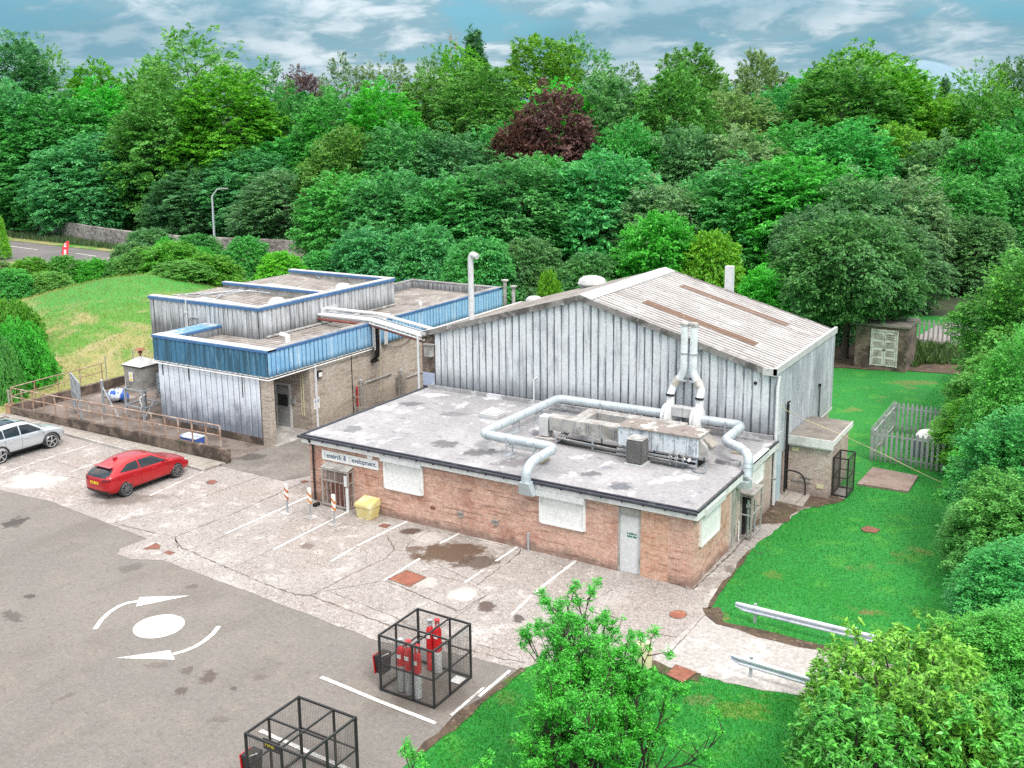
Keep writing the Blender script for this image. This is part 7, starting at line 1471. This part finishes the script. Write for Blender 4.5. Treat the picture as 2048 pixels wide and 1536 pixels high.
# young rowan in the foreground with visible twigs
def twiggy(px, ytop, D_, wpx, label, colr, seed, stems, name='rowan_tree', group=None, dens=1.0):
    rng = np.random.default_rng(seed); top = DEP(px, ytop, D_); h = top[2]; w_ = wpx*D_/F
    t = thing(name, label, 'tree', (top[0], top[1], 0), group); tw = MB(); LP = []; LD = []
    def grow(p, d, L_, r, lev):
        n = max(3, int(L_/.16)); pts = [p]; dd = d
        for i in range(n):
            dd = nrm(dd+rng.normal(size=3)*.10+np.array([0, 0, .05])); pts.append(pts[-1]+dd*L_/n)
            if lev < 3 and i > n*(.25 if lev == 0 else .15) and rng.random() < (.62 if lev == 0 else .55):
                s_ = nrm(rng.normal(size=3)*[1, 1, .3]); nd = nrm(dd*.9+s_*.75+np.array([0, 0, .12])); grow(pts[-1], nd, L_*(1.02-.8*i/n)*(.42 if lev == 0 else .5)*rng.uniform(.6, 1.1), r*.5, lev+1)
            if lev >= 1 and (lev > 1 or i > n*.3) and rng.random() < .75*dens: LP.append(pts[-1]); LD.append(dd)
        for _ in range(3): LP.append(pts[-1]+rng.normal(size=3)*.03); LD.append(dd)
        rr = [r*(1-.75*i/n) for i in range(n+1)]
        tw.tube([tuple(q) for q in pts], rr, 5 if lev < 2 else 4, cap=False)
    for i in range(stems):
        a = 2*math.pi*i/stems+rng.uniform(-.3, .3); lean = rng.uniform(.05, .38) if i else .02
        d = nrm(np.array([math.cos(a)*lean, math.sin(a)*lean, 1.0])); L_ = (h/d[2])*(1-.8*lean)*rng.uniform(.66, .95) if i else h*.9
        grow(np.array([top[0]+math.cos(a)*.12, top[1]+math.sin(a)*.12, 0.0]), d, L_, .035, 0)
    LP = np.array(LP); LD = np.array(LD); k = 8; n = len(LP)
    base = np.repeat(LP, k, 0); side = nrm(rng.normal(size=(n, 3))+LD*.6+np.array([0, 0, .2])); side = np.repeat(side, k, 0)
    tt = np.tile(np.arange(k), n); al = (tt//2)*.035+.02; perp = nrm(np.cross(side, np.array([0, 0, 1.0]))); sg = np.where(tt % 2 == 0, 1, -1)[:, None]
    P_ = base+side*al[:, None]+perp*sg*.028+rng.normal(size=base.shape)*.012
    Nn = nrm(np.array([0, 0, 1.0])*.9+rng.normal(size=base.shape)*.45); V, Q = leaves(P_, Nn, .066, rng, .42, perp*sg+side*.4, .25)
    me = arr_mesh('crown', V, Q); me.materials.append(m_leaf_near); me.transform(Matrix.Translation((-top[0], -top[1], 0)))
    o = bpy.data.objects.new('crown', me); COL.objects.link(o); o.parent = t; o.color = (*COLR[colr], 1)
    tw.build('branches', m_twig, t); return t
twiggy(1165, 1165, 22.6, 330, 'young multi-stemmed rowan with bright leaves and dark twigs in the foreground', 'br', 3, 30)
twiggy(1105, 1300, 22.2, 300, 'lower bright leafy sapling left of the foreground rowan', 'br', 5, 13)
twiggy(1268, 1275, 22.9, 300, 'lower sapling right of the foreground rowan', 'br', 6, 13)
twiggy(860, 1455, 19.5, 260, 'bright sapling at the bottom edge beside the empty cage', 'br', 8, 9); twiggy(960, 1470, 20.3, 260, 'bright sapling at the bottom edge between the empty cage and the rowan', 'br', 11, 9)
twiggy(688, 1500, 18.5, 90, 'small bright sprig rising in front of the empty cage', 'br', 9, 3)
# pale leaved bush in the lower right corner
def laurel(px, ytop, D_, wpx, label, seed, colr, n=1.0, size=.17):
    rng = np.random.default_rng(seed); top = DEP(px, ytop, D_); h = top[2]; w_ = wpx*D_/F; t = thing('laurel_bush', label, 'shrub', (top[0], top[1], 0), 'long leaved bushes in the lower right corner'); P = []; A = []
    m = int(950*n)
    for i in range(m):
        u = rng.uniform(0, 1)**.75; z = 1-u; a = rng.uniform(0, 2*math.pi); rad = w_/2*math.sqrt(max(0, 1-(z*.98)**2.4))*(1+.12*math.sin(3*a+seed)+.08*math.sin(7*a))
        c = np.array([math.cos(a)*rad, math.sin(a)*rad, z*h*(1+.06*math.sin(5*a))])*rng.uniform(.80, 1.03); o = nrm(np.array([c[0], c[1], c[2]*.9+.9])+rng.normal(size=3)*.3)
        k = rng.integers(13, 22)
        for q in range(k):
            d = nrm(o*rng.uniform(.35, 1.1)+rng.normal(size=3)*.75+np.array([0, 0, .25])); A.append(d); P.append(c+d*size*.55-o*rng.uniform(0, .16))
    P = np.array(P); A = np.array(A); Nn = nrm(np.array([0, 0, 1.0])+rng.normal(size=P.shape)*.45+A*.2)
    V, Q = leaves(P, Nn, size, rng, .34, A, .12); V[:, 2] = np.maximum(V[:, 2], .02); me = arr_mesh('foliage', V, Q); me.materials.append(m_leaf_near)
    o_ = bpy.data.objects.new('foliage', me); COL.objects.link(o_); o_.parent = t; o_.color = (*COLR[colr], 1)
    s_ = MB(); rr = random.Random(seed)
    for i in range(14): a = i*.45; s_.tube([(top[0]+.1*math.cos(a), top[1]+.1*math.sin(a), 0), (top[0]+w_*.2*math.cos(a), top[1]+w_*.2*math.sin(a), h*.5), (top[0]+w_*.33*math.cos(a), top[1]+w_*.33*math.sin(a), h*.72)], [.04, .03, .01], 5)
    s_.build('stems', m_twig, t); return t
COLR['la'] = (.17, .47, .065); COLR['lb'] = (.10, .44, .075)
laurel(1830, 1262, 24.5, 400, 'largest long leaved bush with pale upright shoots, lower right corner', 4, 'la', 1.6)
laurel(1720, 1400, 22.5, 270, 'darker long leaved bush at the bottom edge left of the largest one', 6, 'lb', .9)
laurel(1975, 1390, 22.5, 330, 'long leaved bush in the extreme lower right corner', 7, 'lb', 1.0)
laurel(1880, 1330, 23.0, 260, 'yellowish long leaved bush joined to the right of the largest one', 8, 'la', .8)
laurel(1685, 1335, 25.3, 110, 'small dark sprig of bush at the end of the lower crash barrier', 9, 'lb', .35)
# short grass blades on the lawns
def inside(poly, X, Y):
    c = np.zeros(len(X), bool); n = len(poly)
    for i in range(n):
        x0, y0 = poly[i][:2]; x1, y1 = poly[(i+1) % n][:2]
        m = ((y0 > Y) != (y1 > Y)) & (X < (x1-x0)*(Y-y0)/((y1-y0) if y1 != y0 else 1e-9)+x0); c ^= m
    return c
def turf(poly, n, seed, h, name, colr):
    rng = np.random.default_rng(seed); a = np.array([p[:2] for p in poly]); lo = a.min(0); hi = a.max(0)
    X = rng.uniform(lo[0], hi[0], n); Y = rng.uniform(lo[1], hi[1], n); k = inside(poly, X, Y); X = X[k]; Y = Y[k]; n = len(X)
    Z = np.array([gh(x, y) for x, y in zip(X, Y)]) if name == 'mound_grass' else np.zeros(n)
    P = np.stack([X, Y, Z], 1); an = rng.uniform(0, 2*math.pi, n); w = np.stack([np.cos(an), np.sin(an), 0*an], 1)*(h*.22); hh = (h*rng.uniform(.5, 1.5, n))[:, None]
    tip = P+np.array([0, 0, 1.0])*hh+rng.normal(size=(n, 3))*[h*.5, h*.5, 0]
    V = np.stack([P-w, P+w, tip], 1).reshape(-1, 3); me = arr_mesh(name, V, np.arange(3*n).reshape(-1, 3)); me.materials.append(m_leaf)
    o = bpy.data.objects.new(name, me); COL.objects.link(o); o.color = (*colr, 1); return tag(o, kind='stuff')
LR = et[:-1]+[(-9.2, 43.4), (-9.2, 66), (6, 70), (6, 29)]
tag(turf(LR, 150000, 1, .05, 'lawn_grass', (.016, .235, .03)), 'short bright green grass on the lawn right of the buildings', 'grass')
LB = er[:-1]+[(-5.9, 25.7), (2, 25.7), (2, 17), (-13.5, 17)]+[tuple(G(*p)[:2]) for p in [(900, 1460), (985, 1388)]]
tag(turf(LB, 90000, 2, .055, 'lawn_grass', (.03, .28, .03)), 'bright green grass in the foreground below the concrete track', 'grass')
tag(turf([(-51.2, 32.4), (-51.2, 40.5), (-43, 40.5), (-43, 44), (-47, 50), (-47, 64), (-90, 74), (-100, 45), (-60, 31.5)], 70000, 3, .11, 'mound_grass', (.19, .25, .06)), 'long dry yellowish grass on the mound at the left', 'grass')
tag(turf([(-12.8, 73.2), (-7.6, 72.6), (-6.5, 69.5), (-10.8, 67.5), (-11, 66)], 3000, 5, .5, 'weeds', (.06, .13, .04)), 'tall weeds growing along the foot of the pale palisade', 'weeds')
tag(turf([(-150, 95), (-113, 85.3), (-97, 83.3), (-80, 86), (-80, 84), (-100, 82.2), (-130, 85), (-150, 91)], 22000, 6, .55, 'verge_weeds', (.06, .12, .05)), 'rough weeds along the foot of the stone wall', 'weeds')
rg2 = np.random.default_rng(4)
SC.cycles.samples = 128; SC.cycles.use_denoising = False
SC.cycles.max_bounces = 6; SC.cycles.transparent_max_bounces = 8
